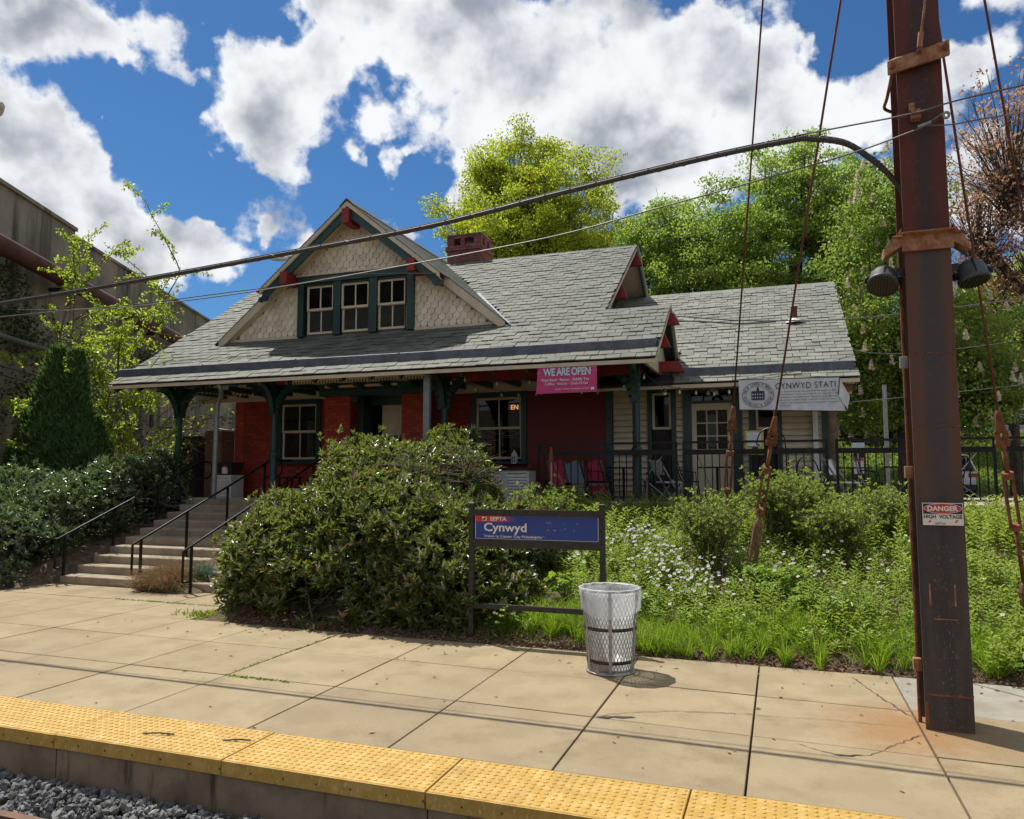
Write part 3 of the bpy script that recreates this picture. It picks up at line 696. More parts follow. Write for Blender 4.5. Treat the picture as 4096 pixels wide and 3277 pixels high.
# --- windows --------------------------------------------------------------
def window(x0, x1, z0, z1, y, parent=None, rows=2, cols=2, casing=M['green'], sash=M['cream'], cw=.12, meet=None, sill=True, back=True, lower_single=False, name='window', depth=.1):
    w = SP(MB().box(x0 - cw, x0, y - .03, y + depth, z0 - .05, z1 + cw).box(x1, x1 + cw, y - .03, y + depth, z0 - .05, z1 + cw).box(x0, x1, y - .028, y + depth, z1, z1 + cw), name, casing)
    if sill: SP(MB().box(x0 - cw - .03, x1 + cw + .03, y - .09, y + depth, z0 - .11, z0 - .05), 'sill', casing, w)
    zm = meet or (z0 + z1) / 2; s = .05
    def sash_(a0, a1, yy, nc):
        m_ = MB().box(x0, x0 + s, yy, yy + .04, a0, a1).box(x1 - s, x1, yy, yy + .04, a0, a1).box(x0 + s, x1 - s, yy, yy + .04, a0, a0 + s).box(x0 + s, x1 - s, yy, yy + .04, a1 - s, a1)
        for k in range(1, nc):
            xm = x0 + (x1 - x0) * k / nc; m_.box(xm - .015, xm + .015, yy + .005, yy + .035, a0 + s, a1 - s)
        SP(m_, 'sash', sash, w)
        for k in range(nc):
            a = x0 + s * .8 + (x1 - x0 - 1.6 * s) * k / nc; b = x0 + s * .8 + (x1 - x0 - 1.6 * s) * (k + 1) / nc
            SP(MB().box(a + .004, b - .004, yy + .016, yy + .022, a0 + s * .8, a1 - s * .8), 'pane', M['glass'], w)
    sash_(zm - .02, z1, y + .01, cols); sash_(z0, zm + .02, y + .052, cols)
    return w
def room(x0, x1, z0, z1, y, d=2.2):
    m_ = MB(); t = .02
    m_.add([(x0, y, z0), (x1, y, z0), (x1, y, z1), (x0, y, z1), (x0, y + d, z0), (x1, y + d, z0), (x1, y + d, z1), (x0, y + d, z1)], [(4, 5, 6, 7), (0, 4, 7, 3), (1, 2, 6, 5), (0, 1, 5, 4), (3, 7, 6, 2)])
    return SP(m_, 'room_inside', M['room'])
window(-11.46, -10.47, 2.40, 3.73, 15.50); room(-11.9, -9.9, DZK, 4.0, 15.8)
window(-6.33, -5.27, 2.37, 3.72, 15.50); room(-6.8, -4.8, DZK, 4.0, 15.8)
# things seen in the windows: a shelf of plants, blinds
SP(MB().box(-11.4, -10.5, 15.85, 16.05, 2.38, 2.42).box(-11.35, -11.2, 16.4, 16.45, 2.4, 3.4).box(-11.0, -10.75, 16.5, 16.52, 2.5, 3.35).box(-10.7, -10.5, 16.3, 16.32, 2.4, 3.1), 'window_shelf', M['white'])
SP(MB().box(-6.28, -5.32, 15.62, 15.63, 3.05, 3.36), 'blind', M['room'])
# red board, its frame
rbm = SP(MB().box(-5.13, -3.40, 15.47, 15.53, 1.9, 3.80), 'red_board', M['board'])
SP(MB().box(-3.40, -3.27, 15.44, 15.56, DZK, 3.84), 'corner_trim', M['green'])
SP(MB().box(-5.2, -3.35, 15.46, 15.52, DZK, 1.88), 'board_base', M['mortar'])
# --- wing wall of clapboards -----------------------------------------------
SP(MB().box(-3.27, .86, 15.58, 15.7, DZK, 3.85), 'wing_wall', M['dark'])
SP(MB().box(.80, .86, 15.6, 24.5, DZK, 3.85), 'wing_side_wall', M['cream'])
opens = [(-2.55, -1.96), (-1.83, -.68), (-.56, .06)]
def in_open(x, z): return any(a - .001 < x < b + .001 for a, b in opens)
z = DZK; kx = [-3.26, -2.53, -1.97, -1.82, -.69, -.55, .05, .775]
while z < 3.80:
    for a, b in ((-3.26, -2.545), (-1.965, -1.825), (-.685, -.555), (.055, .775)):
        m_ = MB(); h_ = min(.122, 3.83 - z)
        m_.prism([(15.545, z), (15.575, z + h_), (15.59, z + h_), (15.59, z)], 'x', a, b)
        m_.prism([(15.528, z + .0), (15.545, z + .01), (15.56, z + .01), (15.56, z)], 'x', a, b)
        SP(m_, 'clapboard', M['cream'])
    z += .1215
SP(MB().box(.775, .88, 15.52, 15.62, DZK, 3.84), 'corner_trim', M['green'])
for a, b in ((-2.545, -2.45), (-2.06, -1.965)): SP(MB().box(a, b, 15.52, 15.60, DZK, 3.80), 'window_casing', M['green'])
SP(MB().box(-2.45, -2.06, 15.52, 15.6, 3.72, 3.80).box(-2.45, -2.06, 15.52, 15.6, DZK, 1.75), 'window_casing', M['green'])
window(-2.45, -2.06, 1.75, 3.70, 15.54, cols=1, cw=.0, meet=2.97, sill=False); room(-2.9, -1.5, DZK, 3.84, 15.72, 1.6)
# wing door with nine panes and transom
dw = SP(MB().box(-1.825, -1.66, 15.5, 15.6, DZK, 3.82).box(-.86, -.685, 15.5, 15.6, DZK, 3.82).box(-1.66, -.86, 15.5, 15.6, 3.68, 3.82).box(-1.66, -.86, 15.5, 15.6, 3.46, 3.51), 'door_frame', M['green'])
SP(MB().box(-1.65, -.87, 15.56, 15.57, 3.51, 3.68), 'transom_pane', M['glass'], dw)
d_ = MB().box(-1.655, -1.56, 15.53, 15.58, DZK, 3.455).box(-.965, -.865, 15.53, 15.58, DZK, 3.455).box(-1.56, -.965, 15.53, 15.58, 3.32, 3.455).box(-1.56, -.965, 15.53, 15.58, DZK, 2.54)
for k in (1, 2):
    x = -1.56 + .595 * k / 3; d_.box(x - .012, x + .012, 15.54, 15.575, 2.54, 3.32); zz = 2.54 + .78 * k / 3; d_.box(-1.56, -.965, 15.541, 15.574, zz - .012, zz + .012)
dd = SP(d_, 'door', M['cream'])
for i in range(3):
    for j in range(3):
        x = -1.56 + .595 * i / 3; zz = 2.54 + .78 * j / 3
        SP(MB().box(x + .013, x + .185, 15.552, 15.558, zz + .013, zz + .247), 'pane', M['glass'], dd)
SP(MB().box(-1.35, -1.175, 15.562, 15.566, 2.58, 3.22), 'paper_notice', M['white'], dd)
room(-1.8, -.7, DZK, 3.84, 15.72, 1.6)
SP(MB().box(-.555, -.44, 15.52, 15.6, DZK, 3.82).box(-.04, .055, 15.52, 15.6, DZK, 3.82).box(-.44, -.04, 15.52, 15.6, 3.72, 3.82), 'window_casing', M['green'])
window(-.43, -.05, 1.9, 3.70, 15.54, cols=1, cw=.0, meet=2.93, sill=False); room(-.6, .5, DZK, 3.84, 15.72, 1.6)
SP(MB().box(-.36, -.18, 15.75, 15.76, 1.9, 2.9), 'curtain', M['room'])
SP(MB().box(-3.27, .88, 15.5, 15.57, 3.80, 3.92), 'frieze_board', M['cream'])
SP(MB().box(-1.92, 1.37, 14.8, 15.55, 3.74, 3.77), 'wing_soffit', M['cream'])
# upper gable wall (faces right) and its boards
z = 5.0; k = 0
while z < 7.45:
    ya = max(15.62, YR - (ZRG - .15 - z) / PITCH); yb = min(21.9, YR + (ZRG - .15 - z) / .68)
    if yb - ya > .1: SP(MB().prism([(-4.05, z), (-4.03, z), (-4.05, z + .12)], 'y', ya, yb), 'gable_board', M['cream'])
    z += .122; k += 1
SP(MB().box(-4.05, -4.0, 19.3, 19.42, 6.0, 6.85).box(-4.05, -4.0, 20.0, 20.1, 6.0, 6.75).box(-4.05, -4.0, 19.42, 20.0, 6.75, 6.85), 'gable_window', M['green'])
SP(MB().box(-4.05, -4.02, 19.42, 20.0, 6.0, 6.75), 'gable_pane', M['dark'])
def rake(x, ya, za, yb, zb, m, h_=.16, t=.04, name='rake_board'):
    return SP(MB().prism([(ya, za), (yb, zb), (yb, zb - h_), (ya, za - h_)], 'x', x - t, x), name, m)
rake(-3.26, 14.96, zr(14.96) - .04, YR, ZRG - .04, M['cream'], .06)
rake(-3.262, YR, ZRG - .02, 21.9, ZRG - .02 - 3.18 * .68, M['green'], .2); rake(-3.22, YR, ZRG + .02, 21.9, ZRG + .02 - 3.18 * .68, M['cream'], .05)
rake(-1.97, 13.02, ZE - .03, 14.93, zr(14.93) - .03, M['cream'], .07)
rake(-1.97, 14.93, zr(14.93) - .01, 16.3, zr(14.93) - .01 - 1.37 * .92, M['green'], .22); rake(-1.93, 14.93, zr(14.93) + .03, 16.3, zr(14.93) + .03 - 1.37 * .92, M['cream'], .05)
rake(-14.26, 13.02, ZE - .03, YR, ZRG - .03, M['cream'], .12)
SP(MB().prism([(13.15, 4.02), (16.2, 4.02), (16.2, 4.1), (14.93, zr(14.93) - .12), (13.15, zr(13.15) - .12)], 'x', -2.26, -2.20), 'porch_gable_wall', M['cream'])
def redbeam(x0, x1, y, z0, z1, name='red_beam'): SP(MB().prism([(x0, z0), (x1, z0), (x1 - .10, z1), (x0, z1)], 'y', y - .07, y + .07), name, M['red'])
redbeam(-2.40, -1.71, 14.95, 4.04, 4.25); redbeam(-2.38, -1.88, 14.25, 4.42, 4.68); redbeam(-2.38, -1.78, 14.93, 4.97, 5.20)
redbeam(-4.03, -3.14, YR, 7.30, 7.60); redbeam(-4.03, -3.14, 16.7, 6.0, 6.3)

# --- porch: posts, beams, brackets, joists ----------------------------------
def brace(mb, p, ex, ez, r, w=.11, h_=.13, n=8, sag=1.0):
    """curved bracket: p on the post (low), rising and bending out by vector ex*r, up r"""
    pts = []
    for k in range(n + 1):
        a = k / n * math.pi / 2
        pts.append(Vector(p) + Vector(ex) * (r * (1 - math.cos(a))) + Vector((0, 0, 1)) * (ez * math.sin(a)))
    sd = Vector(ex).cross(Vector((0, 0, 1))).normalized()
    for a, b in zip(pts[:-1], pts[1:]):
        d = (b - a).normalized(); mb.beam(a - d * .012, b + d * .012, w, h_, up=sd.cross(d))
posts = [(-13.2, True), (-10.55, True), (-6.42, True), (-2.5, True)]
for px_, _ in posts:
    mb = MB()
    mb.lathe([(.10, 0), (.10, .12), (.085, .15), (.085, .95), (.095, .97), (.10, 1.02), (.095, 1.07), (.07, 1.10)], (px_, 14.0, DZK), 16)
    mb.lathe([(.072, 1.1), (.072, 2.2), (.085, 2.22), (.085, 2.28), (.07, 2.3)], (px_, 14.0, DZK), 8)
    mb.box(px_ - .075, px_ + .075, 13.925, 14.075, DZK + 2.28, 4.16)
    po = SP(mb, 'porch_post', M['green'])
    b = MB(); brace(b, (px_ - .05, 14, 3.36), (-1, 0, 0), .70, .68); SP(b, 'bracket', M['green'], po)
    if px_ < -3: b = MB(); brace(b, (px_ + .05, 14, 3.36), (1, 0, 0), .64, .60); SP(b, 'bracket', M['green'], po)
    b = MB(); brace(b, (px_, 13.95, 3.40), (0, -1, 0), .72, .66); SP(b, 'bracket', M['green'], po)
    b = MB(); brace(b, (px_, 14.05, 3.40), (0, 1, 0), .9, .52); SP(b, 'bracket', M['green'], po)
for a, b, zz in ((-14.2, -11.0, 4.06), (-9.9, -6.9, 4.02)): SP(MB().box(a, b, 13.93, 14.07, zz, 4.22), 'porch_beam', M['green'])
for a, b, zz in ((-5.9, -2.42, 3.90), (-11.0, -9.9, 4.02), (-6.9, -5.9, 4.0)): SP(MB().box(a, b, 13.93, 14.07, zz, 4.22), 'red_porch_beam', M['red'])
SP(MB().beam((-2.5, 14.0, 4.12), (-2.5, 15.9, 4.12), .12, .14), 'cross_beam', M['green'])
SP(MB().beam((-13.6, 13.3, 4.10), (-13.6, 15.6, 4.10), .12, .14), 'cross_beam', M['green'])
x = -13.2
while x < -2.6:
    SP(MB().box(x, x + .07, 14.07, 15.54, 3.93, 4.05), 'joist', M['green']); x += .655
x = 0
for k in range(8):
    y = 14.08 + k * .182; SP(MB().box(-14.0, -2.45, y, y + .176, 4.055, 4.075), 'ceiling_board', M['cream'])
SP(MB().box(-14.0, -2.45, 15.50, 15.535, 3.84, 4.05), 'wall_plate', M['cream'])
x = -14.2
while x < -2.1:
    SP(MB().prism([(13.06, ZE - .10), (14.0, zr(14.0) - .12), (14.0, zr(14.0) - .22), (13.10, ZE - .17)], 'x', x, x + .055), 'rafter_tail', M['green']); x += .655
# scalloped fringe under the eave
sc_ = MB()
def scallops(p, q, n):
    p = Vector(p); q = Vector(q)
    d = (q - p) / n
    for k in range(n):
        a = p + d * k; b = a + d * .62
        sc_.add([a, b, b - Vector((0, 0, .10)), (a + b) / 2 - Vector((0, 0, .125)), a - Vector((0, 0, .10)), a + d, a + d - Vector((0, 0, .05)), b - Vector((0, 0, .05))], [(0, 4, 3, 2, 1), (1, 7, 6, 5)])
scallops((-10.0, 13.86, 4.10), (-6.75, 13.86, 4.10), 46); scallops((-13.62, 13.3, 4.10), (-13.62, 15.6, 4.10), 30); scallops((-13.9, 13.9, 4.10), (-11.9, 15.3, 4.06), 28)
tag(SP(sc_, 'scalloped_fringe', M['cream']), kind='stuff')

# --- dormer -------------------------------------------------------------------
DY = 14.70; FY = 14.28
zb = 5.20
dwl = MB(); dwl.prism([(DX - 3.62, zb), (DX + 3.62, zb), (DX, DZ - .12)], 'y', DY + .02, DY + .14)
SP(dwl, 'dormer_wall', mat('shingle_backing', (.16, .13, .095), rough=.9))
# shingles with cut corners in courses
wx0, wx1, wz1 = -10.46, -7.47, 6.60
SX, SZ = .172, .138
sv = {}
def shingle_mesh(k):
    w = SX - .013; c = .05; L = SZ + .05
    poly = [(-w / 2 + c, 0), (w / 2 - c, 0), (w / 2, c * 1.1), (w / 2, L), (-w / 2, L), (-w / 2, c * 1.1)]
    mb = MB(); n = 6; t = .014
    vs = [(a, -t - .004, b) for a, b in poly]; vs = [(a, (-t - .008) * (1 - b / L) - .003, b) for a, b in poly] + [(a, .0, b) for a, b in poly]
    mb.add(vs, [tuple(range(n))] + [(i, i + n, (i + 1) % n + n, (i + 1) % n) for i in range(n)], (k + .5) / 6)
    return mb.mesh('shingle', M['shingle'])
shv = [shingle_mesh(k) for k in range(6)]
nsh = 0; z = zb + .03; r_ = 0; shrest = MB()
while z < DZ - .3:
    hw = (DZ - .16 - (z + SZ)) / DS
    n = int(hw / SX) + 1
    for k in range(-n - 1, n + 2):
        x = DX + k * SX + (SX / 2 if r_ % 2 else 0)
        if abs(x - DX) > hw - .02: continue
        if wx0 + .04 < x < wx1 - .04 and z < wz1 - .02: continue
        if z < wz1 and z + SZ > wz1 + .12 and wx0 < x < wx1: continue
        o = link('shingle', random.choice(shv), ST, (x + random.uniform(-.003, .003), DY + .02, z + random.uniform(-.012, .012))); o.matrix_parent_inverse = Matrix.Translation(-ST.location); nsh += 1
    z += SZ; r_ += 1
print('shingles', nsh)
# base board, flashing
SP(MB().box(DX - 3.5, wx0 - .0, DY - .03, DY + .03, zb - .03, zb + .05).box(wx1, DX + 3.5, DY - .03, DY + .03, zb - .03, zb + .05), 'base_board', M['cream'])
SP(MB().prism([(DY - .26, zr(DY - .26) + .03), (DY - .02, zr(DY - .26) + .15), (DY - .02, zb - .1), (DY - .2, zb - .2)], 'x', DX - 3.55, DX + 3.5), 'apron_flashing', M['flash'])
# window group
cs = MB().box(wx0 - .0, wx0 + .16, DY - .09, DY + .03, zb + .0, 6.46).box(wx1 - .16, wx1, DY - .09, DY + .03, zb + .0, 6.46).box(wx0 - .02, wx1 + .02, DY - .11, DY + .03, 6.44, 6.60)
ws = [(-10.22, -9.50), (-9.30, -8.58), (-8.37, -7.66)]
cs.box(-9.50, -9.30, DY - .09, DY + .03, zb, 6.44).box(-8.58, -8.37, DY - .09, DY + .03, zb, 6.44).box(wx0 + .16, wx1 - .16, DY - .05, DY + .03, 6.38, 6.44)
dcs = SP(cs, 'window_group_frame', M['green'])
SP(MB().box(wx0 - .02, wx1 + .02, DY - .14, DY - .0, 6.60, 6.63), 'drip_cap', M['cream'])
for a, b in ws:
    window(a, b, 5.25, 6.37, DY - .07, cols=2, cw=.0, sill=False, depth=.02, name='dormer_window')
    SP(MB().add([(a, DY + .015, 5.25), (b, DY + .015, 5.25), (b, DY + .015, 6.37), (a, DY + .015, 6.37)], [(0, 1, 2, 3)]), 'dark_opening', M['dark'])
    SP(MB().box(a + .05, b - .05, DY + .0, DY + .008, 5.3, 5.82), 'insect_screen', mat_screen if 'mat_screen' in globals() else M['wire'], dcs)
# dormer roof: two slopes running back to the ridge, front overhang in the upper part
def dslope(sgn):
    rb_ = MB()
    def pt(dx, y, dz=0): return (DX + sgn * dx, y, DZ - DS * dx + dz)
    hwl = 3.66; hwu = 2.26
    yb_ = lambda dx: min(20.2, 13 + (DZ - DS * dx - ZE) / PITCH + .05)
    # board, upper overhanging part / lower flush part
    for d0, d1, yf in ((0, hwu, FY), (hwu, hwl, DY - .13)):
        b0, b1 = yb_(d0), yb_(d1)
        top = [pt(d0, yf), pt(d1, yf), pt(d1, b1), pt(d0, b0)]; bot = [pt(d0, yf, -.07), pt(d1, yf, -.07), pt(d1, b1, -.07), pt(d0, b0, -.07)]
        fs = [(0, 1, 2, 3), (7, 6, 5, 4)] + [(i, i + 4, (i + 1) % 4 + 4, (i + 1) % 4) for i in range(4)]
        rb_.add(top + bot, fs)
    SP(rb_, 'dormer_roof', M['slate'])
    sl = MB(); d = 0; row = 0; ln = math.sqrt(1 + DS * DS)
    ds = .178 / ln
    while d < hwl:
        yf = FY - .03 if d < hwu else DY - .16
        y = yf - (.136 if row % 2 else 0); yend = yb_(d)
        while y < yend:
            a, b = max(y, yf), min(y + .272, yend)
            if b - a > .04:
                lift = .03
                q = [pt(d, a, lift + .0), pt(d, b - .006, lift), pt(d + ds + .012, b - .006, lift + .010), pt(d + ds + .012, a, lift + .010)]
                q2 = [(x_, y_, z_ - .018) for x_, y_, z_ in q]
                sl.add(q + q2, [(0, 1, 2, 3), (7, 6, 5, 4)] + [(i, i + 4, (i + 1) % 4 + 4, (i + 1) % 4) for i in range(4)])
            y += .272
        d += ds; row += 1
    tag(SP(sl, 'dormer_slates', M['slate']), kind='stuff')
    # barge boards: cream fascia in front, green board behind and below
    def strip(d0, d1, y0, y1, t0, t1, m, nm):
        mb = MB(); a = [pt(d0, y0, t0), pt(d1, y0, t0), pt(d1, y0, t1), pt(d0, y0, t1)]; b = [(x_, y1, z_) for x_, _, z_ in a]
        mb.add(a + b, [(0, 1, 2, 3), (7, 6, 5, 4)] + [(i, i + 4, (i + 1) % 4 + 4, (i + 1) % 4) for i in range(4)]); SP(mb, nm, m)
    strip(0, hwu + .03, FY - .02, FY + .02, .03, -.10, M['cream'], 'barge_board')
    strip(0, hwu - .06, FY + .02, FY + .07, -.09, -.31, M['green'], 'barge_board')
    strip(0, hwu - .02, FY + .07, DY + .02, -.10, -.13, M['cream'], 'soffit_board')
    strip(hwu, hwl, DY - .15, DY - .05, .03, -.20, M['cream'], 'barge_board')
    strip(0, hwl - .2, DY - .04, DY + .0, -.12, -.24, M['cream'], 'trim_board')
    # scroll at the foot of the green board
    c = pt(hwu - .08, FY + .045, -.26)
    SP(MB().tube([(c[0], FY + .01, c[2]), (c[0], FY + .08, c[2])], .085, 12).tube([(c[0] + sgn * .11, FY + .01, c[2] - .05), (c[0] + sgn * .11, FY + .08, c[2] - .05)], .055, 10), 'scroll', M['green'])
    # red purlin end
    c = pt(1.62, 0, 0)
    SP(MB().prism([(c[0] - .09, c[2] - .44), (c[0] + .09, c[2] - .44), (c[0] + .09, c[2] - .16), (c[0] - .09, c[2] - .16)], 'y', FY - .06, DY + .02), 'red_purlin', M['red'])
dslope(1); dslope(-1)
SP(MB().prism([(DX - .09, DZ - .5), (DX + .09, DZ - .5), (DX + .09, DZ - .17), (DX - .09, DZ - .17)], 'y', FY - .08, DY + .02), 'red_purlin', M['red'])
SP(MB().prism([(DX - .18, DZ - .11), (DX, DZ + .05), (DX + .18, DZ - .11), (DX + .18, DZ - .08), (DX, DZ + .08), (DX - .18, DZ - .08)], 'y', FY - .04, 19.8), 'ridge_cap', M['slate'])
# valley flashing strip right of the dormer
SP(MB().beam((DX + 3.74, 14.52, zr(14.52) + .05), (DX + 2.3, 16.35, zr(16.35) + .06), .13, .02, up=(0, -SA, CA)), 'valley_flashing', M['flash'])

# --- chimney ---------------------------------------------------------------------
CHX0, CHX1, CHY0, CHY1 = -8.55, -7.55, 18.75, 19.55
ch = SP(MB().box(CHX0 + .03, CHX1 - .03, CHY0 + .03, CHY1 - .03, 7.0, 8.28), 'chimney', M['mortar'])
cb = MB()
def ring(x0, x1, y0, y1, z0, z1, h_=.068):
    z = z0; r_ = 0
    while z < z1 - .02:
        for (ax, a0, a1, fixed) in (('x', x0, x1, y0), ('y', y0, y1, x1), ('y', y0, y1, x0)):
            u = a0 - (.107 if r_ % 2 else 0)
            while u < a1 - .02:
                a, b = max(u, a0), min(u + .207, a1)
                if b - a > .03:
                    if ax == 'x': cb.box(a + .002, b - .004, fixed, fixed + .08, z, z + h_ - .008)
                    elif fixed == x1: cb.box(fixed - .08, fixed, a + .002, b - .004, z, z + h_ - .008)
                    else: cb.box(fixed, fixed + .08, a + .002, b - .004, z, z + h_ - .008)
                u += .211
        z += h_; r_ += 1
ring(CHX0, CHX1, CHY0, CHY1, 7.6, 8.2); ring(CHX0 - .04, CHX1 + .04, CHY0 - .04, CHY1 + .04, 8.2, 8.34)
for x in (CHX0 + .02, CHX0 + .36, CHX1 - .36, CHX1 - .22):
    pass
for a, b in ((CHX0, CHX0 + .2), (CHX0 + .4, CHX0 + .52), (CHX1 - .2, CHX1)):
    z = 8.34
    for _ in range(3): cb.box(a, b, CHY0, CHY0 + .16, z, z + .062); cb.box(a, b, CHY1 - .16, CHY1, z, z + .062); z += .068
z = 8.34
for _ in range(3): cb.box(CHX1 - .16, CHX1, CHY0 + .3, CHY0 + .5, z, z + .062); z += .068
ring(CHX0, CHX1, CHY0, CHY1, 8.545, 8.62)
o = cb.build('brickwork', M['chim'], ch); tag(o, kind='stuff')
SP(MB().box(CHX0 - .01, CHX1 + .01, CHY0 - .01, CHY1 + .01, 8.615, 8.66), 'chimney_cap', M['chim_cap'], ch)

# --- downpipes and lights ---------------------------------------------------------
def bez(ps, n=8):
    out = []
    for i in range(len(ps) - 1):
        p0 = Vector(ps[max(i - 1, 0)]); p1 = Vector(ps[i]); p2 = Vector(ps[i + 1]); p3 = Vector(ps[min(i + 2, len(ps) - 1)])
        for k in range(n):
            t = k / n; out.append(.5 * ((2 * p1) + (p2 - p0) * t + (2 * p0 - 5 * p1 + 4 * p2 - p3) * t * t + (-p0 + 3 * p1 - 3 * p2 + p3) * t ** 3))
    out.append(Vector(ps[-1])); return out
SP(MB().tube(bez([(-11.35, 13.12, 3.98), (-11.36, 13.2, 3.88), (-11.60, 13.5, 3.74), (-11.78, 13.6, 3.55), (-11.79, 13.6, 2.6), (-11.80, 13.6, 1.5)], 5), .055, 10), 'downpipe', M['downpipe'], smooth=True)
SP(MB().box(-6.53, -6.40, 13.25, 13.33, 1.5, 4.02), 'downpipe', M['downpipe'])
SP(MB().box(.61, .70, 15.44, 15.53, DZK, 3.8), 'downpipe', M['white'])
fl = SP(MB().box(-1.22, -1.12, 14.9, 15.0, 3.62, 3.76), 'floodlight_mount', M['galv'])
for dx in (-.1, .06): SP(MB().lathe([(.02, .09), (.035, .05), (.04, 0), (.0, 0)], (-1.17 + dx, 14.93, 3.56), 10), 'floodlight', M['galv'], fl)
el = SP(MB().prism([(1.0, 3.50), (1.28, 3.55), (1.30, 3.68), (1.05, 3.70)], 'y', 14.95, 15.25), 'eave_lantern', M['brown'])
SP(MB().prism([(1.0, 3.46), (1.27, 3.51), (1.28, 3.548), (1.0, 3.498)], 'y', 14.96, 15.24), 'lens', M['yellow'], el)
SP(MB().box(1.08, 1.18, 15.05, 15.15, 3.70, 3.76), 'arm', M['galv'], el)
c_ = SP(MB().lathe([(.05, 0), (.05, .06), (.03, .08)], (-2.06, 14.6, 3.60), 12), 'security_camera', M['sign_black'], smooth=True)
SP(MB().lathe([(.0, -.06), (.035, -.04), (.05, 0)], (-2.06, 14.6, 3.60), 12), 'camera_dome', M['white'], c_, smooth=True)
# ---------------------------------------------------------------- lettering
def text_mesh(s, w, h, m, bold=0.0, space=1.0, name='lettering'):
    """the words as a mesh w wide and h high, lower left corner at 0,0, in the XY plane"""
    cu = bpy.data.curves.new('t', 'FONT'); cu.body = s; cu.size = 1; cu.offset = bold; cu.space_character = space; cu.resolution_u = 3
    ob = bpy.data.objects.new('t', cu); dg = bpy.context.evaluated_depsgraph_get()
    me = bpy.data.meshes.new_from_object(ob, depsgraph=dg); bpy.data.objects.remove(ob); bpy.data.curves.remove(cu)
    n = len(me.vertices); co = np.zeros(n * 3, dtype=np.float32); me.vertices.foreach_get('co', co); co = co.reshape(-1, 3)
    mn = co.min(0); mx = co.max(0); co = (co - mn) / np.maximum(mx - mn, 1e-6)
    V = np.stack([co[:, 0] * w, np.zeros(n), co[:, 1] * h], 1).astype(np.float32)
    me.vertices.foreach_set('co', V.ravel()); me.materials.clear(); me.materials.append(m); me.name = name; me.update()
    return me
def put_text(s, x, y, z, w, h, m, parent, bold=0.0, name='lettering', space=1.0, warp=None):
    me = text_mesh(s, w, h, m, bold, space, name)
    if warp:
        for v in me.vertices:
            p = warp(Vector((v.co.x + x, y, v.co.z + z))); v.co = p - Vector((x, y, z))
        me.update()
    o = link(name, me, parent, (x, y, z)); o.matrix_parent_inverse = Matrix.Translation(-parent.location) if parent.type == 'EMPTY' else Matrix()
    return o
def PP(mb, name, m, parent, **kw):
    """part of a thing: mesh given in world coordinates"""
    o = mb.build(name, m, parent, **kw)
    if parent.type == 'EMPTY': relpar(o, parent)
    return o
def thing(mb, name, m, label, cat, group=None, **kw):
    """single-mesh thing"""
    return tag(mb.build(name, m, None, **kw), label, cat, group)

# ---------------------------------------------------------------- terrace fence
def fence(x0, x1, label, nb, mid=None):
    y = 13.78; t = empty('terrace_railing', (x0, y, 1.545), label, 'railing', 'black railing panels along the terrace')
    zt, zm, zm0 = 2.625, 2.475, 2.385
    for x in (x0 + .02, x1 - .02): PP(MB().box(x - .022, x + .022, y - .022, y + .022, 1.545, zt + .002), 'post', M['black'], t)
    PP(MB().box(x0 + .042, x1 - .042, y - .02, y + .02, zt - .04, zt), 'top_rail', M['black'], t)
    PP(MB().box(x0 + .042, x1 - .042, y - .018, y + .018, zm0, zm), 'middle_rail', M['black'], t)
    PP(MB().box(x0 + .042, x1 - .042, y - .018, y + .018, 1.60, 1.635), 'bottom_rail', M['black'], t)
    for k in range(1, nb): x = x0 + (x1 - x0) * k / nb; PP(MB().box(x - .009, x + .009, y - .009, y + .009, 1.635, zm0), 'baluster', M['black'], t)
    for x in (mid or []): PP(MB().box(x - .022, x + .022, y - .02, y + .02, zm, zt - .04), 'stub_post', M['black'], t)
    if mid: PP(MB().beam((x0 + .25, y + .02, zm0), (x0 + .55, y + .25, 1.56), .02, .012), 'stay', M['galv'], t)
    PP(MB().beam((x1 - .25, y + .02, zm0), (x1 - .6, y + .04, 1.95), .02, .012).beam((x1 - .6, y + .04, 1.95), (x1 - .05, y - .1, 1.50), .02, .012), 'brace', M['galv'], t)
    return t
fence(-4.36, -1.735, 'leftmost black railing panel, in front of the red board', 20, [-3.05])
fence(-1.635, .765, 'black railing panel in front of the wing door', 19, [-.62])
fence(.883, 3.21, 'black railing panel behind the rusty pole', 19, [2.02])
fence(3.30, 5.7, 'black railing panel at the right edge, beside the white car', 19)
# short steel stake and shepherd hook
sk = empty('marker_stake', (-3.95, 13.3, 1.3), 'grey stake with rusty red clamp on top before the railing', 'stake')
PP(MB().tube([(-3.95, 13.3, 1.25), (-3.95, 13.3, 2.28)], .018, 8), 'stake_pole', M['galv'], sk)
PP(MB().box(-3.985, -3.915, 13.27, 13.33, 2.25, 2.42).tube([(-3.95, 13.3, 2.42), (-3.95, 13.3, 2.53)], .025, 8).tube([(-3.99, 13.3, 2.3), (-3.90, 13.3, 2.32)], .02, 8), 'clamp', M['rust'], sk)
hk = [(.0, 14.3, 1.45)]
thing(MB().tube(bez([(.12, 14.2, 1.45), (.10, 14.2, 2.5), (.06, 14.2, 2.72), (-.10, 14.2, 2.86), (-.30, 14.2, 2.80), (-.38, 14.2, 2.62), (-.37, 14.2, 2.56), (-.33, 14.2, 2.57)], 5), .012, 6), 'plant_hook', M['black'], 'black shepherd hook curling over the railing by the wing door', 'plant hook')
nb_ = empty('wall_box', (-.64, 15.3, 2.4), 'yellow and white box on a stand beside the wing door', 'box')
PP(MB().box(-.62, -.28, 14.9, 15.1, 2.40, 2.86), 'case', M['yellow'], nb_, bevel=.01)
PP(MB().box(-.58, -.32, 14.885, 14.90, 2.56, 2.82), 'window', M['bannerw'], nb_)
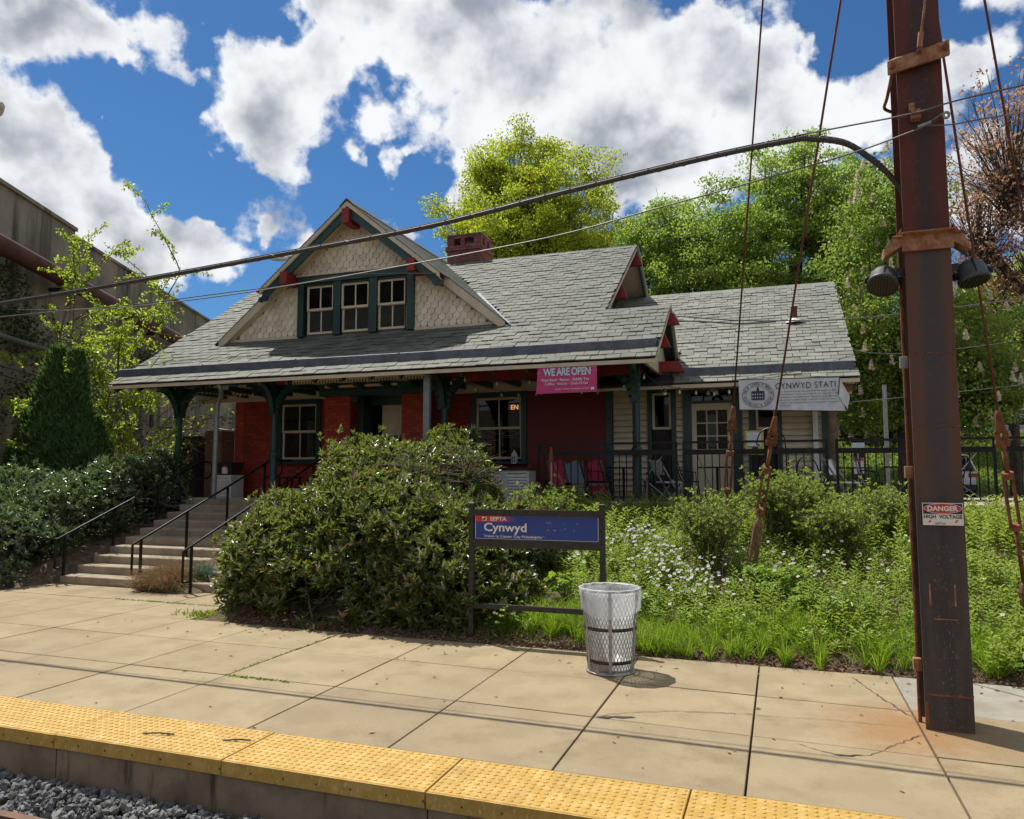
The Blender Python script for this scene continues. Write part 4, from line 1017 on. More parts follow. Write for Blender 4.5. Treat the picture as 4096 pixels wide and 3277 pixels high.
PP(MB().box(-.48, -.38, 14.88, 14.898, 2.44, 2.55), 'slot', M['ink'], nb_); PP(MB().box(-.5, -.4, 14.95, 15.05, 1.45, 2.40), 'stand', M['black'], nb_)

# ---------------------------------------------------------------- terrace furniture
def table(x, y, label, r=.36, z=1.45):
    t = empty('cafe_table', (x, y, z), label, 'table', 'cafe tables on the terrace')
    PP(MB().lathe([(0, .70), (r, .70), (r + .008, .71), (r, .725), (0, .73)], (x, y, z), 20), 'tabletop', M['black'], t)
    PP(MB().lathe([(.025, .02), (.025, .70)], (x, y, z), 10), 'pedestal', M['black'], t)
    mb = MB()
    for k in range(4): a = k * math.pi / 2 + .4; mb.beam((x, y, z + .05), (x + .28 * math.cos(a), y + .28 * math.sin(a), z + .012), .03, .02)
    PP(mb, 'foot', M['black'], t)
    return t
def copy_tree(o, loc, rz, label):
    c = o.copy(); COL.objects.link(c); c.location = loc; c.rotation_euler = (0, 0, rz); c['label'] = label
    for ch in list(o.children):
        d = ch.copy(); COL.objects.link(d); d.parent = c
    return c
def chair(label):
    t = empty('bistro_chair', (0, 0, 0), label, 'chair', 'black wire chairs on the terrace')
    def A(mb, n, m): return mb.build(n, m, t)
    A(MB().lathe([(0, .44), (.19, .44), (.20, .45), (.19, .46), (0, .46)], (0, 0, 0), 16), 'seat', M['black'])
    for sx in (-1, 1):
        A(MB().tube([(sx * .16, -.15, .44), (sx * .2, -.2, 0)], .010, 6), 'leg', M['black'])
        A(MB().tube([(sx * .16, .15, .44), (sx * .2, .22, 0)], .010, 6), 'leg', M['black'])
    A(MB().tube(bez([(-.19, .1, .44), (-.20, .18, .66), (-.13, .22, .84), (0, .23, .88), (.13, .22, .84), (.20, .18, .66), (.19, .1, .44)], 4), .011, 6).tube(bez([(-.1, .17, .45), (-.1, .2, .65), (0, .22, .74), (.1, .2, .65), (.1, .17, .45)], 4), .007, 6), 'backrest', M['black'])
    A(MB().tube(bez([(-.21, -.1, .62), (-.24, 0, .64), (-.2, .17, .66)], 4), .009, 6).tube(bez([(.21, -.1, .62), (.24, 0, .64), (.2, .17, .66)], 4), .009, 6).tube([(-.21, -.1, .62), (-.17, -.12, .44)], .008, 6).tube([(.21, -.1, .62), (.17, -.12, .44)], .008, 6), 'armrest', M['black'])
    return t
def folding(label, m, x, y, rz):
    t = empty('folding_chair', (x, y, 1.45), label, 'folding chair', 'folding chairs on the terrace', rz)
    def A(mb, n, mm): return mb.build(n, mm, t)
    for sx in (-.22, .22):
        A(MB().beam((sx, .22, 0), (sx, -.22, .48), .02, .03), 'leg', M['galv']); A(MB().beam((sx * .9, -.24, 0), (sx * .9, .30, .86), .02, .03), 'frame', M['galv'])
    A(MB().box(-.2, .2, -.2, .18, .43, .455), 'seat', m); A(MB().beam((0, .19, .58), (0, .30, .84), .38, .012, up=(0, 1, -.4)), 'backrest', m)
    return t
table(-2.9, 14.75, 'round black cafe table in front of the pale siding, left of the porch post'); table(-1.1, 14.5, 'round black cafe table before the wing door')
table(2.1, 14.9, 'round black cafe table behind the rusty pole'); table(1.35, 16.4, 'round black cafe table at the right corner of the wing')
c0 = chair('black wire chair left of the table beneath the pink banner'); c0.location = (-3.4, 14.6, 1.45); c0.rotation_euler = (0, 0, 1.9)
for x, y, rz, lb in ((-2.35, 14.9, -1.5, 'black wire chair just right of the green porch post'), (-1.62, 14.5, 1.8, 'black wire chair left of the wing door'), (-.5, 14.6, -1.7, 'black wire chair right of the wing door'),
                     (.55, 14.5, 2.6, 'black wire chair near the white downpipe of the wing'), (1.5, 14.7, 1.6, 'black wire chair on the terrace past the wing corner'), (2.75, 14.8, -1.5, 'black wire chair partly behind the rusty pole'), (4.6, 14.6, 1.2, 'black wire chair near the right edge of the photo')):
    copy_tree(c0, (x, y, 1.45), rz, lb)
folding('grey folding chair seen through the railing, by the siding', M['white'], -1.95, 14.2, 2.2)
folding('grey folding chair beside the wing corner', M['white'], 1.05, 14.15, 1.2)
folding('grey folding chair by the white car', M['white'], 4.0, 14.1, 1.4)
def lounger(x, m1, m2, label):
    t = empty('sling_chair', (x, 14.5, 1.45), label, 'deck chair', 'sling chairs under the red board')
    a = (x + .2, 14.35, 1.55); b = (x - .15, 14.9, 2.28)
    PP(MB().beam(a, b, .30, .012, up=(0, 1, -.4)), 'sling', m1, t); PP(MB().beam((x + .38, 14.4, 1.5), (x + .05, 14.95, 2.3), .03, .03), 'rail', M['wood'], t)
    PP(MB().beam((x - .02, 14.4, 1.5), (x - .32, 14.95, 2.3), .03, .03), 'rail', M['wood'], t)
    for k in range(3): PP(MB().box(x - .1, x + .35, 14.3, 14.34, 1.5 + .16 * k, 1.55 + .16 * k), 'slat', M['wood'], t)
M['sling_blue'] = mat('sling_blue', (.16, .22, .30), rough=.8); M['sling_red'] = mat('sling_red', (.45, .03, .07), rough=.8)
lounger(-3.85, M['sling_blue'], None, 'pale blue sling chair leaning below the red board'); lounger(-3.45, M['sling_red'], None, 'red sling chair right of the pale blue one'); lounger(-4.2, M['sling_red'], None, 'red sling chair at the left end of the railing')

# white louvred cabinets, bucket, boxes
def louvre(x0, x1, y, z0, z1, label, top=True, xtra=None):
    t = empty('louvred_cabinet', (x0, y, z0), label, 'cabinet', 'white louvred cabinets on the porch')
    PP(MB().box(x0 + .02, x1 - .02, y + .03, y + .45, z0, z1), 'body', M['white'], t)
    n = 2 if x1 - x0 > .8 else 1
    for k in range(n):
        a = x0 + (x1 - x0) * k / n; b = x0 + (x1 - x0) * (k + 1) / n - .01
        d = PP(MB().box(a, a + .05, y, y + .03, z0, z1).box(b - .05, b, y, y + .03, z0, z1).box(a + .05, b - .05, y, y + .03, z0, z0 + .06).box(a + .05, b - .05, y, y + .03, z1 - .06, z1), 'door', M['white'], t)
        z = z0 + .08
        while z < z1 - .1:
            PP(MB().add([(a + .05, y + .03, z + .045), (b - .05, y + .03, z + .045), (b - .05, y + .005, z), (a + .05, y + .005, z), (a + .05, y + .03, z + .037), (b - .05, y + .03, z + .037), (b - .05, y + .005, z - .008), (a + .05, y + .005, z - .008)], [(0, 1, 2, 3), (7, 6, 5, 4), (3, 2, 6, 7), (0, 4, 5, 1)]), 'louvre', M['white'], d); z += .058
    if top: PP(MB().box(x0 - .03, x1 + .03, y - .03, y + .48, z1, z1 + .035), 'top', M['sign_black'], t)
louvre(-5.62, -4.58, 13.95, 1.45, 2.12, 'white louvred cabinet with dark top below the OPEN window')
louvre(-12.72, -12.16, 14.6, 1.45, 2.02, 'white louvred cabinet at the top of the stairs', top=False)
tb = empty('storage_tub', (-12.4, 14.7, 2.03), 'dark open tub holding a jar, on the white cabinet by the stairs', 'tub')
PP(MB().add([(-12.57, 14.65, 2.03), (-12.2, 14.65, 2.03), (-12.2, 14.95, 2.03), (-12.57, 14.95, 2.03), (-12.63, 14.57, 2.32), (-12.14, 14.57, 2.32), (-12.14, 15.03, 2.32), (-12.63, 15.03, 2.32)], [(3, 2, 1, 0), (0, 1, 5, 4), (1, 2, 6, 5), (2, 3, 7, 6), (3, 0, 4, 7)]), 'tub_shell', M['sign_black'], tb)
jr = empty('paint_jar', (-12.36, 14.6, 2.06), 'white jar with red lid in front of the dark tub', 'jar')
PP(MB().lathe([(0, 0), (.065, 0), (.07, .02), (.07, .14), (.05, .16)], (-12.36, 14.6, 2.05), 14), 'jar_body', M['white'], jr, smooth=True); PP(MB().lathe([(.06, .16), (.06, .21), (0, .21)], (-12.36, 14.6, 2.05), 14), 'lid', M['red'], jr)
bx = empty('storage_cupboard', (-13.2, 15.2, 1.45), 'tall brown storage cupboard with a pale top edge at the porch end', 'cupboard')
PP(MB().box(-13.45, -12.95, 15.15, 15.6, 1.45, 3.12), 'cupboard_body', M['brown'], bx); PP(MB().prism([(-13.5, 3.17), (-12.92, 3.10), (-12.92, 3.14), (-13.5, 3.21)], 'y', 15.1, 15.62), 'cupboard_top', M['white'], bx)
thing(MB().box(-14.15, -13.55, 15.0, 15.5, 1.3, 3.0), 'bin_store', M['sign_black'], 'black bin store left of the brown cupboard', 'bin store', bevel=.02)
bs = empty('black_stool', (-10.95, 14.8, 1.45), 'low black metal stool against the brick wall at the stair head', 'stool')
for sx in (0, .35):
    for sy in (0, .3): PP(MB().box(-11.0 + sx, -10.97 + sx, 14.8 + sy, 14.83 + sy, 1.45, 1.95), 'leg', M['black'], bs)
PP(MB().box(-11.02, -10.6, 14.78, 15.15, 1.95, 1.98), 'seat', M['black'], bs)
thing(MB().lathe([(0, 0), (.11, 0), (.13, .26), (.135, .27), (.0, .25)], (-10.3, 14.5, 1.45), 16), 'plastic_bucket', M['white'], 'white bucket on the porch behind the right handrail', 'bucket', smooth=True)
ln = empty('window_lantern', (-5.40, 15.42, 2.37), 'small white lantern standing on the sill of the OPEN window', 'lantern')
PP(MB().box(-5.455, -5.345, 15.36, 15.46, 2.27, 2.45).prism([(-5.46, 2.45), (-5.34, 2.45), (-5.40, 2.56)], 'y', 15.36, 15.46), 'lantern_body', M['white'], ln)
for dx in (-.035, .01):
    for dz in (.03, .1): PP(MB().box(-5.40 + dx, -5.375 + dx, 15.352, 15.362, 2.27 + dz, 2.32 + dz), 'pane', M['ink'], ln)

# neon OPEN sign
ne = empty('neon_open_sign', (-5.6, 15.6, 3.5), 'neon OPEN sign behind the upper right window pane', 'neon sign')
em = emit('neon_orange', (1.0, .36, .10), 2.2); off = mat('neon_off', (.30, .26, .22), rough=.4)
put_text('OP', -5.74, 15.63, 3.46, .16, .10, off, ne, .01); put_text('EN', -5.56, 15.63, 3.46, .17, .10, em, ne, .012)
el_ = [(-5.56 + .24 * math.cos(a / 14 * math.pi), 15.632, 3.51 + .10 * math.sin(a / 14 * math.pi)) for a in range(29)]
PP(MB().tube(el_, .005, 5, caps=False), 'tube', off, ne)
gs = MB()
for x0, x1 in ((-6.24, -5.86), (-5.76, -5.34)):
    for sg in (1, -1):
        gs.tube([(x0 + (x1 - x0) * k / 8, 15.555, 2.93 + sg * .05 * math.sin(math.pi * k / 8)) for k in range(9)], .004, 4)
    gs.tube([(x0 + .05 + (x1 - x0 - .1) * k / 6, 15.555, 2.845) for k in range(7)], .003, 4)
thing(gs, 'window_lettering', M['galv'], 'thin pale curved lines on the lower panes of the OPEN window', 'window graphic')

# ---------------------------------------------------------------- banners
def sheet(quad, name, m, parent, nx=16, nz=8, wav=.012, thick=.0, fold=None):
    tl, tr, br, bl = [Vector(q) for q in quad]; V = []; 
    for j in range(nz + 1):
        for i in range(nx + 1):
            u, v = i / nx, j / nz; p = bl.lerp(br, u).lerp(tl.lerp(tr, u), v); p.y += wav * math.sin(u * 9 + v * 2) * (1 - v * .6); V.append(p)
    F = [(j * (nx + 1) + i, j * (nx + 1) + i + 1, (j + 1) * (nx + 1) + i + 1, (j + 1) * (nx + 1) + i) for j in range(nz) for i in range(nx)]
    n0 = len(V); V2 = V + [p + Vector((0, .004, 0)) for p in V]; F2 = F + [tuple(n0 + k for k in reversed(f)) for f in F]
    o = MB().add(V2, F2, .5).build(name, m, parent, smooth=True); relpar(o, parent); return o
bn = empty('open_banner', (-3.55, 13.0, 3.75), 'magenta WE ARE OPEN banner hanging from the porch eave', 'banner')
sheet([(-4.10, 13.0, 4.02), (-3.01, 13.0, 4.04), (-3.01, 13.0, 3.49), (-4.14, 13.0, 3.49)], 'banner_cloth', M['pink'], bn, wav=.004)
yb = 12.988
put_text('WE ARE OPEN', -4.00, yb, 3.80, .88, .145, M['letter_b'], bn, .035, space=.92)
put_text('Poke Bowl · Ramen · Bubble Tea ·', -4.03, yb, 3.705, .91, .05, M['letter'], bn, .02); put_text('Coffee · Snacks · Grab-N-Go', -3.97, yb, 3.635, .80, .05, M['letter'], bn, .008)
put_text('Order Online: theplatformz.com', -3.78, yb, 3.54, .63, .035, M['letter'], bn, .008)
sq = MB(); rg = random.Random(4)
for k in range(17):
    u = rg.random(); x = -4.08 + 1.04 * u; z = 3.965 + rg.uniform(-.02, .035) if k < 11 else rg.uniform(3.8, 3.95)
    if k >= 11: x = -4.085 if k % 2 else -3.05
    if k % 3 == 0:
        s = .018; sq.add([(x, yb, z), (x + s, yb, z + .008), (x + .004, yb, z + s)], [(0, 1, 2)])
    else:
        a = rg.uniform(0, 3); P = [Vector((x + .012 * i * math.cos(a) + .008 * (i % 2) * math.sin(a), yb, z + .012 * i * math.sin(a) - .008 * (i % 2) * math.cos(a))) for i in range(5)]
        sq.tube(P, .0022, 4)
PP(sq, 'confetti_print', M['letter_b'], bn)
PP(MB().box(-3.12, -3.06, yb, yb + .003, 3.53, 3.575), 'print_block', M['letter'], bn)
# station banner, its right end folded over
b2 = empty('station_banner', (.2, 14.66, 3.5), 'torn white CYNWYD STATION history banner tied under the wing eave', 'banner')
sheet([(-.69, 14.66, 3.79), (1.04, 14.66, 3.77), (1.13, 14.66, 3.16), (-.682, 14.66, 3.235)], 'banner_cloth', M['bannerw'], b2, wav=.006)
PP(MB().add([(1.04, 14.64, 3.77), (1.20, 14.60, 3.42), (1.16, 14.62, 3.2), (1.02, 14.63, 3.44), (1.045, 14.65, 3.77), (1.205, 14.61, 3.42), (1.165, 14.63, 3.2), (1.025, 14.64, 3.44)], [(0, 3, 2, 1), (4, 5, 6, 7), (0, 4, 7, 3), (1, 2, 6, 5)]), 'folded_corner', M['bannerw'], b2)
PP(MB().add([(1.045, 14.63, 3.77), (1.01, 14.625, 3.45), (1.03, 14.625, 3.46), (1.055, 14.63, 3.74)], [(0, 1, 2, 3)]), 'fold_shadow_strip', M['navy'], b2)
yb = 14.642
put_text('CYNWYD STATI', -.04, yb, 3.60, 1.02, .11, M['navy'], b2, .0, space=1.1)
for k, l in enumerate(['was opened by the Pennsylvania Railroad in 1890.', 'One hundred twenty years later, it was restored - and', 'continues to be maintained - by the Lower Merion', 'Historical Society. Your support of the Society', 'sustains a local business and a community treasure.', 'Thank you.']):
    put_text(l, .01, yb, 3.53 - k * .052, min(1.0, .0205 * len(l)), .030, M['ink'], b2, .006)
PP(MB().tube([(-.35 + .275 * math.cos(a * math.pi / 16), yb, 3.505 + .235 * math.sin(a * math.pi / 16)) for a in range(33)], .005, 4, caps=False).tube([(-.35 + .20 * math.cos(a * math.pi / 16), yb, 3.505 + .165 * math.sin(a * math.pi / 16)) for a in range(33)], .003, 4, caps=False), 'seal_ring', M['navy'], b2)
def ring_text(s, a0, a1, up, R0x=.237, R0z=.20):
    n = len(s)
    for k, ch_ in enumerate(s):
        if ch_ == ' ': continue
        a = R(a0 + (a1 - a0) * k / max(1, n - 1)); h_ = .038
        me = text_mesh(ch_, .026 if ch_ not in 'I' else .008, h_, M['navy'], .02, name='seal_letter')
        rot = (a - math.pi / 2) if up else (a + math.pi / 2)
        c = Vector((-.35 + R0x * math.cos(a), yb - .001, 3.505 + R0z * math.sin(a)))
        for v in me.vertices:
            q = Vector((v.co.x - .013, 0, v.co.z - .019)); v.co = Vector((q.x * math.cos(rot) - q.z * math.sin(rot), 0, q.x * math.sin(rot) + q.z * math.cos(rot)))
        me.update(); o = link('seal_letter', me, b2, c); o.matrix_parent_inverse = Matrix.Translation(-b2.location)
ring_text('THE o LOWER o MERION', 172, 8, True); ring_text('HISTORICAL o SOCIETY', 190, 352, False)
hs = MB(); X, Z = -.35, 3.41
hs.box(X - .115, X + .115, yb, yb + .002, Z, Z + .14); hs.prism([(X - .125, Z + .14), (X + .125, Z + .14), (X + .1, Z + .165), (X - .1, Z + .165)], 'y', yb, yb + .002)
hs.prism([(X - .02, Z + .165), (X + .02, Z + .165), (X + .02, Z + .20), (X, Z + .27), (X - .02, Z + .20)], 'y', yb, yb + .002)
PP(hs, 'seal_house', M['navy'], b2)
hw_ = MB()
for i in range(5):
    for j in range(2): hw_.box(X - .10 + i * .043, X - .082 + i * .043, yb - .002, yb - .0005, Z + .03 + j * .06, Z + .055 + j * .06)
PP(hw_, 'seal_windows', M['bannerw'], b2)
PP(MB().tube([(-.69, 14.66, 3.80), (.2, 14.65, 3.84), (1.04, 14.66, 3.78)], .006, 5).tube([(-.68, 14.655, 3.235), (.2, 14.655, 3.20), (1.12, 14.65, 3.16)], .007, 5), 'hem_rope', M['ink'], b2)

# ---------------------------------------------------------------- string lights
def strand(pts, nb, label, zdrop=.05):
    t = empty('string_lights', pts[0], label, 'string lights', 'bulb strings hung under the porch')
    P = []
    for a, b in zip(pts[:-1], pts[1:]):
        a = Vector(a); b = Vector(b); n = 8; sg = (b - a).length * .06
        for k in range(n): u = k / n; p = a.lerp(b, u); p.z -= sg * 4 * u * (1 - u); P.append(p)
    P.append(Vector(pts[-1])); PP(MB().tube(P, .005, 4), 'wire', M['sign_black'], t)
    for k in range(nb):
        p = P[int((k + .5) * (len(P) - 1) / nb)]
        sck = PP(MB().tube([p, p - Vector((0, 0, .05))], .012, 6), 'socket', M['sign_black'], t)
        PP(MB().lathe([(.012, -.05), (.026, -.09), (.020, -.12), (0, -.13)], p, 8), 'bulb', M['bulb'], t, smooth=True)
strand([(-5.9, 13.9, 3.88), (-4.9, 15.3, 3.85), (-4.2, 13.95, 3.88), (-3.2, 15.3, 3.85), (-2.5, 13.9, 4.0)], 12, 'bulb string zigzagging under the porch ceiling by the OPEN window')
strand([(-6.5, 13.85, 4.0), (-5.8, 13.6, 3.98), (-4.1, 13.85, 3.97)], 5, 'bulb string along the red porch beam left of the pink banner')
strand([(-2.45, 13.9, 4.05), (-2.1, 14.6, 3.75), (-1.6, 14.8, 3.72), (-1.15, 14.85, 3.66), (-.7, 14.7, 3.72)], 6, 'bulb string from the green post to the wing eave')
strand([(-12.2, 14.6, 4.0), (-11.6, 14.2, 3.98), (-10.7, 14.5, 4.0)], 4, 'bulb string over the stair head')

# ---------------------------------------------------------------- station name sign
sg = empty('station_sign', (-2.9, 8.87, 0), 'black framed blue station name sign reading Cynwyd', 'sign')
YS = 8.87
for x in (-3.675, -2.005): PP(MB().box(x - .03, x + .03, YS - .03, YS + .03, -.05, 1.665).cbox(x - .036, x + .036, YS - .036, YS + .036, 1.66, 1.68, .006), 'post', M['sign_black'], sg)
PP(MB().box(-3.645, -2.035, YS - .025, YS + .025, 1.52, 1.60), 'top_rail', M['sign_black'], sg); PP(MB().box(-3.645, -2.035, YS - .025, YS + .025, 1.135, 1.235), 'bottom_rail', M['sign_black'], sg)
PP(MB().box(-3.645, -2.035, YS - .022, YS + .022, .38, .44), 'lower_rail', M['sign_black'], sg)
pn = PP(MB().box(-3.63, -2.04, YS - .015, YS + .015, 1.225, 1.53), 'panel', M['signblue'], sg)
rm = bpy.data.materials.new('red_fade'); rm.use_nodes = True; g = NT(rm.node_tree)
o_ = g.n('ShaderNodeOutputMaterial'); p_ = g.n('ShaderNodeBsdfPrincipled'); ps = g.n('ShaderNodeSeparateXYZ', i_0=g.n('ShaderNodeNewGeometry').outputs['Position']).outputs[0]
g.set(p_.inputs['Base Color'], g.mix(g.mapr(ps, -3.38, -3.08), (.60, .03, .03), (.026, .058, .27))); p_.inputs['Roughness'].default_value = .4; g.t.links.new(p_.outputs[0], o_.inputs[0])
PP(MB().box(-3.615, -3.07, YS - .019, YS - .016, 1.445, 1.52), 'red_band', rm, pn)
PP(MB().box(-3.615, -2.055, YS - .0175, YS - .0155, 1.236, 1.241).box(-3.615, -2.055, YS - .0175, YS - .0155, 1.519, 1.5235).box(-3.62, -3.615, YS - .0175, YS - .0155, 1.236, 1.523).box(-2.055, -2.05, YS - .0175, YS - .0155, 1.236, 1.523), 'pin_line', M['letter'], pn)
ya = YS - .0205
put_text('SEPTA', -3.425, ya, 1.459, .22, .050, M['letter'], sg, .02); put_text('Cynwyd', -3.505, ya, 1.297, .56, .138, M['letter'], sg, .022); put_text('Trains to Center City Philadelphia', -3.505, ya, 1.247, .755, .040, M['letter'], sg, .01)
PP(MB().box(-3.53, -3.468, ya - .001, ya + .001, 1.459, 1.507), 'emblem_ground', M['letter'], sg)
PP(MB().prism([(-3.525, 1.464), (-3.497, 1.464), (-3.508, 1.482), (-3.525, 1.482)], 'y', ya - .003, ya - .0015).prism([(-3.503, 1.486), (-3.473, 1.486), (-3.473, 1.502), (-3.49, 1.502)], 'y', ya - .003, ya - .0015), 'emblem_mark', M['signred'], sg)
PP(MB().prism([(-3.52, 1.49), (-3.51, 1.485), (-3.50, 1.492), (-3.485, 1.48), (-3.478, 1.47), (-3.49, 1.466), (-3.505, 1.476), (-3.52, 1.486)], 'y', ya - .004, ya - .0032), 'emblem_swirl', M['navy'], sg)
scx = MB(); rg = random.Random(5)
for k in range(15):
    x = rg.uniform(-2.75, -2.3); z = rg.choice([rg.uniform(1.35, 1.375), rg.uniform(1.43, 1.45)]) if k < 11 else rg.uniform(1.27, 1.5); a = rg.uniform(-.4, .8); L = rg.uniform(.006, .03)
    scx.add([(x, ya + .003, z), (x + L * math.cos(a), ya + .003, z + L * math.sin(a)), (x + L * math.cos(a), ya + .003, z + L * math.sin(a) + .003), (x, ya + .003, z + .002)], [(0, 1, 2, 3)])
tag(PP(scx, 'scratches', M['letter'], pn), kind='stuff')

# ---------------------------------------------------------------- litter bin
BX, BY = -1.72, 7.93
tc_ = empty('litter_bin', (BX, BY, 0), 'grey expanded steel mesh litter bin at the edge of the paving', 'litter bin')
HB = .845; rb0, rt0 = .235, .30
def rr(z): return rb0 + (rt0 - rb0) * (z / HB)
mm = MB(); NCOL = 44; NR = 17
for j in range(NR):
    for k in range(NCOL):
        z0 = .02 + (HB - .05) * j / NR; z1 = .02 + (HB - .05) * (j + 1) / NR
        a0 = 2 * math.pi * (k + (.5 if j % 2 else 0)) / NCOL
        for sgn in (-1, 1):
            a1 = a0 + sgn * math.pi / NCOL
            p = Vector((BX + rr(z0) * math.cos(a0), BY + rr(z0) * math.sin(a0), z0)); q = Vector((BX + rr(z1) * math.cos(a1), BY + rr(z1) * math.sin(a1), z1))
            nrm = Vector((math.cos(a0), math.sin(a0), 0)); mm.beam(p, q, .0065, .004, up=nrm)
tag(PP(mm, 'mesh_body', M['galv'], tc_), kind='stuff')
for k in range(6):
    a = 2 * math.pi * k / 6 - 1.36; n_ = Vector((math.cos(a), math.sin(a), 0))
    PP(MB().beam(Vector((BX, BY, .0)) + n_ * (rr(0) + .006), Vector((BX, BY, HB)) + n_ * (rr(HB) + .006), .034, .005, up=n_), 'upright', M['galv'], tc_)
for z, hh in ((.02, .02), (.13, .035), (.46, .035)):
    PP(MB().lathe([(rr(z) + .002, -hh / 2), (rr(z) + .005, -hh / 2), (rr(z) + .006, hh / 2), (rr(z) + .002, hh / 2), (rr(z) + .002, -hh / 2)], (BX, BY, z), 32), 'hoop', M['sign_black'] if z > .03 else M['galv'], tc_, smooth=True)
PP(MB().tube([(BX + (rr(HB) + .004) * math.cos(a * math.pi / 18), BY + (rr(HB) + .004) * math.sin(a * math.pi / 18), HB) for a in range(37)], .014, 8, caps=False), 'rim', M['galv'], tc_, smooth=True)
PP(MB().tube([(BX + (rr(0) + .012) * math.cos(a * math.pi / 18), BY + (rr(0) + .012) * math.sin(a * math.pi / 18), .012) for a in range(37)], .011, 6, caps=False), 'base_ring', M['galv'], tc_, smooth=True)
# clear liner
lm = bpy.data.materials.new('clear_liner'); lm.use_nodes = True; g = NT(lm.node_tree)
o_ = g.n('ShaderNodeOutputMaterial'); d_ = g.n('ShaderNodeBsdfPrincipled'); tl_ = g.n('ShaderNodeBsdfTranslucent'); tp = g.n('ShaderNodeBsdfTransparent'); m1 = g.n('ShaderNodeMixShader'); m2 = g.n('ShaderNodeMixShader')
d_.inputs['Base Color'].default_value = (.82, .85, .87, 1); d_.inputs['Roughness'].default_value = .3; tl_.inputs[0].default_value = (.93, .95, .97, 1)
m1.inputs[0].default_value = .68; g.t.links.new(d_.outputs[0], m1.inputs[1]); g.t.links.new(tl_.outputs[0], m1.inputs[2])
wv_ = g.noise(g.vmath('MULTIPLY', g.n('ShaderNodeNewGeometry').outputs['Position'], (14, 14, 3)), 1.0, 4, .6)
g.set(m2.inputs[0], g.math('MULTIPLY', g.mapr(wv_, .35, .7, .62, .92), g.mapr(g.n('ShaderNodeSeparateXYZ', i_0=g.n('ShaderNodeNewGeometry').outputs['Position']).outputs[2], .50, .60, .62, 1.0))); g.t.links.new(tp.outputs[0], m2.inputs[1]); g.t.links.new(m1.outputs[0], m2.inputs[2]); g.t.links.new(m2.outputs[0], o_.inputs[0])
def liner():
    V = []; F = []; n = 72; prof = []
    for z in np.linspace(.05, HB, 12): prof.append((rr(z) - .018, z))
    prof += [(rr(HB) + .006, HB + .018), (rr(HB) + .022, HB + .012)]
    for t in np.linspace(.03, .27, 7): prof.append((rr(HB - t) + .022, HB - t))
    for i, (r_, z) in enumerate(prof):
        for k in range(n):
            a = 2 * math.pi * k / n; fold = .006 * math.sin(a * 13 + i * .7) * min(1, max(0, (i - 1) * .15)) + .003 * math.sin(a * 29 + i)
            zz = z
            if i > 13: u = (i - 13) / 7; zz = HB - (HB - z) * (1 - .22 * (.5 + .5 * math.sin(a * 2 + 1.2)) * u); fold += .012 * u * math.sin(a * 3 + .5)
            V.append((BX + (r_ + fold) * math.cos(a), BY + (r_ + fold) * math.sin(a), zz))
    for i in range(len(prof) - 1):
        for k in range(n): F.append((i * n + k, i * n + (k + 1) % n, (i + 1) * n + (k + 1) % n, (i + 1) * n + k))
    return MB().add(V, F, .5)
ll = liner().build('bin_liner', lm, None, smooth=True); tag(ll, 'clear plastic liner draped over the rim of the mesh bin', 'bin liner')
kn = MB(); pts = []
for k in range(41):
    a = 2 * math.pi * k / 40; z = HB - .29 + .035 * math.sin(a * 2 + 1.2); pts.append((BX + (rr(z) + .03) * math.cos(a), BY + (rr(z) + .03) * math.sin(a), z))

for i, (dx, dy, s, m, lb, nm) in enumerate(((-.02, -.08, .075, mat('paper_bag', (.45, .27, .15), (.38, .22, .12), rough=.8), 'crumpled brown paper bag at the bottom of the litter bin', 'paper_bag'), (.10, -.05, .07, M['bannerw'], 'crumpled clear wrapping in the bottom of the litter bin', 'plastic_wrapping'), (.05, -.13, .05, M['red'], 'red carton at the bottom of the litter bin', 'carton'))):
    mb = MB(); stone(mb, (BX + dx, BY + dy, .02 + s), s * 1.5); thing(mb, nm, m, lb, 'rubbish')

# ---------------------------------------------------------------- the rusty pole
pm = bpy.data.materials.new('weathered_steel'); pm.use_nodes = True; g = NT(pm.node_tree)
o_ = g.n('ShaderNodeOutputMaterial'); p_ = g.n('ShaderNodeBsdfPrincipled'); pos = g.n('ShaderNodeNewGeometry').outputs['Position']
sep = g.n('ShaderNodeSeparateXYZ', i_0=pos); xx = sep.outputs[0]; zz = sep.outputs[2]
n1 = g.noise(g.vmath('MULTIPLY', pos, (7, 7, .8)), 1.0, 6, .6); n2 = g.noise(pos, 22.0, 6, .7)
mid_ = g.mapr(g.math('ABSOLUTE', g.math('SUBTRACT', g.math('ADD', xx, g.math('MULTIPLY', g.math('SUBTRACT', n1, .5), .16)), 1.225)), .03, .13, 1.0, 0.0)
up = g.mapr(zz, 3.95, 4.05)
low = g.mapr(zz, 1.6, 2.2)
red_ = g.mix(mid_, (.098, .022, .013), (.048, .024, .024))
brown = g.mix(mid_, (.105, .052, .032), (.058, .050, .050))
dark_ = g.mix(g.mapr(n1, .35, .65), (.062, .052, .046), (.036, .034, .034))
c = g.mix(low, dark_, brown); c = g.mix(up, c, red_)
c = g.mix(g.mapr(n2, .53, .70, 0, .5), c, (.15, .052, .024))
speck = g.math('MULTIPLY', g.mapr(g.noise(g.vmath('MULTIPLY', pos, (60, 60, 30)), 1.0, 3, .7), .60, .68), g.math('MULTIPLY', mid_, g.mapr(zz, 1.2, 1.6, 1.0, 0.0)))
c = g.mix(g.math('MULTIPLY', speck, .55), c, (.26, .28, .27))
base_ = g.mapr(zz, .0, .10, 1, 0); c = g.mix(g.math('MULTIPLY', base_, .4), c, (.16, .07, .03))
g.set(p_.inputs['Base Color'], c); p_.inputs['Roughness'].default_value = .78
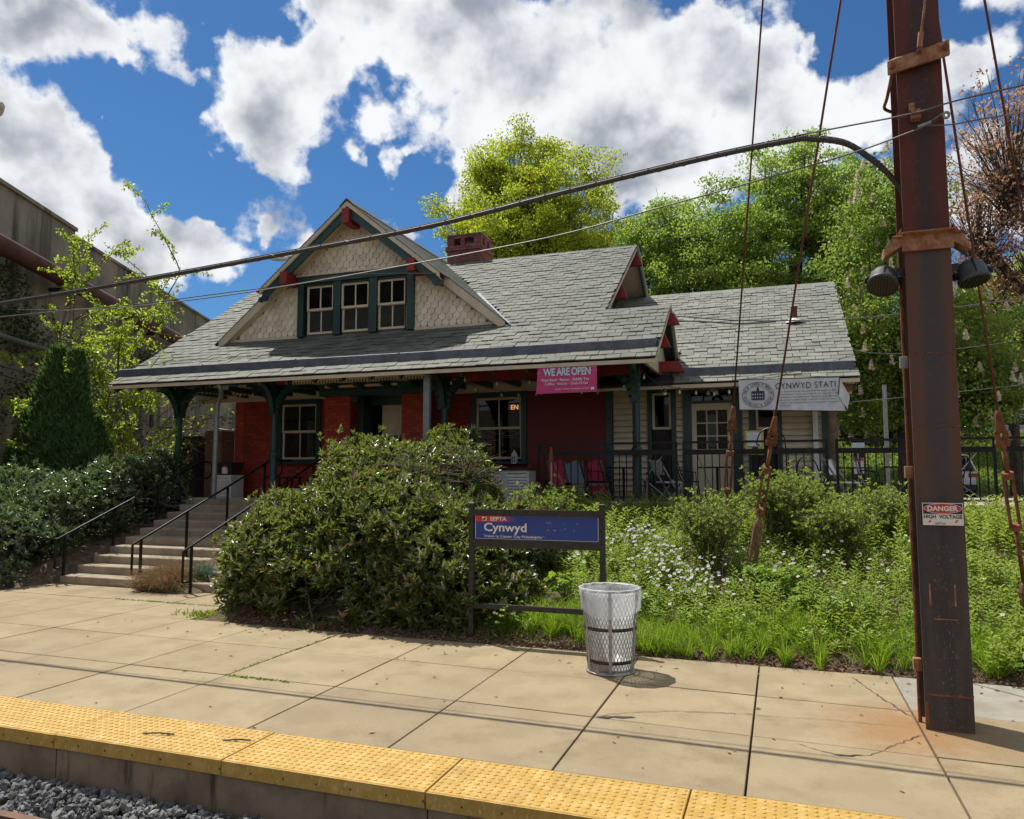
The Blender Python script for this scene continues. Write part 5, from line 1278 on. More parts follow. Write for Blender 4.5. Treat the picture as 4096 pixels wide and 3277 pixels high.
b_ = g.n('ShaderNodeBump', i_Strength=.8, i_Distance=.006); g.set(b_.inputs['Height'], g.noise(pos, 70.0, 6, .7)); g.t.links.new(b_.outputs[0], p_.inputs['Normal']); g.t.links.new(p_.outputs[0], o_.inputs[0])
PXL, PXR, PYF, PYB = 1.04, 1.385, 6.98, 7.36
pl = empty('catenary_pole', (1.21, 7.17, 0), 'tall rusty steel H-section pole with clamps, standing on the paving', 'pole')
PP(MB().box(PXL, PXR, PYF, PYF + .022, -.1, 22), 'front_flange', pm, pl, bevel=.003); PP(MB().box(PXL, PXR, PYB - .022, PYB, -.1, 22), 'rear_flange', pm, pl); PP(MB().box(1.203, 1.222, PYF + .022, PYB - .022, -.1, 22), 'web', pm, pl)
PP(MB().box(PXL + .0, PXL + .025, PYF - .004, PYF, 0, .22).box(PXL, PXR, PYF - .004, PYF - .0, .27, .285), 'base_weld', M['rust'], pl)
for z, nm in ((3.03, 'weld_seam'), (2.42, 'weld_seam')): 
    mb = MB(); x = PXL
    while x < PXR - .02: w_ = random.uniform(.01, .05); mb.box(x, x + w_, PYF - .004, PYF, z + random.uniform(-.004, .004), z + .008); x += w_ + random.uniform(0, .03)
    PP(mb, nm, M['rust'], pl)
for (x0, x1, z0, z1) in ((1.105, 1.117, .98, 1.15), (1.285, 1.297, .98, 1.15), (1.135, 1.30, .87, .878)): PP(MB().box(x0, x1, PYF - .004, PYF, z0, z1), 'rust_strip', M['rust_light'], pl)
# upper tilted clamp
cl = PP(MB().add([(.965, 6.90, 5.44), (1.435, 6.90, 5.53), (1.435, 6.90, 5.66), (.965, 6.90, 5.55), (.965, 6.93, 5.44), (1.435, 6.93, 5.53), (1.435, 6.93, 5.66), (.965, 6.93, 5.55)], [(0, 1, 2, 3), (7, 6, 5, 4), (0, 4, 5, 1), (3, 2, 6, 7), (0, 3, 7, 4), (1, 5, 6, 2)])
        .add([(.965, 6.90, 5.55), (1.435, 6.90, 5.66), (1.40, 6.99, 5.68), (1.03, 6.99, 5.62), (.965, 6.90, 5.54), (1.435, 6.90, 5.65), (1.40, 6.99, 5.67), (1.03, 6.99, 5.61)], [(0, 1, 2, 3), (7, 6, 5, 4), (3, 2, 6, 7)]), 'upper_clamp', M['rust_light'], pl)
for x, z in ((1.0, 5.495), (1.40, 5.59), (1.21, 5.60)): PP(MB().tube([(x, 6.905, z), (x, 6.86, z)], .022, 6), 'bolt', M['rust'], cl)
PP(MB().tube(bez([(1.0, 6.95, 5.45), (.97, 7.05, 5.30), (.965, 7.2, 5.28), (1.03, 7.3, 5.28)], 4), .014, 6), 'clamp_rod', M['rust'], pl)
PP(MB().tube([(1.21, 6.88, 5.62), (1.225, 6.88, 5.75)], .022, 8).tube([(1.225, 6.87, 5.74), (1.36, 6.5, 6.9)], .009, 8), 'stay_rope', M['rust_light'], pl)
# lower bracket collar
PP(MB().box(PXL - .02, PXR + .02, PYF - .03, PYF - .002, 3.90, 4.05).box(PXL - .02, PXR + .02, PYF - .09, PYF - .03, 4.04, 4.05), 'collar', M['rust_light'], pl)
for sx, a, b in ((-1, PXL - .02, PXL - .16), (1, PXR + .02, PXR + .12)):
    PP(MB().add([(a, 6.95, 4.10), (a, 6.95, 3.95), (b, 6.90, 3.86), (b, 6.90, 3.92), (a, 7.1, 4.10), (a, 7.1, 3.95), (b, 7.1, 3.86), (b, 7.1, 3.92)], [(0, 1, 2, 3), (7, 6, 5, 4), (0, 3, 7, 4), (1, 5, 6, 2), (2, 6, 7, 3)]), 'bracket_ear', M['rust_light'], pl)
    PP(MB().tube([(a + .0 * sx, 6.93, 4.02), (a + sx * .07, 6.93, 4.02)], .012, 6), 'stud', M['rust'], pl)
# cable clamp, eye bolt, conduit boxes
PP(MB().box(1.13, 1.20, 6.90, 6.98, 5.02, 5.10).box(1.12, 1.16, 6.93, 6.98, 5.10, 5.17).tube([(1.14, 6.96, 5.15), (1.14, 6.92, 5.15)], .014, 6), 'cable_clamp', M['rust_light'], pl)
PP(MB().tube([(1.39 + .022 * math.cos(a * .52), 6.93, 5.02 + .025 * math.sin(a * .52)) for a in range(13)], .012, 6), 'eye_bolt', M['galv'], pl)
for z in (2.98, 2.05, .48): PP(MB().box(PXL - .055, PXL + .005, PYF + .10, PYF + .16, z - .05, z + .05), 'conduit_clip', M['rust_light'] if z < 2.9 else M['galv'], pl, bevel=.004)
PP(MB().tube([(PXL - .012, PYF + .19, 0), (PXL - .012, PYF + .19, 3.95)], .016, 8), 'conduit', M['rust'], pl)
# speakers
M['housing'] = mat('speaker_housing', (.045, .047, .05), (.06, .062, .065), rough=.5)
def speaker(x, rx, ry, label, arm):
    arm *= .95
    t = empty('loudspeaker', (x, 7.10, 3.70), label, 'loudspeaker', 'round black loudspeakers on the pole')
    q = Matrix.Rotation(rx, 3, 'X') @ Matrix.Rotation(ry, 3, 'Y')
    def put(mb, n, m, sm=True):
        o = mb.build(n, m, t, smooth=sm); o.rotation_euler = q.to_euler(); return o
    put(MB().lathe([(.0, .10), (.05, .10), (.085, .075), (.10, .03), (.105, -.04), (.112, -.045), (.112, -.065), (.10, -.07)], (0, 0, 0), 24), 'housing', M['housing'])
    gr = put(MB().lathe([(.10, -.064), (.0, -.064)], (0, 0, 0), 24), 'grille', M['ink'])
    for k in range(9):
        xx_ = -.08 + k * .02; w_ = math.sqrt(max(0, .098 ** 2 - xx_ ** 2)); MB().box(xx_ - .0045, xx_ + .0045, -w_, w_, -.076, -.064).build('grille_bar', M['sign_black'], gr)
    put(MB().tube([(-.13, 0, 0), (-.10, 0, 0)], .028, 10).tube([(.10, 0, 0), (.13, 0, 0)], .028, 10), 'pivot', M['black'])
    put(MB().box(-.004, .004, -.107, -.06, -.04, .09), 'rib', M['black'], False)
    for c_ in t.children: c_.scale = (1.12, 1.12, 1.12)
    o = MB().tube([(arm, 0, .0), (arm * 1.7, 0, .06)], .022, 8).build('arm', M['galv'], t)
    o2 = MB().box(min(arm, arm * 1.9), max(arm, arm * 1.9), -.03, .03, .03, .09).build('mount_plate', M['sign_black'], t)
speaker(.885, R(-38), R(10), 'left loudspeaker, grille tilted down toward the tracks', .10)
speaker(1.555, R(-14), R(-10), 'right loudspeaker, seen from its rounded black side', -.10)
# danger sign
dg_ = empty('danger_sign', (1.228, 6.965, 1.72), 'red, black and white DANGER HIGH VOLTAGE sign fixed on the pole', 'sign')
dx0, dx1, dz0, dz1 = 1.082, 1.374, 1.622, 1.802; Y0 = 6.964
PP(MB().box(dx0, dx1, Y0, Y0 + .004, dz0, dz1), 'plate', M['letter'], dg_)
PP(MB().box(dx0 + .006, dx1 - .006, Y0 - .002, Y0, 1.713, dz1 - .006), 'black_field', M['ink'], dg_)
ov = [(1.228 + .132 * math.cos(a * math.pi / 16), 1.757 + .037 * math.sin(a * math.pi / 16)) for a in range(32)]; ov2 = [(1.228 + .137 * math.cos(a * math.pi / 16), 1.757 + .041 * math.sin(a * math.pi / 16)) for a in range(32)]
PP(MB().prism(ov2, 'y', Y0 - .0032, Y0 - .0022), 'oval_edge', M['letter'], dg_); PP(MB().prism(ov, 'y', Y0 - .0045, Y0 - .0034), 'oval', M['dangerred'], dg_)
put_text('DANGER', 1.118, Y0 - .0055, 1.736, .22, .042, M['letter'], dg_, .04); put_text('HIGH  VOLTAGE', 1.09, Y0 - .0015, 1.676, .276, .030, M['ink'], dg_, .03); put_text('SEPTA', 1.17, Y0 - .0015, 1.628, .075, .016, M['ink'], dg_, .01)
for x in (1.122, 1.312): PP(MB().prism([(x, 1.640), (x + .022, 1.652), (x + .012, 1.655), (x + .03, 1.668), (x + .006, 1.662), (x + .014, 1.657), (x - .006, 1.648), (x + .006, 1.647)], 'y', Y0 - .0025, Y0 - .001), 'lightning_bolt', M['dangerred'], dg_)

# ---------------------------------------------------------------- guys with turnbuckles
def guy(base, top, t_eye, label, conc=None, cr=.07):
    B = Vector(base); T = Vector(top); d = (T - B).normalized(); L = (T - B).length
    t = empty('guy_wire', base, label, 'guy wire', 'rusty guys with turnbuckles staying the pole')
    sd = d.cross(Vector((0, 1, 0))).normalized()
    def P(s): return B + d * s
    e = t_eye
    PP(MB().tube([P(e + .42), P(L)], .0125, 8), 'stay_rod', M['rod'], t, smooth=True)
    # tapering socket, open spelter head with pin
    PP(MB().tube([P(e + .44), P(e + .40), P(e + .22), P(e + .20)], [.022, .032, .052, .05], 10), 'socket', M['rust'], t, smooth=True)
    for sg_ in (-1, 1): PP(MB().beam(P(e + .22) + sd * .036 * sg_, P(e + .04) + sd * .04 * sg_, .022, .05, up=sd), 'clevis_cheek', M['rust'], t)
    PP(MB().tube([P(e + .09) - sd * .07, P(e + .09) + sd * .07], .024, 8), 'clevis_pin', M['rust'], t)
    PP(MB().tube([P(e + .14), P(e + .05), P(e - .02)], [.015, .032, .022], 8), 'eye', M['rust'], t)
    PP(MB().tube([P(e), P(e - .30)], .024, 8), 'upper_rod', M['rust'], t, smooth=True)
    for sg_ in (-1, 1): PP(MB().beam(P(e - .28) + sd * .042 * sg_, P(e - .86) + sd * .042 * sg_, .024, .03, up=sd), 'turnbuckle_bar', M['rust'], t)
    for s in (e - .25, e - .84): PP(MB().tube([P(s), P(s - .07)], .06, 6), 'turnbuckle_head', M['rust'], t)
    PP(MB().tube([P(e - .87), P(.55 if conc else .0)], .023, 8), 'lower_rod', M['rust'], t, smooth=True)
    if conc: PP(MB().tube([P(-.2), P(conc - .05), P(conc), P(conc + .04)], [cr, cr, cr * .75, .03], 8), 'ground_sleeve', M['rust_conc'], t)
    return t
M['rust_conc'] = mat('rust_stained_sleeve', (.16, .085, .045), (.24, .17, .11), rough=.95, ns=20, lo=.45, hi=.6, bump=.7, bs=60)
guy((-.45, 10.86, .52), (1.18, 7.1, 9.38), 2.02, 'second guy from the left, its thick sleeve in the flower bed', .98, .065)
guy((-.86, 12.2, .95), (1.14, 7.1, 18.9), 1.75, 'leftmost guy, its turnbuckle crossing the wing door', .70, .05)
guy((2.55, 9.9, .35), (1.2, 7.1, 8.3), 2.08, 'guy at the right edge with a rusty turnbuckle by the railing', .5)
guy((3.35, 10.6, .6), (1.17, 7.1, 12.0), 1.9, 'rightmost guy, leaving the photo at its right edge', .5)

# ---------------------------------------------------------------- cables
def cable(pts, r, m, label, n=10, grp='overhead cables', wraps=False, name='overhead_cable'):
    P = bez(pts, n); t = MB().tube(P, r, 8 if r > .01 else 5)
    if wraps:
        w = []; tot = len(P) - 1
        for i in range(tot):
            for k in range(4):
                u = k / 4; p = P[i].lerp(P[i + 1], u); a = (i * 4 + k) * .9; w.append(p + Vector((0, math.cos(a), math.sin(a))) * (r + .003))
        t.tube([p + Vector((0, 0, r + .006)) for p in P], .006, 4)
    o = t.build(name, m, None, smooth=True); tag(o, label, 'cable', grp)
    if wraps: tag(MB().tube(w, .0025, 4).build('lashing', M['wire'], o), kind=None)
    return o
X7 = 7.2
cable([(-40, 7.35, 3.3), (-22, 7.25, 3.85), (-9.93, X7, 4.343), (-7.455, X7, 4.456), (-5.343, X7, 4.58), (-3.519, X7, 4.698), (-1.927, X7, 4.894), (-.524, X7, 5.049), (.2, X7, 5.10), (.342, X7, 5.09), (.64, X7 + .02, 5.01), (.864, X7 + .05, 4.83), (1.0, X7 + .08, 4.68), (1.1, X7 + .1, 4.5), (1.15, X7 + .12, 4.2)], .026, M['cable'], 'thick black lashed cable sagging past the dormer, arching down to the pole', wraps=True)
cable([(.2, X7 - .02, 5.13), (.7, 7.05, 5.10), (1.16, 6.89, 5.06), (2.0, 6.9, 5.17), (6, 7, 5.5)], .008, M['wire'], 'thin messenger wire through the tilted pole clamp')
cable([(-40, 7.3, 3.9), (-20, 7.25, 4.05), (-9.917, X7, 4.159), (-7.621, X7, 4.13), (-5.488, X7, 4.188), (-2.41, X7, 4.408), (-1.071, X7, 4.604), (.5, 7.1, 4.83), (1.1, 6.93, 4.91), (1.24, 6.90, 4.955), (1.36, 6.91, 5.03)], .0075, M['wire'], 'thin wire dead-ended on the pole eye bolt, crossing the dormer windows')
cable([(1.22, 6.90, 4.945), (1.45, 6.95, 4.94), (1.9, 7.1, 5.02), (4, 7.5, 5.2), (9, 8, 5.4)], .0065, M['wire'], 'thin wire running right from the pole eye bolt')
PPc = MB().tube([(1.17, 6.895, 4.935), (1.27, 6.895, 4.965)], .013, 8); thing(PPc, 'preformed_grip', M['galv'], 'pale wire grip below the pole eye bolt', 'wire grip')
cable([(-60, 15, 9.5), (-30, 14.6, 8.2), (-19, 14.3, 6.4 + .0), (-11.4, 14.25, 6.32), (-9, 14.2, 6.42), (-6.75, 14.25, 6.28)], .012, M['wire'], 'service wire reaching the right eave of the dormer')
cable([(-1.85, 14.95, 5.15), (0, 15.3, 5.0), (3, 16.5, 5.25), (14, 20, 6.8)], .012, M['wire'], 'service wire from the porch gable tip across the wing roof')
cable([(-1.85, 14.9, 5.05), (-1.2, 14.9, 4.98), (-.6, 15.0, 4.92), (0, 15.28, 4.98)], .014, M['cable'], 'short black splice beside the porch gable tip')
cable([(1.3, 22, 5.6), (4, 22.5, 5.3), (14, 24, 6.6)], .012, M['wire'], 'distant wire behind the pole, upper one'); cable([(-4, 22, 4.0), (2, 22.3, 4.0), (14, 24, 5.2)], .012, M['wire'], 'distant wire behind the pole, lower one')

# ---------------------------------------------------------------- bridge abutment on the left
P0 = Vector((-22.5, 18.7, 0)); WU = Vector((-.402, .916, 0)).normalized(); WN = Vector((.916, .402, 0)).normalized()
aw = empty('bridge_abutment', (-22.5, 18.7, 0), 'tall stained concrete bridge wall with a rusty pipe along it', 'wall')
def wpt(t, off, z): return P0 + WU * t + WN * off + Vector((0, 0, z))
def wslab(t0, t1, z1, off, th, z0=-1, name='wall_section', m=None):
    mb = MB(); vs = [wpt(t, o, z) for z in (z0, z1) for t in (t0, t1) for o in (off - th, off)]
    mb.add(vs, [(0, 1, 3, 2), (4, 6, 7, 5), (0, 2, 6, 4), (1, 5, 7, 3), (0, 4, 5, 1), (2, 3, 7, 6)]); return PP(mb, name, m or M['bwall'], aw)
wslab(-22, .02, 10.3, .06, .9); wslab(.02, 9.0, 10.1, 0, .9); wslab(9.0, 45, 10.1, -.015, .9)
wslab(-22, .05, 10.42, .14, 1.0, 10.3, 'coping'); wslab(.05, 45, 10.2, .06, 1.0, 10.1, 'coping')
for t in (-14, -7.3, .0, 8.97, 16, 24): wslab(t, t + .05, 10.05, .065 if t < 0 else .005, .05, 0, 'joint_strip', M['dark'])
wslab(14, 22, 4.2, 1.2, 1.0, name='low_wall', m=mat('tan_concrete', (.20, .155, .11), (.15, .12, .085), rough=.95, ns=.8, streak=(.07, .055, .04), streak_s=(1.5, 1.5, .2)))
pp_ = empty('drain_pipe', tuple(wpt(0, .5, 8.2)), 'large rusty red pipe slung along the top of the bridge wall', 'pipe')
PP(MB().tube([wpt(-20, .55, 8.62), wpt(45, .55, 7.4)], .27, 16), 'pipe_run', M['pipe'], pp_, smooth=True)
for t in (-9, -1.5, 5.5, 11.5):
    z = 8.62 - (t + 20) * 1.22 / 65; PP(MB().tube([wpt(t, .55, z), wpt(t + .22, .55, z)], .31, 16), 'pipe_collar', M['pipe'], pp_); PP(MB().beam(wpt(t + .1, 0, z - .35), wpt(t + .1, .8, z - .32), .12, .1), 'pipe_bracket', M['dark'], pp_)
thing(MB().tube([wpt(-20, .35, 5.95), wpt(6, .35, 5.85), wpt(6.4, .35, 5.75), wpt(6.5, .3, 4.0)], .09, 10), 'conduit_pipe', M['pipe_green'], 'pale green conduit low on the bridge wall', 'pipe', smooth=True)
for k, (z, sg2) in enumerate(((4.9, .5), (4.65, .7), (3.7, .4))):
    cable([tuple(wpt(-18, .5, z + 1.2)), tuple(wpt(-6, .6, z + .2)), tuple(wpt(-1, .6, z - .0)), tuple(wpt(8, .6, z - sg2))], .02, M['cable'], ('upper', 'middle', 'lowest')[k] + ' black cable drooping along the bridge wall', grp='cables along the bridge wall', name='wall_cable')
thing(MB().tube([wpt(17, 1.6, 0), wpt(17, 1.6, 5.2)], .06, 8), 'vent_stack', M['white'], 'thin white pipe standing before the wall behind the porch', 'pipe')
# street lamps on the bridge
def lamp(base, h_, arm, label, scale=1):
    t = empty('street_lamp', base, label, 'street lamp', 'lamps up on the bridge'); B = Vector(base)
    PP(MB().tube([B, B + Vector((0, 0, h_))], .09, 8), 'lamp_post', M['galv'], t); e = B + Vector((0, 0, h_)) + Vector(arm)
    PP(MB().tube(bez([tuple(B + Vector((0, 0, h_ - .1))), tuple(B + Vector(arm) * .5 + Vector((0, 0, h_ + .12))), tuple(e)], 5), .05, 8), 'lamp_arm', M['galv'], t)
    d = Vector(arm).normalized(); PP(MB().tube([e - d * .3, e, e + d * .6, e + d * .9], [.08, .16, .16, .05], 10), 'lamp_head', M['white'], t, smooth=True)
lamp((-21.6, 31, 1.5), 11.1, (-1.5, 0, .2), 'white street lamp peeking over the left slope of the dormer')
lamp((-33.5, 23.5, 1.5), 16.0, (2.0, -1.2, .2), 'lamp whose end just enters at the upper left edge')
# ---------------------------------------------------------------- plants: arrays of leaves and stems
def nz(a): return a / np.maximum(np.linalg.norm(a, axis=-1, keepdims=True), 1e-9)
def rdir(n, up=0.0):
    d = RN.normal(size=(n, 3)); d[:, 2] += up; return nz(d)
class Leaves:
    def __init__(s): s.V = []; s.r = []; s.n = 0; s.F = []; s.S = []
    def add(s, P, D, L, W, rnd=None, fold=.25, droop=.15, N=None, shape=.5):
        """one folded leaf per row: base P, direction D"""
        n = len(P)
        if n == 0: return s
        D = nz(D); L = np.broadcast_to(L, n)[:, None]; W = np.broadcast_to(W, n)[:, None]
        N = rdir(n, .9) if N is None else N
        side = nz(np.cross(D, N)); upv = np.cross(side, D)
        mid = P + D * L * shape
        v = np.stack([P, mid + side * W / 2 + upv * W * fold, P + D * L - upv * L * droop, mid - side * W / 2 + upv * W * fold], 1)
        s.V.append(v.reshape(-1, 3)); b = s.n + np.arange(n)[:, None] * 4
        s.F.append(np.concatenate([b, b + 1, b + 2, b, b + 2, b + 3], 1).ravel()); s.S.append(np.full(2 * n, 3))
        r = RN.random(n) if rnd is None else np.broadcast_to(rnd, n); s.r.append(np.repeat(r, 4)); s.n += 4 * n
        return s
    def stems(s, A, B, r0, r1, rnd=None):
        n = len(A)
        if n == 0: return s
        D = nz(B - A); X = nz(np.cross(D, np.array([.3, .2, 1.]) + 0 * D)); Y = np.cross(D, X); vs = []
        r0 = np.broadcast_to(r0, n)[:, None]; r1 = np.broadcast_to(r1, n)[:, None]
        for C_, r_ in ((A, r0), (B, r1)):
            for k in range(3): a = 2.094 * k; vs.append(C_ + (X * math.cos(a) + Y * math.sin(a)) * r_)
        v = np.stack(vs, 1); s.V.append(v.reshape(-1, 3)); b = s.n + np.arange(n)[:, None] * 6
        q = []
        for k in range(3): k2 = (k + 1) % 3; q.append(np.concatenate([b + k, b + k2, b + k2 + 3, b + k + 3], 1))
        s.F.append(np.stack(q, 1).ravel()); s.S.append(np.full(3 * n, 4)); r = RN.random(n) if rnd is None else np.broadcast_to(rnd, n)
        s.r.append(np.repeat(r, 6)); s.n += 6 * n
        return s
    def build(s, name, m, parent=None, **kw):
        me = np_mesh(name, np.concatenate(s.V), np.concatenate(s.F), np.concatenate(s.S), m, np.concatenate(s.r))
        o = link(name, me, parent)
        if parent is not None and parent.type == 'EMPTY': relpar(o, parent)
        return tag(o, **kw)
TRI = [0]
# leaf materials
LM = {}
LM['laurel'] = leafmat('laurel_leaf', (.038, .062, .014), (.155, .175, .050), (.36, .44, .06), .30, .36, .9, (.30, .13, .04), .97)
LM['laurel_far'] = leafmat('laurel_leaf_cool', (.042, .074, .036), (.15, .19, .10), (.22, .36, .09), .28, .33, 1.3, (.22, .07, .03), .985)
LM['spike'] = leafmat('flower_spike', (.40, .34, .20), (.50, .44, .30), (.4, .35, .2), .3, .8)
LM['maple'] = leafmat('maple_leaf', (.20, .25, .02), (.36, .40, .03), (.60, .70, .05), .55, .45)
LM['green'] = leafmat('green_leaf', (.10, .17, .022), (.23, .32, .05), (.46, .64, .10), .52, .42)
LM['chest'] = leafmat('chestnut_leaf', (.08, .14, .02), (.18, .25, .04), (.38, .54, .07), .45, .45)
LM['blossom'] = leafmat('blossom', (.80, .70, .55), (.85, .75, .60), (.7, .62, .5), .4, .8)
LM['bronze'] = leafmat('bronze_leaf', (.34, .19, .12), (.50, .31, .19), (.62, .36, .20), .5, .5)
LM['sapling'] = leafmat('sapling_leaf', (.12, .20, .02), (.25, .32, .035), (.55, .70, .07), .55, .38)
LM['thuja'] = leafmat('thuja_spray', (.05, .115, .04), (.12, .21, .06), (.18, .32, .06), .35, .6)
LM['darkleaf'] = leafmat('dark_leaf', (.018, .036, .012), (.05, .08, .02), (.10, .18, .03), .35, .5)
LM['grass'] = leafmat('grass_blade', (.10, .18, .015), (.24, .34, .03), (.42, .62, .04), .5, .45)
LM['weed'] = leafmat('weed_leaf', (.08, .14, .025), (.19, .26, .045), (.36, .50, .07), .5, .42)
LM['weed2'] = leafmat('weed_leaf_lime', (.13, .18, .025), (.21, .26, .04), (.40, .52, .07), .5, .45)
LM['shrub'] = leafmat('shrub_leaf', (.11, .17, .035), (.21, .28, .055), (.42, .56, .08), .48, .36, .6, (.40, .16, .06), .997)
LM['broad'] = leafmat('broad_leaf', (.10, .19, .02), (.20, .30, .03), (.40, .60, .05), .5, .4)
LM['iris'] = leafmat('blue_green_blade', (.09, .15, .11), (.17, .25, .19), (.2, .3, .2), .3, .45)
LM['petal'] = leafmat('daisy_petal', (.66, .62, .66), (.74, .72, .74), (.6, .58, .6), .4, .7)
LM['eye'] = leafmat('daisy_eye', (.45, .36, .10), (.35, .30, .12), (.3, .2, .05), .2, .8)

def ell_surface(lobes, n, rmin=.9, rmax=1.05):
    """points on the outside of a union of ellipsoids, with outward normals"""
    L = np.array(lobes, dtype=float); ar = L[:, 3] * L[:, 4] + L[:, 4] * L[:, 5] + L[:, 3] * L[:, 5]
    idx = RN.choice(len(L), size=n * 2, p=ar / ar.sum()); d = rdir(n * 2); rr_ = RN.uniform(rmin, rmax, (n * 2, 1))
    P = L[idx, :3] + d * L[idx, 3:6] * rr_; Nn = nz(d / L[idx, 3:6])
    ok = np.ones(len(P), bool)
    for l in L: q = (P - l[:3]) / l[3:6]; ok &= (q ** 2).sum(1) > (rmin * .92) ** 2
    P, Nn = P[ok][:n], Nn[ok][:n]; return P, Nn
def wob(P, s, a, seed=0.0):
    return a * (np.sin(P[:, 0] * s + seed) * np.cos(P[:, 1] * s * 1.1 + 2 * seed) + np.sin(P[:, 2] * s * 1.3 + P[:, 0] * .7 * s + seed))

def rosette(lv, C, A, k, L, W, spread=.9, rnd=None):
    """k leaves fanning about axis A from each centre"""
    n = len(C); Ck = np.repeat(C, k, 0); Ak = np.repeat(nz(A), k, 0)
    X = nz(np.cross(Ak, np.array([.21, .35, .91]))); Y = np.cross(Ak, X); ph = RN.uniform(0, 6.283, n * k)[:, None]
    sp = RN.uniform(.25, 1, (n * k, 1)) * spread
    D = Ak * np.cos(sp) + (X * np.cos(ph) + Y * np.sin(ph)) * np.sin(sp)
    off = Ak * RN.uniform(-.5, .2, (n * k, 1)) * L
    r = None if rnd is None else np.clip(np.repeat(rnd, k) + RN.normal(0, .18, n * k), 0, 1)
    lv.add(Ck + off, D, L * RN.uniform(.7, 1.2, n * k), W * RN.uniform(.8, 1.2, n * k), r, N=Ak + .3 * rdir(n * k))

def laurel(name, label, lobes, n, m, seed, cat='bush', spikes=200, L=.125, W=.040, clip=None, group=None):
    L0 = lobes[0]; t = empty(name, (L0[0], L0[1], 0), label, cat, group)
    P, Nn = ell_surface(lobes, n, .80, 1.04); P = P + Nn * (wob(P, 3.1, .09, seed) + wob(P, 7.3, .05, seed + 2) + wob(P, 1.3, .06, seed + 4))[:, None]
    g_ = hgt(P[:, 0], P[:, 1]); ok = P[:, 2] > g_ + .02
    if clip: ok &= clip(P)
    P, Nn = P[ok], Nn[ok]
    A = nz(Nn * .8 + np.array([0, 0, .75]) + RN.normal(0, .22, P.shape))
    lv = Leaves(); rosette(lv, P, A, 10, L, W, 1.15, RN.random(len(P)) * .8)
    # leggy shoots that break the outline
    up = P[RN.choice(len(P), len(P) // 11)]; ua = nz(np.array([0, 0, 1.0]) + RN.normal(0, .4, up.shape)); ln = RN.uniform(.06, .30, (len(up), 1))
    rosette(lv, up + ua * ln, ua, 9, L, W, .8); lv.build('leaves', m, t)
    # inner leaves so that no light comes through
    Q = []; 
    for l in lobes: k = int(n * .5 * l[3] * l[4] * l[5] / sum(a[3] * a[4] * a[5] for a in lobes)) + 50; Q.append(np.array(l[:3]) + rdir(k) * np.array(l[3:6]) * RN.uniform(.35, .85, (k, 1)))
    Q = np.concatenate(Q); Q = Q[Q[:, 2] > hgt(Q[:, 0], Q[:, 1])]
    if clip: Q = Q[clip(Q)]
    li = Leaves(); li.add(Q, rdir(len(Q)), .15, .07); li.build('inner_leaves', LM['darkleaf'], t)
    st_ = Leaves(); k = 160; b = np.array([[lobes[i % len(lobes)][0], lobes[i % len(lobes)][1], 0] for i in range(k)], float); b[:, :2] += RN.normal(0, .25, (k, 2)); b[:, 2] = hgt(b[:, 0], b[:, 1])
    e = P[RN.choice(len(P), k)]; md = b * .5 + e * .5; md[:, 2] += .1; st_.stems(b, md, .016, .009).stems(md, e, .009, .004); st_.build('branches', M['twig'], t)
    if spikes:
        ii = RN.choice(len(P), spikes); C_ = P[ii] + Nn[ii] * .05; sp = Leaves(); A2 = nz(np.array([0, 0, 1.]) + Nn[ii] * .5 + RN.normal(0, .25, C_.shape)); 
        for j in range(7):
            h_ = j / 7; k3 = 5
            Ck = np.repeat(C_ + A2 * (.03 + .12 * h_), k3, 0); ph = RN.uniform(0, 6.28, len(Ck))[:, None]; Ak = np.repeat(A2, k3, 0); X = nz(np.cross(Ak, np.array([.3, .2, .9]))); Y = np.cross(Ak, X)
            sp.add(Ck, (X * np.cos(ph) + Y * np.sin(ph)) + Ak * .8, .024 * (1.15 - .6 * h_), .018, N=Ak)
        sp.build('flower_spikes', LM['spike'], t)
    return t
# big bush right of the stairs
laurel('laurel_bush', 'huge rounded laurel bush with pale flower spikes between stairs and blue sign',
       [(-5.6, 10.6, .9, 1.9, 1.7, 1.25), (-7.05, 10.0, .5, 1.25, 1.3, .95), (-4.5, 9.9, .65, 1.15, 1.1, .95), (-5.9, 11.5, 1.7, 1.55, 1.35, .98), (-7.5, 11.2, .85, 1.0, 1.1, .85), (-4.5, 9.65, .35, 1.35, .85, .7), (-6.2, 9.4, .35, 1.3, .75, .65), (-4.0, 10.9, 1.0, .9, 1.0, .65)],
       9000, LM['laurel'], 1.0, spikes=720, clip=lambda P: (P[:, 1] > 8.68 + .6 * np.clip(-7.0 - P[:, 0], 0, 3)) & (P[:, 0] > -8.15 - .5 * np.clip(P[:, 2] - .8, 0, 1)))
laurel('laurel_bush', 'tall dark laurel bush on the porch edge left of the OPEN window', [(-5.9, 12.6, 1.9, .9, .7, .92), (-6.6, 12.7, 1.7, .9, .7, .85), (-5.2, 12.4, 1.5, .6, .55, .7)], 2600, LM['laurel'], 2.0, spikes=60)
# dead twigs caught in the crown of the bush
dt = Leaves(); c_ = np.array([(-4.75, 11.0, 2.15), (-5.5, 10.4, 2.0)])[RN.integers(0, 2, 420)] + RN.normal(0, 1, (420, 3)) * [.32, .22, .16]; e_ = c_ + RN.normal(0, 1, (420, 3)) * [.22, .15, .10]; dt.stems(c_, e_, .005, .003)
dt.build('dead_twigs', M['twig'], None, kind='stuff', label='tangle of bare brown twigs in the top of the big laurel bush', cat='dead twigs')
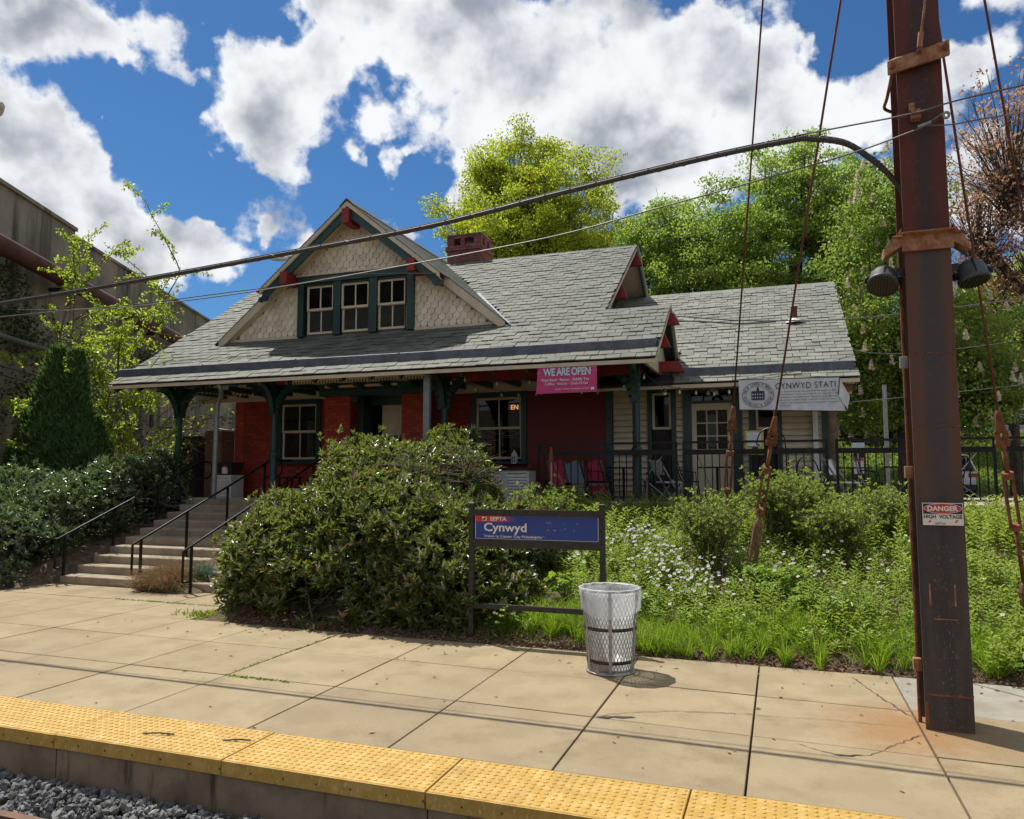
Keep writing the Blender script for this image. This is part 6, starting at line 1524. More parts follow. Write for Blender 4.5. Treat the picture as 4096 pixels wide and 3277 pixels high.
# hedge left of the stairs
laurel('laurel_hedge', 'long glossy dark hedge climbing along the left side of the stairs',
       [(-14.2, 10.7, .35, 1.35, 1.0, 1.15), (-15.9, 10.4, .4, 1.4, .9, 1.25), (-17.8, 10.6, .4, 1.4, 1.0, 1.2), (-14.0, 11.8, .75, 1.2, 1.0, 1.15), (-15.6, 12.0, .9, 1.4, 1.1, 1.15), (-17.4, 12.2, .9, 1.5, 1.2, 1.0), (-13.9, 13.0, 1.3, 1.1, .9, 1.1), (-15.3, 13.4, 1.35, 1.1, .9, .85), (-13.55, 13.9, 1.7, .75, .55, .95), (-13.1, 14.0, 1.55, .35, .35, .6)],
       10000, LM['laurel_far'], 3.0, cat='hedge', spikes=260, clip=lambda P: (P[:, 0] < -13.08) & (P[:, 1] > 9.72))

# ---------------------------------------------------------------- trees
def tree(name, label, base, lobes, nclump, per, size, m, trunk=.25, seed=0, group=None, sig=.35, branches=120, cat='tree', bark=None, rmin=.35, up=0.0, flat=.6, twig_r=.02, extra=None):
    base = (base[0], base[1], float(hgt(np.array([base[0]]), np.array([base[1]]))[0])); t = empty(name, tuple(base), label, cat, group); B = np.array(base, float); L = np.array(lobes, float)
    vol = L[:, 3] * L[:, 4] * L[:, 5]; idx = RN.choice(len(L), nclump, p=vol ** .67 / (vol ** .67).sum())
    d = rdir(nclump, .15); r_ = RN.uniform(rmin ** 2, 1, (nclump, 1)) ** .5
    C_ = L[idx, :3] + d * L[idx, 3:6] * r_ * (1 + wob(d, 4, .12, seed))[:, None]
    C_ = C_[C_[:, 2] > B[2] + .3]
    k = per; n = len(C_) * k; sz = np.repeat(RN.uniform(.6, 1.3, (len(C_), 1)), k, 0)
    P = np.repeat(C_, k, 0) + rdir(n) * (RN.random((n, 1)) ** .5) * 1.75 * sig * sz * np.array([1, 1, flat])
    D = rdir(n) + np.array([0, 0, -.35 + up]); crnd = np.clip(np.repeat(RN.random(len(C_)), k) * .75 + RN.random(n) * .25, 0, 1)
    lv = Leaves(); lv.add(P, D, size * RN.uniform(.7, 1.25, n), size * .62 * RN.uniform(.8, 1.2, n), crnd, shape=.45)
    lv.build('crown', m, t)
    # trunk and limbs
    tp = MB(); cz = L[:, 2].min(); hub = np.array([B[0], B[1], B[2] + (cz - B[2]) * .8])
    tp.tube([B - [0, 0, .3], B + (hub - B) * .1, B + (hub - B) * .5 + [.03, 0, 0], hub], [trunk * 1.4, trunk * 1.05, trunk * .9, trunk * .75], 10)
    br = Leaves(); bb = []; ends = []
    for l in L:
        c = l[:3]; mid = (hub + c) / 2 + RN.normal(0, .15, 3) * abs(c - hub).max() * .4
        tp.tube([hub, mid, c, c + [0, 0, l[5] * .5]], [trunk * .6, trunk * .38, trunk * .2, trunk * .06], 7); bb.append((mid, c))
    PP(tp, 'trunk', bark or M['bark'], t, smooth=True)
    ii = RN.choice(len(C_), min(branches, len(C_)), replace=False); E_ = C_[ii]
    # each twig starts from the nearest lobe's limb
    ci = np.argmin(((E_[:, None, :] - L[None, :, :3]) ** 2).sum(-1), 1); cen = L[ci, :3]; S_ = cen + (E_ - cen) * RN.uniform(0, .25, (len(E_), 1)) - np.array([0, 0, 1.]) * L[ci, 5:6] * RN.uniform(.1, .7, (len(E_), 1))
    md = S_ * .45 + E_ * .55 + RN.normal(0, .12, E_.shape) * L[ci, 3:4] * .3
    br.stems(S_, md, twig_r, twig_r * .6).stems(md, E_, twig_r * .6, twig_r * .3)
    for _ in range(2):
        e2 = E_ + RN.normal(0, sig * .8, E_.shape); br.stems(md * .4 + E_ * .6, e2, twig_r * .4, twig_r * .2)
    br.build('branches', bark or M['bark'], t)
    if extra: extra(t, C_, L)
    return t
def lobset(c, r, n, k, rs, seed, squash=1.0):
    """n sub-lobes over the surface of one big ellipsoid"""
    rg = np.random.default_rng(seed); out = [(*c, r[0] * .72, r[1] * .72, r[2] * .72)]
    for i in range(n):
        d = rg.normal(size=3); d[2] = abs(d[2]) * .9 - .25 if i % 3 else d[2]; d /= np.linalg.norm(d)
        p = np.array(c) + d * np.array(r) * k; out.append((*p, r[0] * rs * rg.uniform(.75, 1.25), r[1] * rs, r[2] * rs * rg.uniform(.75, 1.15)))
    return out
tree('maple_tree', 'bright yellow-green domed maple rising behind the slate roof and chimney', (-10.3, 30, 2.9), lobset((-10.3, 30, 10.4), (4.5, 3.7, 6.2), 24, .68, .37, 1) + [(-10.2, 30, 14.6, 2.4, 2.2, 2.4), (-8.0, 30, 13.2, 2.5, 2.2, 2.6), (-12.2, 30, 12.8, 2.4, 2.2, 2.6)], 600, 190, .125, LM['maple'], .35, 1, 'trees behind the station', .42, 520, up=-.3, twig_r=.035, flat=.55)
tree('broadleaf_tree', 'lower fresh green tree right of the yellow-green maple, above the roof gap', (-5.2, 33, 3), [(-5.4, 33, 10.2, 2.9, 2.4, 4.0), (-4.2, 33, 12.4, 2.2, 1.8, 2.5), (-7.0, 33, 9.6, 2.2, 1.8, 3.2), (-2.9, 32.5, 11.0, 2.4, 1.8, 3.8), (-1.2, 32.5, 9.5, 2.0, 1.8, 3.5)], 380, 170, .13, LM['green'], .28, 2, 'trees behind the station', .44, 230, twig_r=.035, flat=.5)
tree('broadleaf_tree', 'tallest dense green tree behind the wing roof', (.3, 36, 3.1), lobset((.7, 36, 11.4), (4.9, 3.8, 6.3), 20, .74, .38, 5), 520, 200, .13, LM['green'], .4, 3, 'trees behind the station', .46, 420, twig_r=.04, flat=.5)
def panicles(t, C_, L):
    sp = Leaves(); idx = RN.choice(len(L), 190); d = rdir(190, .3); P = L[idx, :3] + d * L[idx, 3:6] * 1.02; 
    for j in range(6):
        h_ = j / 6; k = 5; Ck = np.repeat(P + np.array([0, 0, .30 * h_]), k, 0); D = rdir(len(Ck)) * [1, 1, .4] + [0, 0, .5]; sp.add(Ck, D, .10 * (1.15 - .8 * h_), .085)
    sp.build('blossom', LM['blossom'], t)
tree('horse_chestnut_tree', 'horse chestnut dotted with cream flower candles behind the rusty pole', (3.6, 25.5, 2.4), [(3.3, 25.5, 5.4, 2.3, 2.0, 2.5), (2.8, 25.5, 8.0, 1.5, 1.5, 2.6), (4.9, 25.2, 5.3, 2.0, 1.8, 2.2), (3.6, 25.5, 10.2, 1.3, 1.2, 1.9), (2.1, 25, 5.0, 1.5, 1.4, 1.9), (5.4, 25, 4.0, 1.6, 1.4, 1.2)], 320, 180, .115, LM['chest'], .3, 4, 'trees behind the station', .42, 200, extra=panicles, flat=.6)
tree('copper_tree', 'tall sparse tree with copper leaves and bare twigs at the upper right edge', (9.4, 29, 3), [(7.6, 29, 12.6, 2.3, 2.0, 3.2), (9.3, 29, 12.5, 2.6, 2.3, 3.6), (6.6, 29, 10.2, 1.6, 1.6, 2.4), (8.2, 29, 9.4, 2.4, 2.0, 2.4), (10.5, 29, 9.5, 2.6, 2.2, 3.4), (7.2, 28.5, 7.6, 1.6, 1.6, 1.7)], 1100, 9, .14, LM['bronze'], .45, 5, 'trees behind the station', .30, 900, rmin=.25, twig_r=.028)
tree('yellow_tree', 'small yellowish tree low behind the right loudspeaker', (8.3, 33, 3), [(7.3, 33, 7.8, 1.9, 1.6, 1.8), (9.0, 33, 8.2, 2.0, 1.6, 2.0)], 320, 18, .2, LM['maple'], .2, 6, 'trees behind the station', .35, 120, twig_r=.03)
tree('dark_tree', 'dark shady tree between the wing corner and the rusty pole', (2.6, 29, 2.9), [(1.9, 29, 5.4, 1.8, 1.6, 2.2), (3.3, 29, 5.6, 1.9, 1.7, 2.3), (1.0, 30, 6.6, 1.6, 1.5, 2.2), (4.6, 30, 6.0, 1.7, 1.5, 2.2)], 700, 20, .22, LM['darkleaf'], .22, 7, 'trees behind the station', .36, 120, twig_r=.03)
tree('pine_tree', 'dark conifer top peeking left of the pole against the clouds', (4.4, 42, 3), [(4.2, 42, 15.6, 1.5, 1.3, 2.8), (5.0, 42, 13.5, 2.0, 1.6, 2.2), (3.6, 42, 12.5, 1.8, 1.6, 2.0)], 480, 16, .22, LM['darkleaf'], .3, 8, 'trees behind the station', .4, 160, twig_r=.045)
tree('far_tree', 'green tree filling the gap under the copper tree', (12.5, 42, 3.2), [(11.5, 42, 9.0, 3.2, 2.4, 3.6), (15, 42, 9, 3.2, 2.4, 3.8)], 420, 20, .28, LM['green'], .3, 9, 'trees behind the station', .45, 60)
for k, (x, y, z, r_, h_) in enumerate(((-18, 62, 8, 5.5, 6), (-8, 63, 10, 6, 7.5), (4, 64, 11, 6.5, 8), (17, 66, 10, 6.5, 8), (-28, 64, 7, 6, 6), (29, 62, 10, 6.5, 8))):
    tree('far_tree', ('distant green tree behind the bright maple', 'distant green tree between maple and wing roof', 'distant tree behind the tallest green tree', 'distant tree behind the horse chestnut', 'distant tree beyond the left end of the roof', 'distant tree off to the right')[k], (x, y, 3.3), [(x, y, z, r_, 3, h_), (x + 2.5, y, z - 1, r_ * .6, 2.5, h_ * .7)], 420, 18, .34, LM['green'], .3, 10 + k, 'distant trees', .55, 40)
# clipped round shrub and street trees' trunks behind the terrace
laurel('round_shrub', 'clipped round dark shrub behind the railing, left of the rusty pole', [(4.4, 43.5, 4.5, 1.35, 1.2, 1.5), (5.7, 43.7, 4.3, 1.3, 1.2, 1.35)], 3400, LM['darkleaf'], 5.0, cat='shrub', spikes=0, L=.14, W=.08)
thing(MB().tube([(1.45, 24, 1.2), (1.48, 24, 3.2), (1.42, 24, 5.2)], [.17, .15, .12], 10), 'tree_trunk', M['wood'], 'pale bare trunk just right of the wing corner', 'trunk', smooth=True)
thing(MB().box(2.72, 2.82, 22.9, 23.0, 1.2, 4.5), 'sign_post', M['galv'], 'tall grey post in front of the clipped shrub', 'post')

# left side: sapling, arborvitae
def sapling():
    base = np.array([-18.5, 15.9, 1.2]); t = empty('maple_sapling', tuple(base), 'airy sapling with bright lime leaves before the concrete wall', 'tree')
    rg = np.random.default_rng(21); lv = Leaves(); br = Leaves(); nodes = []
    def grow(p, d, ln, r_, lev):
        nseg = 7; pts = [p]
        for i in range(nseg):
            d = d + rg.normal(0, .12, 3) + np.array([0, 0, -.05 * (lev > 0) * i * .5 + (.06 if lev == 0 else 0)]); d = d / np.linalg.norm(d); p = p + d * ln / nseg; pts.append(p)
        A = np.array(pts[:-1]); B = np.array(pts[1:]); rr_ = np.linspace(r_, r_ * .35, nseg + 1); br.stems(A, B, rr_[:-1], rr_[1:])
        if lev >= 1: nodes.append((A, B, lev))
        if lev < 3:
            for i in range(2, nseg + 1):
                for _ in range(2 if lev else 2):
                    dd = d * .5 + rg.normal(0, .75, 3); dd[2] = dd[2] * .5 + .15; dd /= np.linalg.norm(dd); grow(pts[i], dd, ln * rg.uniform(.33, .55) * (1 - .05 * i), r_ * .45, lev + 1) if rg.random() < (.80, .42, .0)[lev] else None
    for a, ln in ((( -.25, 0, 1), 6.2), ((.05, .1, 1), 7.4), ((.22, -.1, 1.1), 6.6), ((.45, -.1, 1), 4.8), ((.7, .0, .8), 4.6)):
        grow(base + rg.normal(0, .1, 3) * [1, 1, 0], np.array(a, float) / np.linalg.norm(a), ln, .05, 0)
    for A, B, lev in nodes:
        for k in range(7 if lev > 1 else 5):
            u = rg.random((len(A), 1)); P = A + (B - A) * u + rg.normal(0, .04, A.shape); D = rg.normal(0, 1, A.shape) + [0, 0, -.6]; lv.add(P, D, .09 * rg.uniform(.6, 1.3, len(P)), .062, droop=.3)
    br.build('branches', M['twig'], t); lv.build('leaves', LM['sapling'], t)
    print('sapling leaves', lv.n // 4)
sapling()
# twiggy arching branches reaching past the porch corner
def archers():
    base = np.array([-15.6, 14.8, 1.3]); t = empty('arching_shrub', tuple(base), 'arching bare twigs with few lime leaves at the left porch corner', 'shrub'); br = Leaves(); lv = Leaves(); rg = np.random.default_rng(8)
    for k in range(34):
        d = np.array([rg.uniform(-.4, 1.0), rg.uniform(-.6, .5), 1.1]); d /= np.linalg.norm(d); p = base + rg.normal(0, .25, 3) * [1, 1, 0]; pts = [p]; ln = rg.uniform(2.6, 4.6)
        for i in range(10):
            d = d + np.array([.06 * np.sign(d[0]), 0, -.13 * (i > 2)]) + rg.normal(0, .04, 3); d /= np.linalg.norm(d); p = p + d * ln / 10; pts.append(p)
        A = np.array(pts[:-1]); B = np.array(pts[1:]); br.stems(A, B, .010, .008)
        if k % 2 == 0:
            for i in range(5, 11):
                q = np.array(pts[i]) + rg.normal(0, .08, (6, 3)); lv.add(q, rg.normal(0, 1, q.shape) + [0, 0, -.5], .10, .07, droop=.3)
        e = np.array(pts[4:]); e2 = e + rg.normal(0, .3, e.shape); br.stems(e, e2, .005, .003)
    br.build('branches', M['twig'], t); lv.build('leaves', LM['sapling'], t)
archers()
def thuja(label, c, h_, r_, n, z0=1.0, bulge=()):
    t = empty('arborvitae', (c[0], c[1], z0), label, 'tree', 'dark columnar evergreens left of the porch'); P = []; Nn = []
    u = RN.random(n); z = z0 + h_ * u; prof = r_ * np.interp(u, [0, .15, .4, .7, .9, 1], [1.0, 1.0, .80, .46, .22, .03]); a = RN.uniform(0, 6.283, n)
    rad = prof * (1 + .13 * np.sin(a * 4 + z * 4) + .10 * np.sin(a * 7 - z * 9) + .07 * np.sin(a * 13 + z * 17)) * RN.uniform(.86, 1.04, n)
    P = np.stack([c[0] + rad * np.cos(a), c[1] + rad * np.sin(a), z], 1); out = np.stack([np.cos(a), np.sin(a), np.full(n, .35)], 1)
    lv = Leaves(); k = 5; Pk = np.repeat(P, k, 0) + RN.normal(0, .05, (n * k, 3)); D = np.repeat(out, k, 0) * .7 + np.array([0, 0, .75]) + RN.normal(0, .4, (n * k, 3))
    lv.add(Pk, D, .19, .055, np.clip(np.repeat(RN.random(n), k), 0, 1), N=np.repeat(out, k, 0)); lv.build('sprays', LM['thuja'], t)
    PP(MB().tube([(c[0], c[1], z0 - .3), (c[0], c[1], z0 + h_ * .8)], [.12, .03], 8), 'trunk', M['bark'], t)
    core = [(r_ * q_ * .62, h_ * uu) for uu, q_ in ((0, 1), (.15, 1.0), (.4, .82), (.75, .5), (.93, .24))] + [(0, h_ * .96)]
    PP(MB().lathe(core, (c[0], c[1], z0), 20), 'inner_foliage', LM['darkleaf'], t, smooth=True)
thuja('tallest dark arborvitae, left of the pair beside the porch', (-17.0, 13.9), 4.1, .72, 6500); thuja('narrower arborvitae close right of the tallest one', (-16.45, 13.95), 4.0, .42, 3600)
thuja('broad low arborvitae at the foot of the pair, left side', (-17.6, 13.8), 2.6, .6, 3600); thuja('broad low arborvitae at the foot of the pair, right side', (-16.0, 14.0), 2.5, .66, 3000)
# ivy on the wall
iv = Leaves(); n = 5200; tt = RN.normal(0, 1, n); cl_ = RN.integers(0, 9, n); ct = np.array([-6, -4.5, -3, 0, 2, -5.5, -2, 4, 6.5])[cl_]; cz_ = np.array([6.5, 7.4, 6.3, 5.8, 4.9, 3.8, 4.4, 3.6, 6.6])[cl_]
T_ = ct + RN.normal(0, .9, n); Z_ = cz_ + RN.normal(0, .5, n); wu = np.array(WU); wn = np.array(WN); PW = np.array(P0) + T_[:, None] * wu + wn * RN.uniform(.02, .35, (n, 1)); PW[:, 2] = Z_
iv.add(PW, rdir(n) + wn * .5, .12, .09); tag(iv.build('ivy', LM['darkleaf']), 'dark green creeper patches hanging on the bridge wall', 'creeper', kind='stuff')

# ---------------------------------------------------------------- flower bed
def bed_pts(n, x0=-4.4, x1=9.5, y0=8.8, y1=13.5, ok=None):
    P = np.stack([RN.uniform(x0, x1, n), RN.uniform(y0, y1, n), np.zeros(n)], 1)
    if ok is not None: P = P[ok(P)]
    P[:, 2] = hgt(P[:, 0], P[:, 1]); return P
def noise2(P, s, k): return .5 + .25 * (np.sin(P[:, 0] * s + k) * np.cos(P[:, 1] * s * 1.3 - k) + np.sin(P[:, 0] * s * .57 + P[:, 1] * s * .9 + 2 * k))
def grass(P, h0, h1, w, lean, name, m, label, cat='grass', per=7, curl=.5, dirb=None):
    lv = Leaves(); n = len(P); k = per; B = np.repeat(P, k, 0) + RN.normal(0, .018, (n * k, 3)) * [1, 1, 0]
    D = np.array([0, 0, 1.]) + RN.normal(0, lean, (n * k, 3)) * [1, 1, .1]; D = nz(D); L = RN.uniform(h0, h1, n * k)[:, None]
    m1 = B + D * L * .55; D2 = nz(D + np.stack([D[:, 0], D[:, 1], -np.abs(RN.normal(0, .3, n * k))], 1) * curl * 2); tip = m1 + D2 * L * .5
    sd = nz(np.cross(D, rdir(n * k))) * w / 2
    V = np.stack([B - sd, B + sd, m1 + sd * .8, m1 - sd * .8, tip], 1).reshape(-1, 3); b = np.arange(n * k)[:, None] * 5
    F = np.concatenate([b, b + 1, b + 2, b + 3, b + 3, b + 2, b + 4], 1).ravel(); S = np.tile([4, 3], n * k)
    o = link(name, np_mesh(name, V, F, S, m, np.repeat(RN.random(n * k), 5))); return tag(o, label, cat, kind='stuff')
g1 = bed_pts(620, y0=8.74, y1=9.5, x0=-3.9); g1 = g1[(noise2(g1, 2.6, 1) > .50) | (g1[:, 0] > -.9) & (noise2(g1, 4, 2) > .2)]
grass(g1, .16, .42, .007, .42, 'sedge_grass', LM['grass'], 'arching bright tufts of grass along the paving edge', per=40, curl=.7)
g2 = bed_pts(5200, y0=8.8, y1=13.6, x0=-4.2); grass(g2, .08, .24, .006, .35, 'meadow_grass', LM['weed'], 'fine green grass among the flowers of the bed', per=6)
def weeds(P, h0, h1, L, W, name, m, label, per=16, whorl=True, lean=.18):
    lv = Leaves(); st_ = Leaves(); n = len(P); H = RN.uniform(h0, h1, n); A = nz(np.array([0, 0, 1.]) + RN.normal(0, lean, (n, 3))); T = P + A * H[:, None]; st_.stems(P, T, .004, .0025)
    u = np.tile(np.linspace(.25, 1.0, per), n); B = np.repeat(P, per, 0) + np.repeat(A * H[:, None], per, 0) * u[:, None]; ph = (np.tile(np.arange(per) * 2.4, n) + np.repeat(RN.uniform(0, 6, n), per))[:, None]
    D = np.concatenate([np.cos(ph), np.sin(ph), .35 + .9 * (u[:, None] ** 3)], 1)
    lv.add(B, D, L * (1.1 - .45 * u) * RN.uniform(.8, 1.2, n * per), W, np.clip(np.repeat(RN.random(n), per) * .8 + .2 * RN.random(n * per), 0, 1), N=np.array([0, 0, 1.]) + 0 * D, droop=.3, fold=.15)
    o = lv.build(name, m, None, kind='stuff', label=label, cat='weeds'); st_.build('stems', m, o); return o
A_ = bed_pts(3000, y0=9.3, y1=13.5, x0=-4.2); A_ = A_[noise2(A_, 1.3, 4) > .40]
weeds(A_, .18, .48, .095, .016, 'tall_weeds', LM['weed'], 'upright leafy stems covering the upper flower bed', 20)
B_ = bed_pts(1700, y0=9.0, y1=13.5, x0=-4.2); B_ = B_[noise2(B_, 1.7, 9) > .52]
weeds(B_, .15, .40, .10, .022, 'lime_weeds', LM['weed2'], 'lime green leafy weeds scattered through the bed', 18)
C2 = bed_pts(900, x0=1.4, x1=8, y0=8.8, y1=13.4); weeds(C2, .2, .5, .12, .026, 'leafy_stems', LM['weed2'], 'dense bright leafy stems right of the rusty pole', 20)
D2_ = bed_pts(520, x0=-4.4, x1=7, y0=11.9, y1=12.9); weeds(D2_, .28, .6, .13, .02, 'fence_weeds', LM['weed2'], 'taller narrow-leaved weeds against the terrace railing', 22)
E_ = bed_pts(2600, y0=9.0, y1=13.3, x0=-4.2, x1=8); E_ = E_[noise2(E_, 2.3, 6.5) > .60]
weeds(E_, .10, .30, .075, .034, 'dark_weeds', LM['green'], 'low patches of wider dark green leaves in the bed', 14, lean=.3)
F_2 = bed_pts(500, y0=9.6, y1=12.6, x0=-3.6, x1=4); F_2 = F_2[noise2(F_2, 3.1, 3.3) > .6]
grass(F_2, .2, .55, .005, .45, 'dry_stalks', M['dry'], 'pale dry stalks sticking out among the weeds', 'dry plant', per=5, curl=.4)
# daisies
def daisies(P, label, name='daisy_patch'):
    n = len(P); H = RN.uniform(.28, .52, n); A = nz(np.array([0, 0, 1.]) + RN.normal(0, .18, (n, 3))); T = P + A * H[:, None]; st_ = Leaves().stems(P, T, .003, .002)
    pt_ = Leaves(); k = 12; ph = np.tile(np.arange(k) * 6.283 / k, n)[:, None]; F_ = nz(A + RN.normal(0, .3, (n, 3)) + [0, -.55, .1]); Fk = np.repeat(F_, k, 0); X = nz(np.cross(Fk, np.array([.3, .9, .1]))); Y = np.cross(Fk, X)
    pt_.add(np.repeat(T, k, 0), X * np.cos(ph) + Y * np.sin(ph) + Fk * .15, .024, .014, N=Fk, fold=.0, droop=0, shape=.7); ey = Leaves()
    ey.add(np.repeat(T, 4, 0) + np.repeat(F_, 4, 0) * .003, X[::3] * np.cos(ph[::3]) + Y[::3] * np.sin(ph[::3]) + .4 * Fk[::3], .007, .009, N=Fk[::3])
    o = pt_.build(name, LM['petal'], None, kind='stuff', label=label, cat='wildflowers'); ey.build('flower_eyes', LM['eye'], o); st_.build('stems', LM['weed'], o)
c = RN.choice(7, 330, p=[.26, .22, .2, .12, .08, .07, .05]); cen = np.array([(-1.55, 10.6), (-.95, 10.2), (-2.0, 11.3), (-1.3, 9.9), (.35, 10.8), (-2.6, 10.9), (1.5, 10.4)])[c]
Pd = np.stack([cen[:, 0] + RN.normal(0, .25, 330), cen[:, 1] + RN.normal(0, .30, 330), np.zeros(330)], 1); Pd[:, 2] = hgt(Pd[:, 0], Pd[:, 1]); daisies(Pd, 'white daisy-like fleabane flowers in the middle of the bed')
P2 = bed_pts(36, x0=-2.6, x1=2.4, y0=9.2, y1=12.0); daisies(P2, 'scattered single white flowers across the bed')
# broad-leaved plants
def broad(x, y, label, n=46, L=.17, r_=.30, m=None, h_=.32):
    z = float(hgt(np.array([x]), np.array([y]))[0]); t = empty('broadleaf_plant', (x, y, z), label, 'plant', 'broad-leaved plants in the bed'); a = RN.uniform(0, 6.283, n); rr_ = RN.uniform(.02, 1, n) ** .6 * r_
    T = np.stack([x + rr_ * np.cos(a), y + rr_ * np.sin(a), z + h_ * RN.uniform(.4, 1.1, n)], 1); B = np.tile([x, y, z], (n, 1)) + RN.normal(0, .03, (n, 3)) * [1, 1, 0]
    st_ = Leaves().stems(B, T, .004, .003); lv = Leaves()
    # each leaf: lobed, five blades
    ax = np.stack([np.cos(a), np.sin(a), -.2 + 0 * a], 1); N_ = nz(np.array([0, 0, 1.]) + RN.normal(0, .3, (n, 3))); X = nz(np.cross(N_, ax)); r2 = RN.random(n)
    for th in (-1.5, -.8, 0, .8, 1.5): lv.add(T, ax * math.cos(th) + X * math.sin(th), L * (1 - .18 * abs(th)) * .62, L * .42, r2, N=N_, fold=.12, shape=.6)
    lv.build('leaves', m or LM['broad'], t); st_.build('stems', LM['weed'], t)
broad(-1.78, 9.75, 'large-leaved plant behind the litter bin, beside the sign post'); broad(-2.75, 9.85, 'large-leaved plant under the middle of the blue sign', 30, .15, .22)
broad(-.05, 10.35, 'broad-leaved plant at the foot of the thick guy sleeve', 60, .18, .42); broad(.5, 9.9, 'low broad-leaved plant right of the guy sleeve', 46, .16, .38, h_=.22); broad(-.55, 9.7, 'broad-leaved plant between litter bin and guy sleeve', 30, .15, .3, h_=.2)
broad(-3.25, 8.98, 'round-leaved creeper under the left end of the sign', 60, .08, .3, LM['green'], .35); broad(2.3, 9.1, 'broad grey-green leaves at the paving right of the pole', 50, .16, .4, h_=.2); broad(3.2, 9.4, 'broad leaves at the right edge by the paving', 40, .15, .4, h_=.25)
# twiggy shrubs
def shrub(x, y, h_, w, label, n=420, stems=24, m=None):
    n = int(n * 1.5)
    z = float(hgt(np.array([x]), np.array([y]))[0]); t = empty('azalea_shrub', (x, y, z), label, 'shrub', 'twiggy shrubs in the bed'); st_ = Leaves(); lv = Leaves(); tips = []
    for k in range(stems):
        a = RN.uniform(0, 6.28); r_ = w * RN.uniform(.1, 1) ** .7; p0 = np.array([[x + .08 * math.cos(a), y + .08 * math.sin(a), z]]); p1 = np.array([[x + r_ * .55 * math.cos(a), y + r_ * .55 * math.sin(a), z + h_ * .5]]); p2 = np.array([[x + r_ * math.cos(a), y + r_ * math.sin(a), z + h_ * RN.uniform(.75, 1.02)]])
        st_.stems(p0, p1, .011, .008).stems(p1, p2, .008, .004)
        for j in range(n // stems):
            u = RN.uniform(.35, 1); q = (p1 + (p2 - p1) * u)[0] if u > .5 else (p0 + (p1 - p0) * (u + .45))[0]; e = q + RN.normal(0, .11, 3) + [0, 0, .05]; st_.stems(q[None], e[None], .003, .002); tips.append(e)
    tips = np.array(tips); rosette(lv, tips, np.array([0, 0, 1.]) + RN.normal(0, .45, tips.shape), 9, .052, .017, 1.15, RN.random(len(tips))); lv.build('leaves', m or LM['shrub'], t); st_.build('twigs', M['twig'], t)
shrub(-.95, 11.0, .85, .5, 'twiggy green shrub left of the thick guy sleeve', 480, 30); shrub(-.1, 12.1, .92, .6, 'tallest rounded shrub in front of the railing, behind the guys', 640, 30); shrub(.75, 11.6, .72, .5, 'twiggy shrub right of the guy turnbuckle', 480, 30)
shrub(1.35, 12.5, .6, .45, 'sparse shrub just left of the rusty pole', 300, 24); shrub(-.75, 12.6, .5, .4, 'small shrub below the leftmost guy', 260, 18); shrub(.35, 12.8, .6, .5, 'shrub against the curb beneath the station banner', 340, 20)
shrub(-3.75, 12.2, .7, .7, 'leafy shrub behind the laurel bush, below the white cabinet', 420, 24, LM['shrub'])
# plant label
pt2 = empty('plant_label', (.99, 9.9, .33), 'small black engraved plant label tilted in the bed', 'label'); z = .33
PP(MB().add([(.90, 9.86, z + .0), (1.07, 9.86, z - .02), (1.06, 9.90, z + .09), (.885, 9.90, z + .11), (.90, 9.866, z), (1.07, 9.866, z - .02), (1.06, 9.906, z + .09), (.885, 9.906, z + .11)], [(0, 1, 2, 3), (7, 6, 5, 4), (0, 4, 5, 1), (2, 6, 7, 3), (0, 3, 7, 4), (1, 5, 6, 2)]), 'plate', M['ink'], pt2)
PP(MB().tube([(.98, 9.9, .2), (.98, 9.9, z + .05)], .006, 6), 'stake', M['black'], pt2)
for k, w_ in enumerate((.09, .06, .05)): PP(MB().box(.975 - w_ / 2, .975 + w_ / 2, 9.868 + .012 * (2 - k), 9.870 + .012 * (2 - k), z + .03 + .022 * (2 - k), z + .036 + .022 * (2 - k)), 'engraved_line', M['galv'], pt2)
# plants in the stair strip
def onwedge(n, y0, y1, x0=-10.6, x1=-9.3):
    P = np.stack([RN.uniform(x0, x1, n), RN.uniform(y0, y1, n), np.zeros(n)], 1); xl = np.interp(P[:, 1], [10.4, 11.0, 11.8, 12.8], [-10.78, -10.5, -9.95, -9.5]); ok = P[:, 0] > xl + .03; P = P[ok]; P[:, 2] = wedge(P[:, 0], P[:, 1]); return P
grass(onwedge(110, 10.46, 11.0, -10.72, -9.95), .25, .62, .007, .8, 'dry_tuft', M['dry'], 'mound of tangled dry brown stalks between the lower handrails', 'dry plant', per=26, curl=.9)
grass(onwedge(70, 10.45, 11.2, -10.7, -9.6), .05, .2, .012, .5, 'green_tuft', LM['weed'], 'low green weeds round the dry mound', 'weeds', per=8)
grass(onwedge(12, 10.9, 11.1, -9.85, -9.55), .2, .36, .02, .45, 'iris_clump', LM['iris'], 'blue-green strappy clump beside the right handrail', 'plant', per=12, curl=.8)
grass(onwedge(10, 12.15, 12.45, -9.95, -9.65), .25, .42, .018, .4, 'daylily_clump', LM['grass'], 'fresh green daylily clump higher up the stair strip', 'plant', per=14, curl=.6)
grass(onwedge(140, 11.1, 12.7), .04, .18, .008, .7, 'dry_litter', M['dry'], 'pale dry stalks littering the planted strip', 'dry plant', per=7, curl=.8)
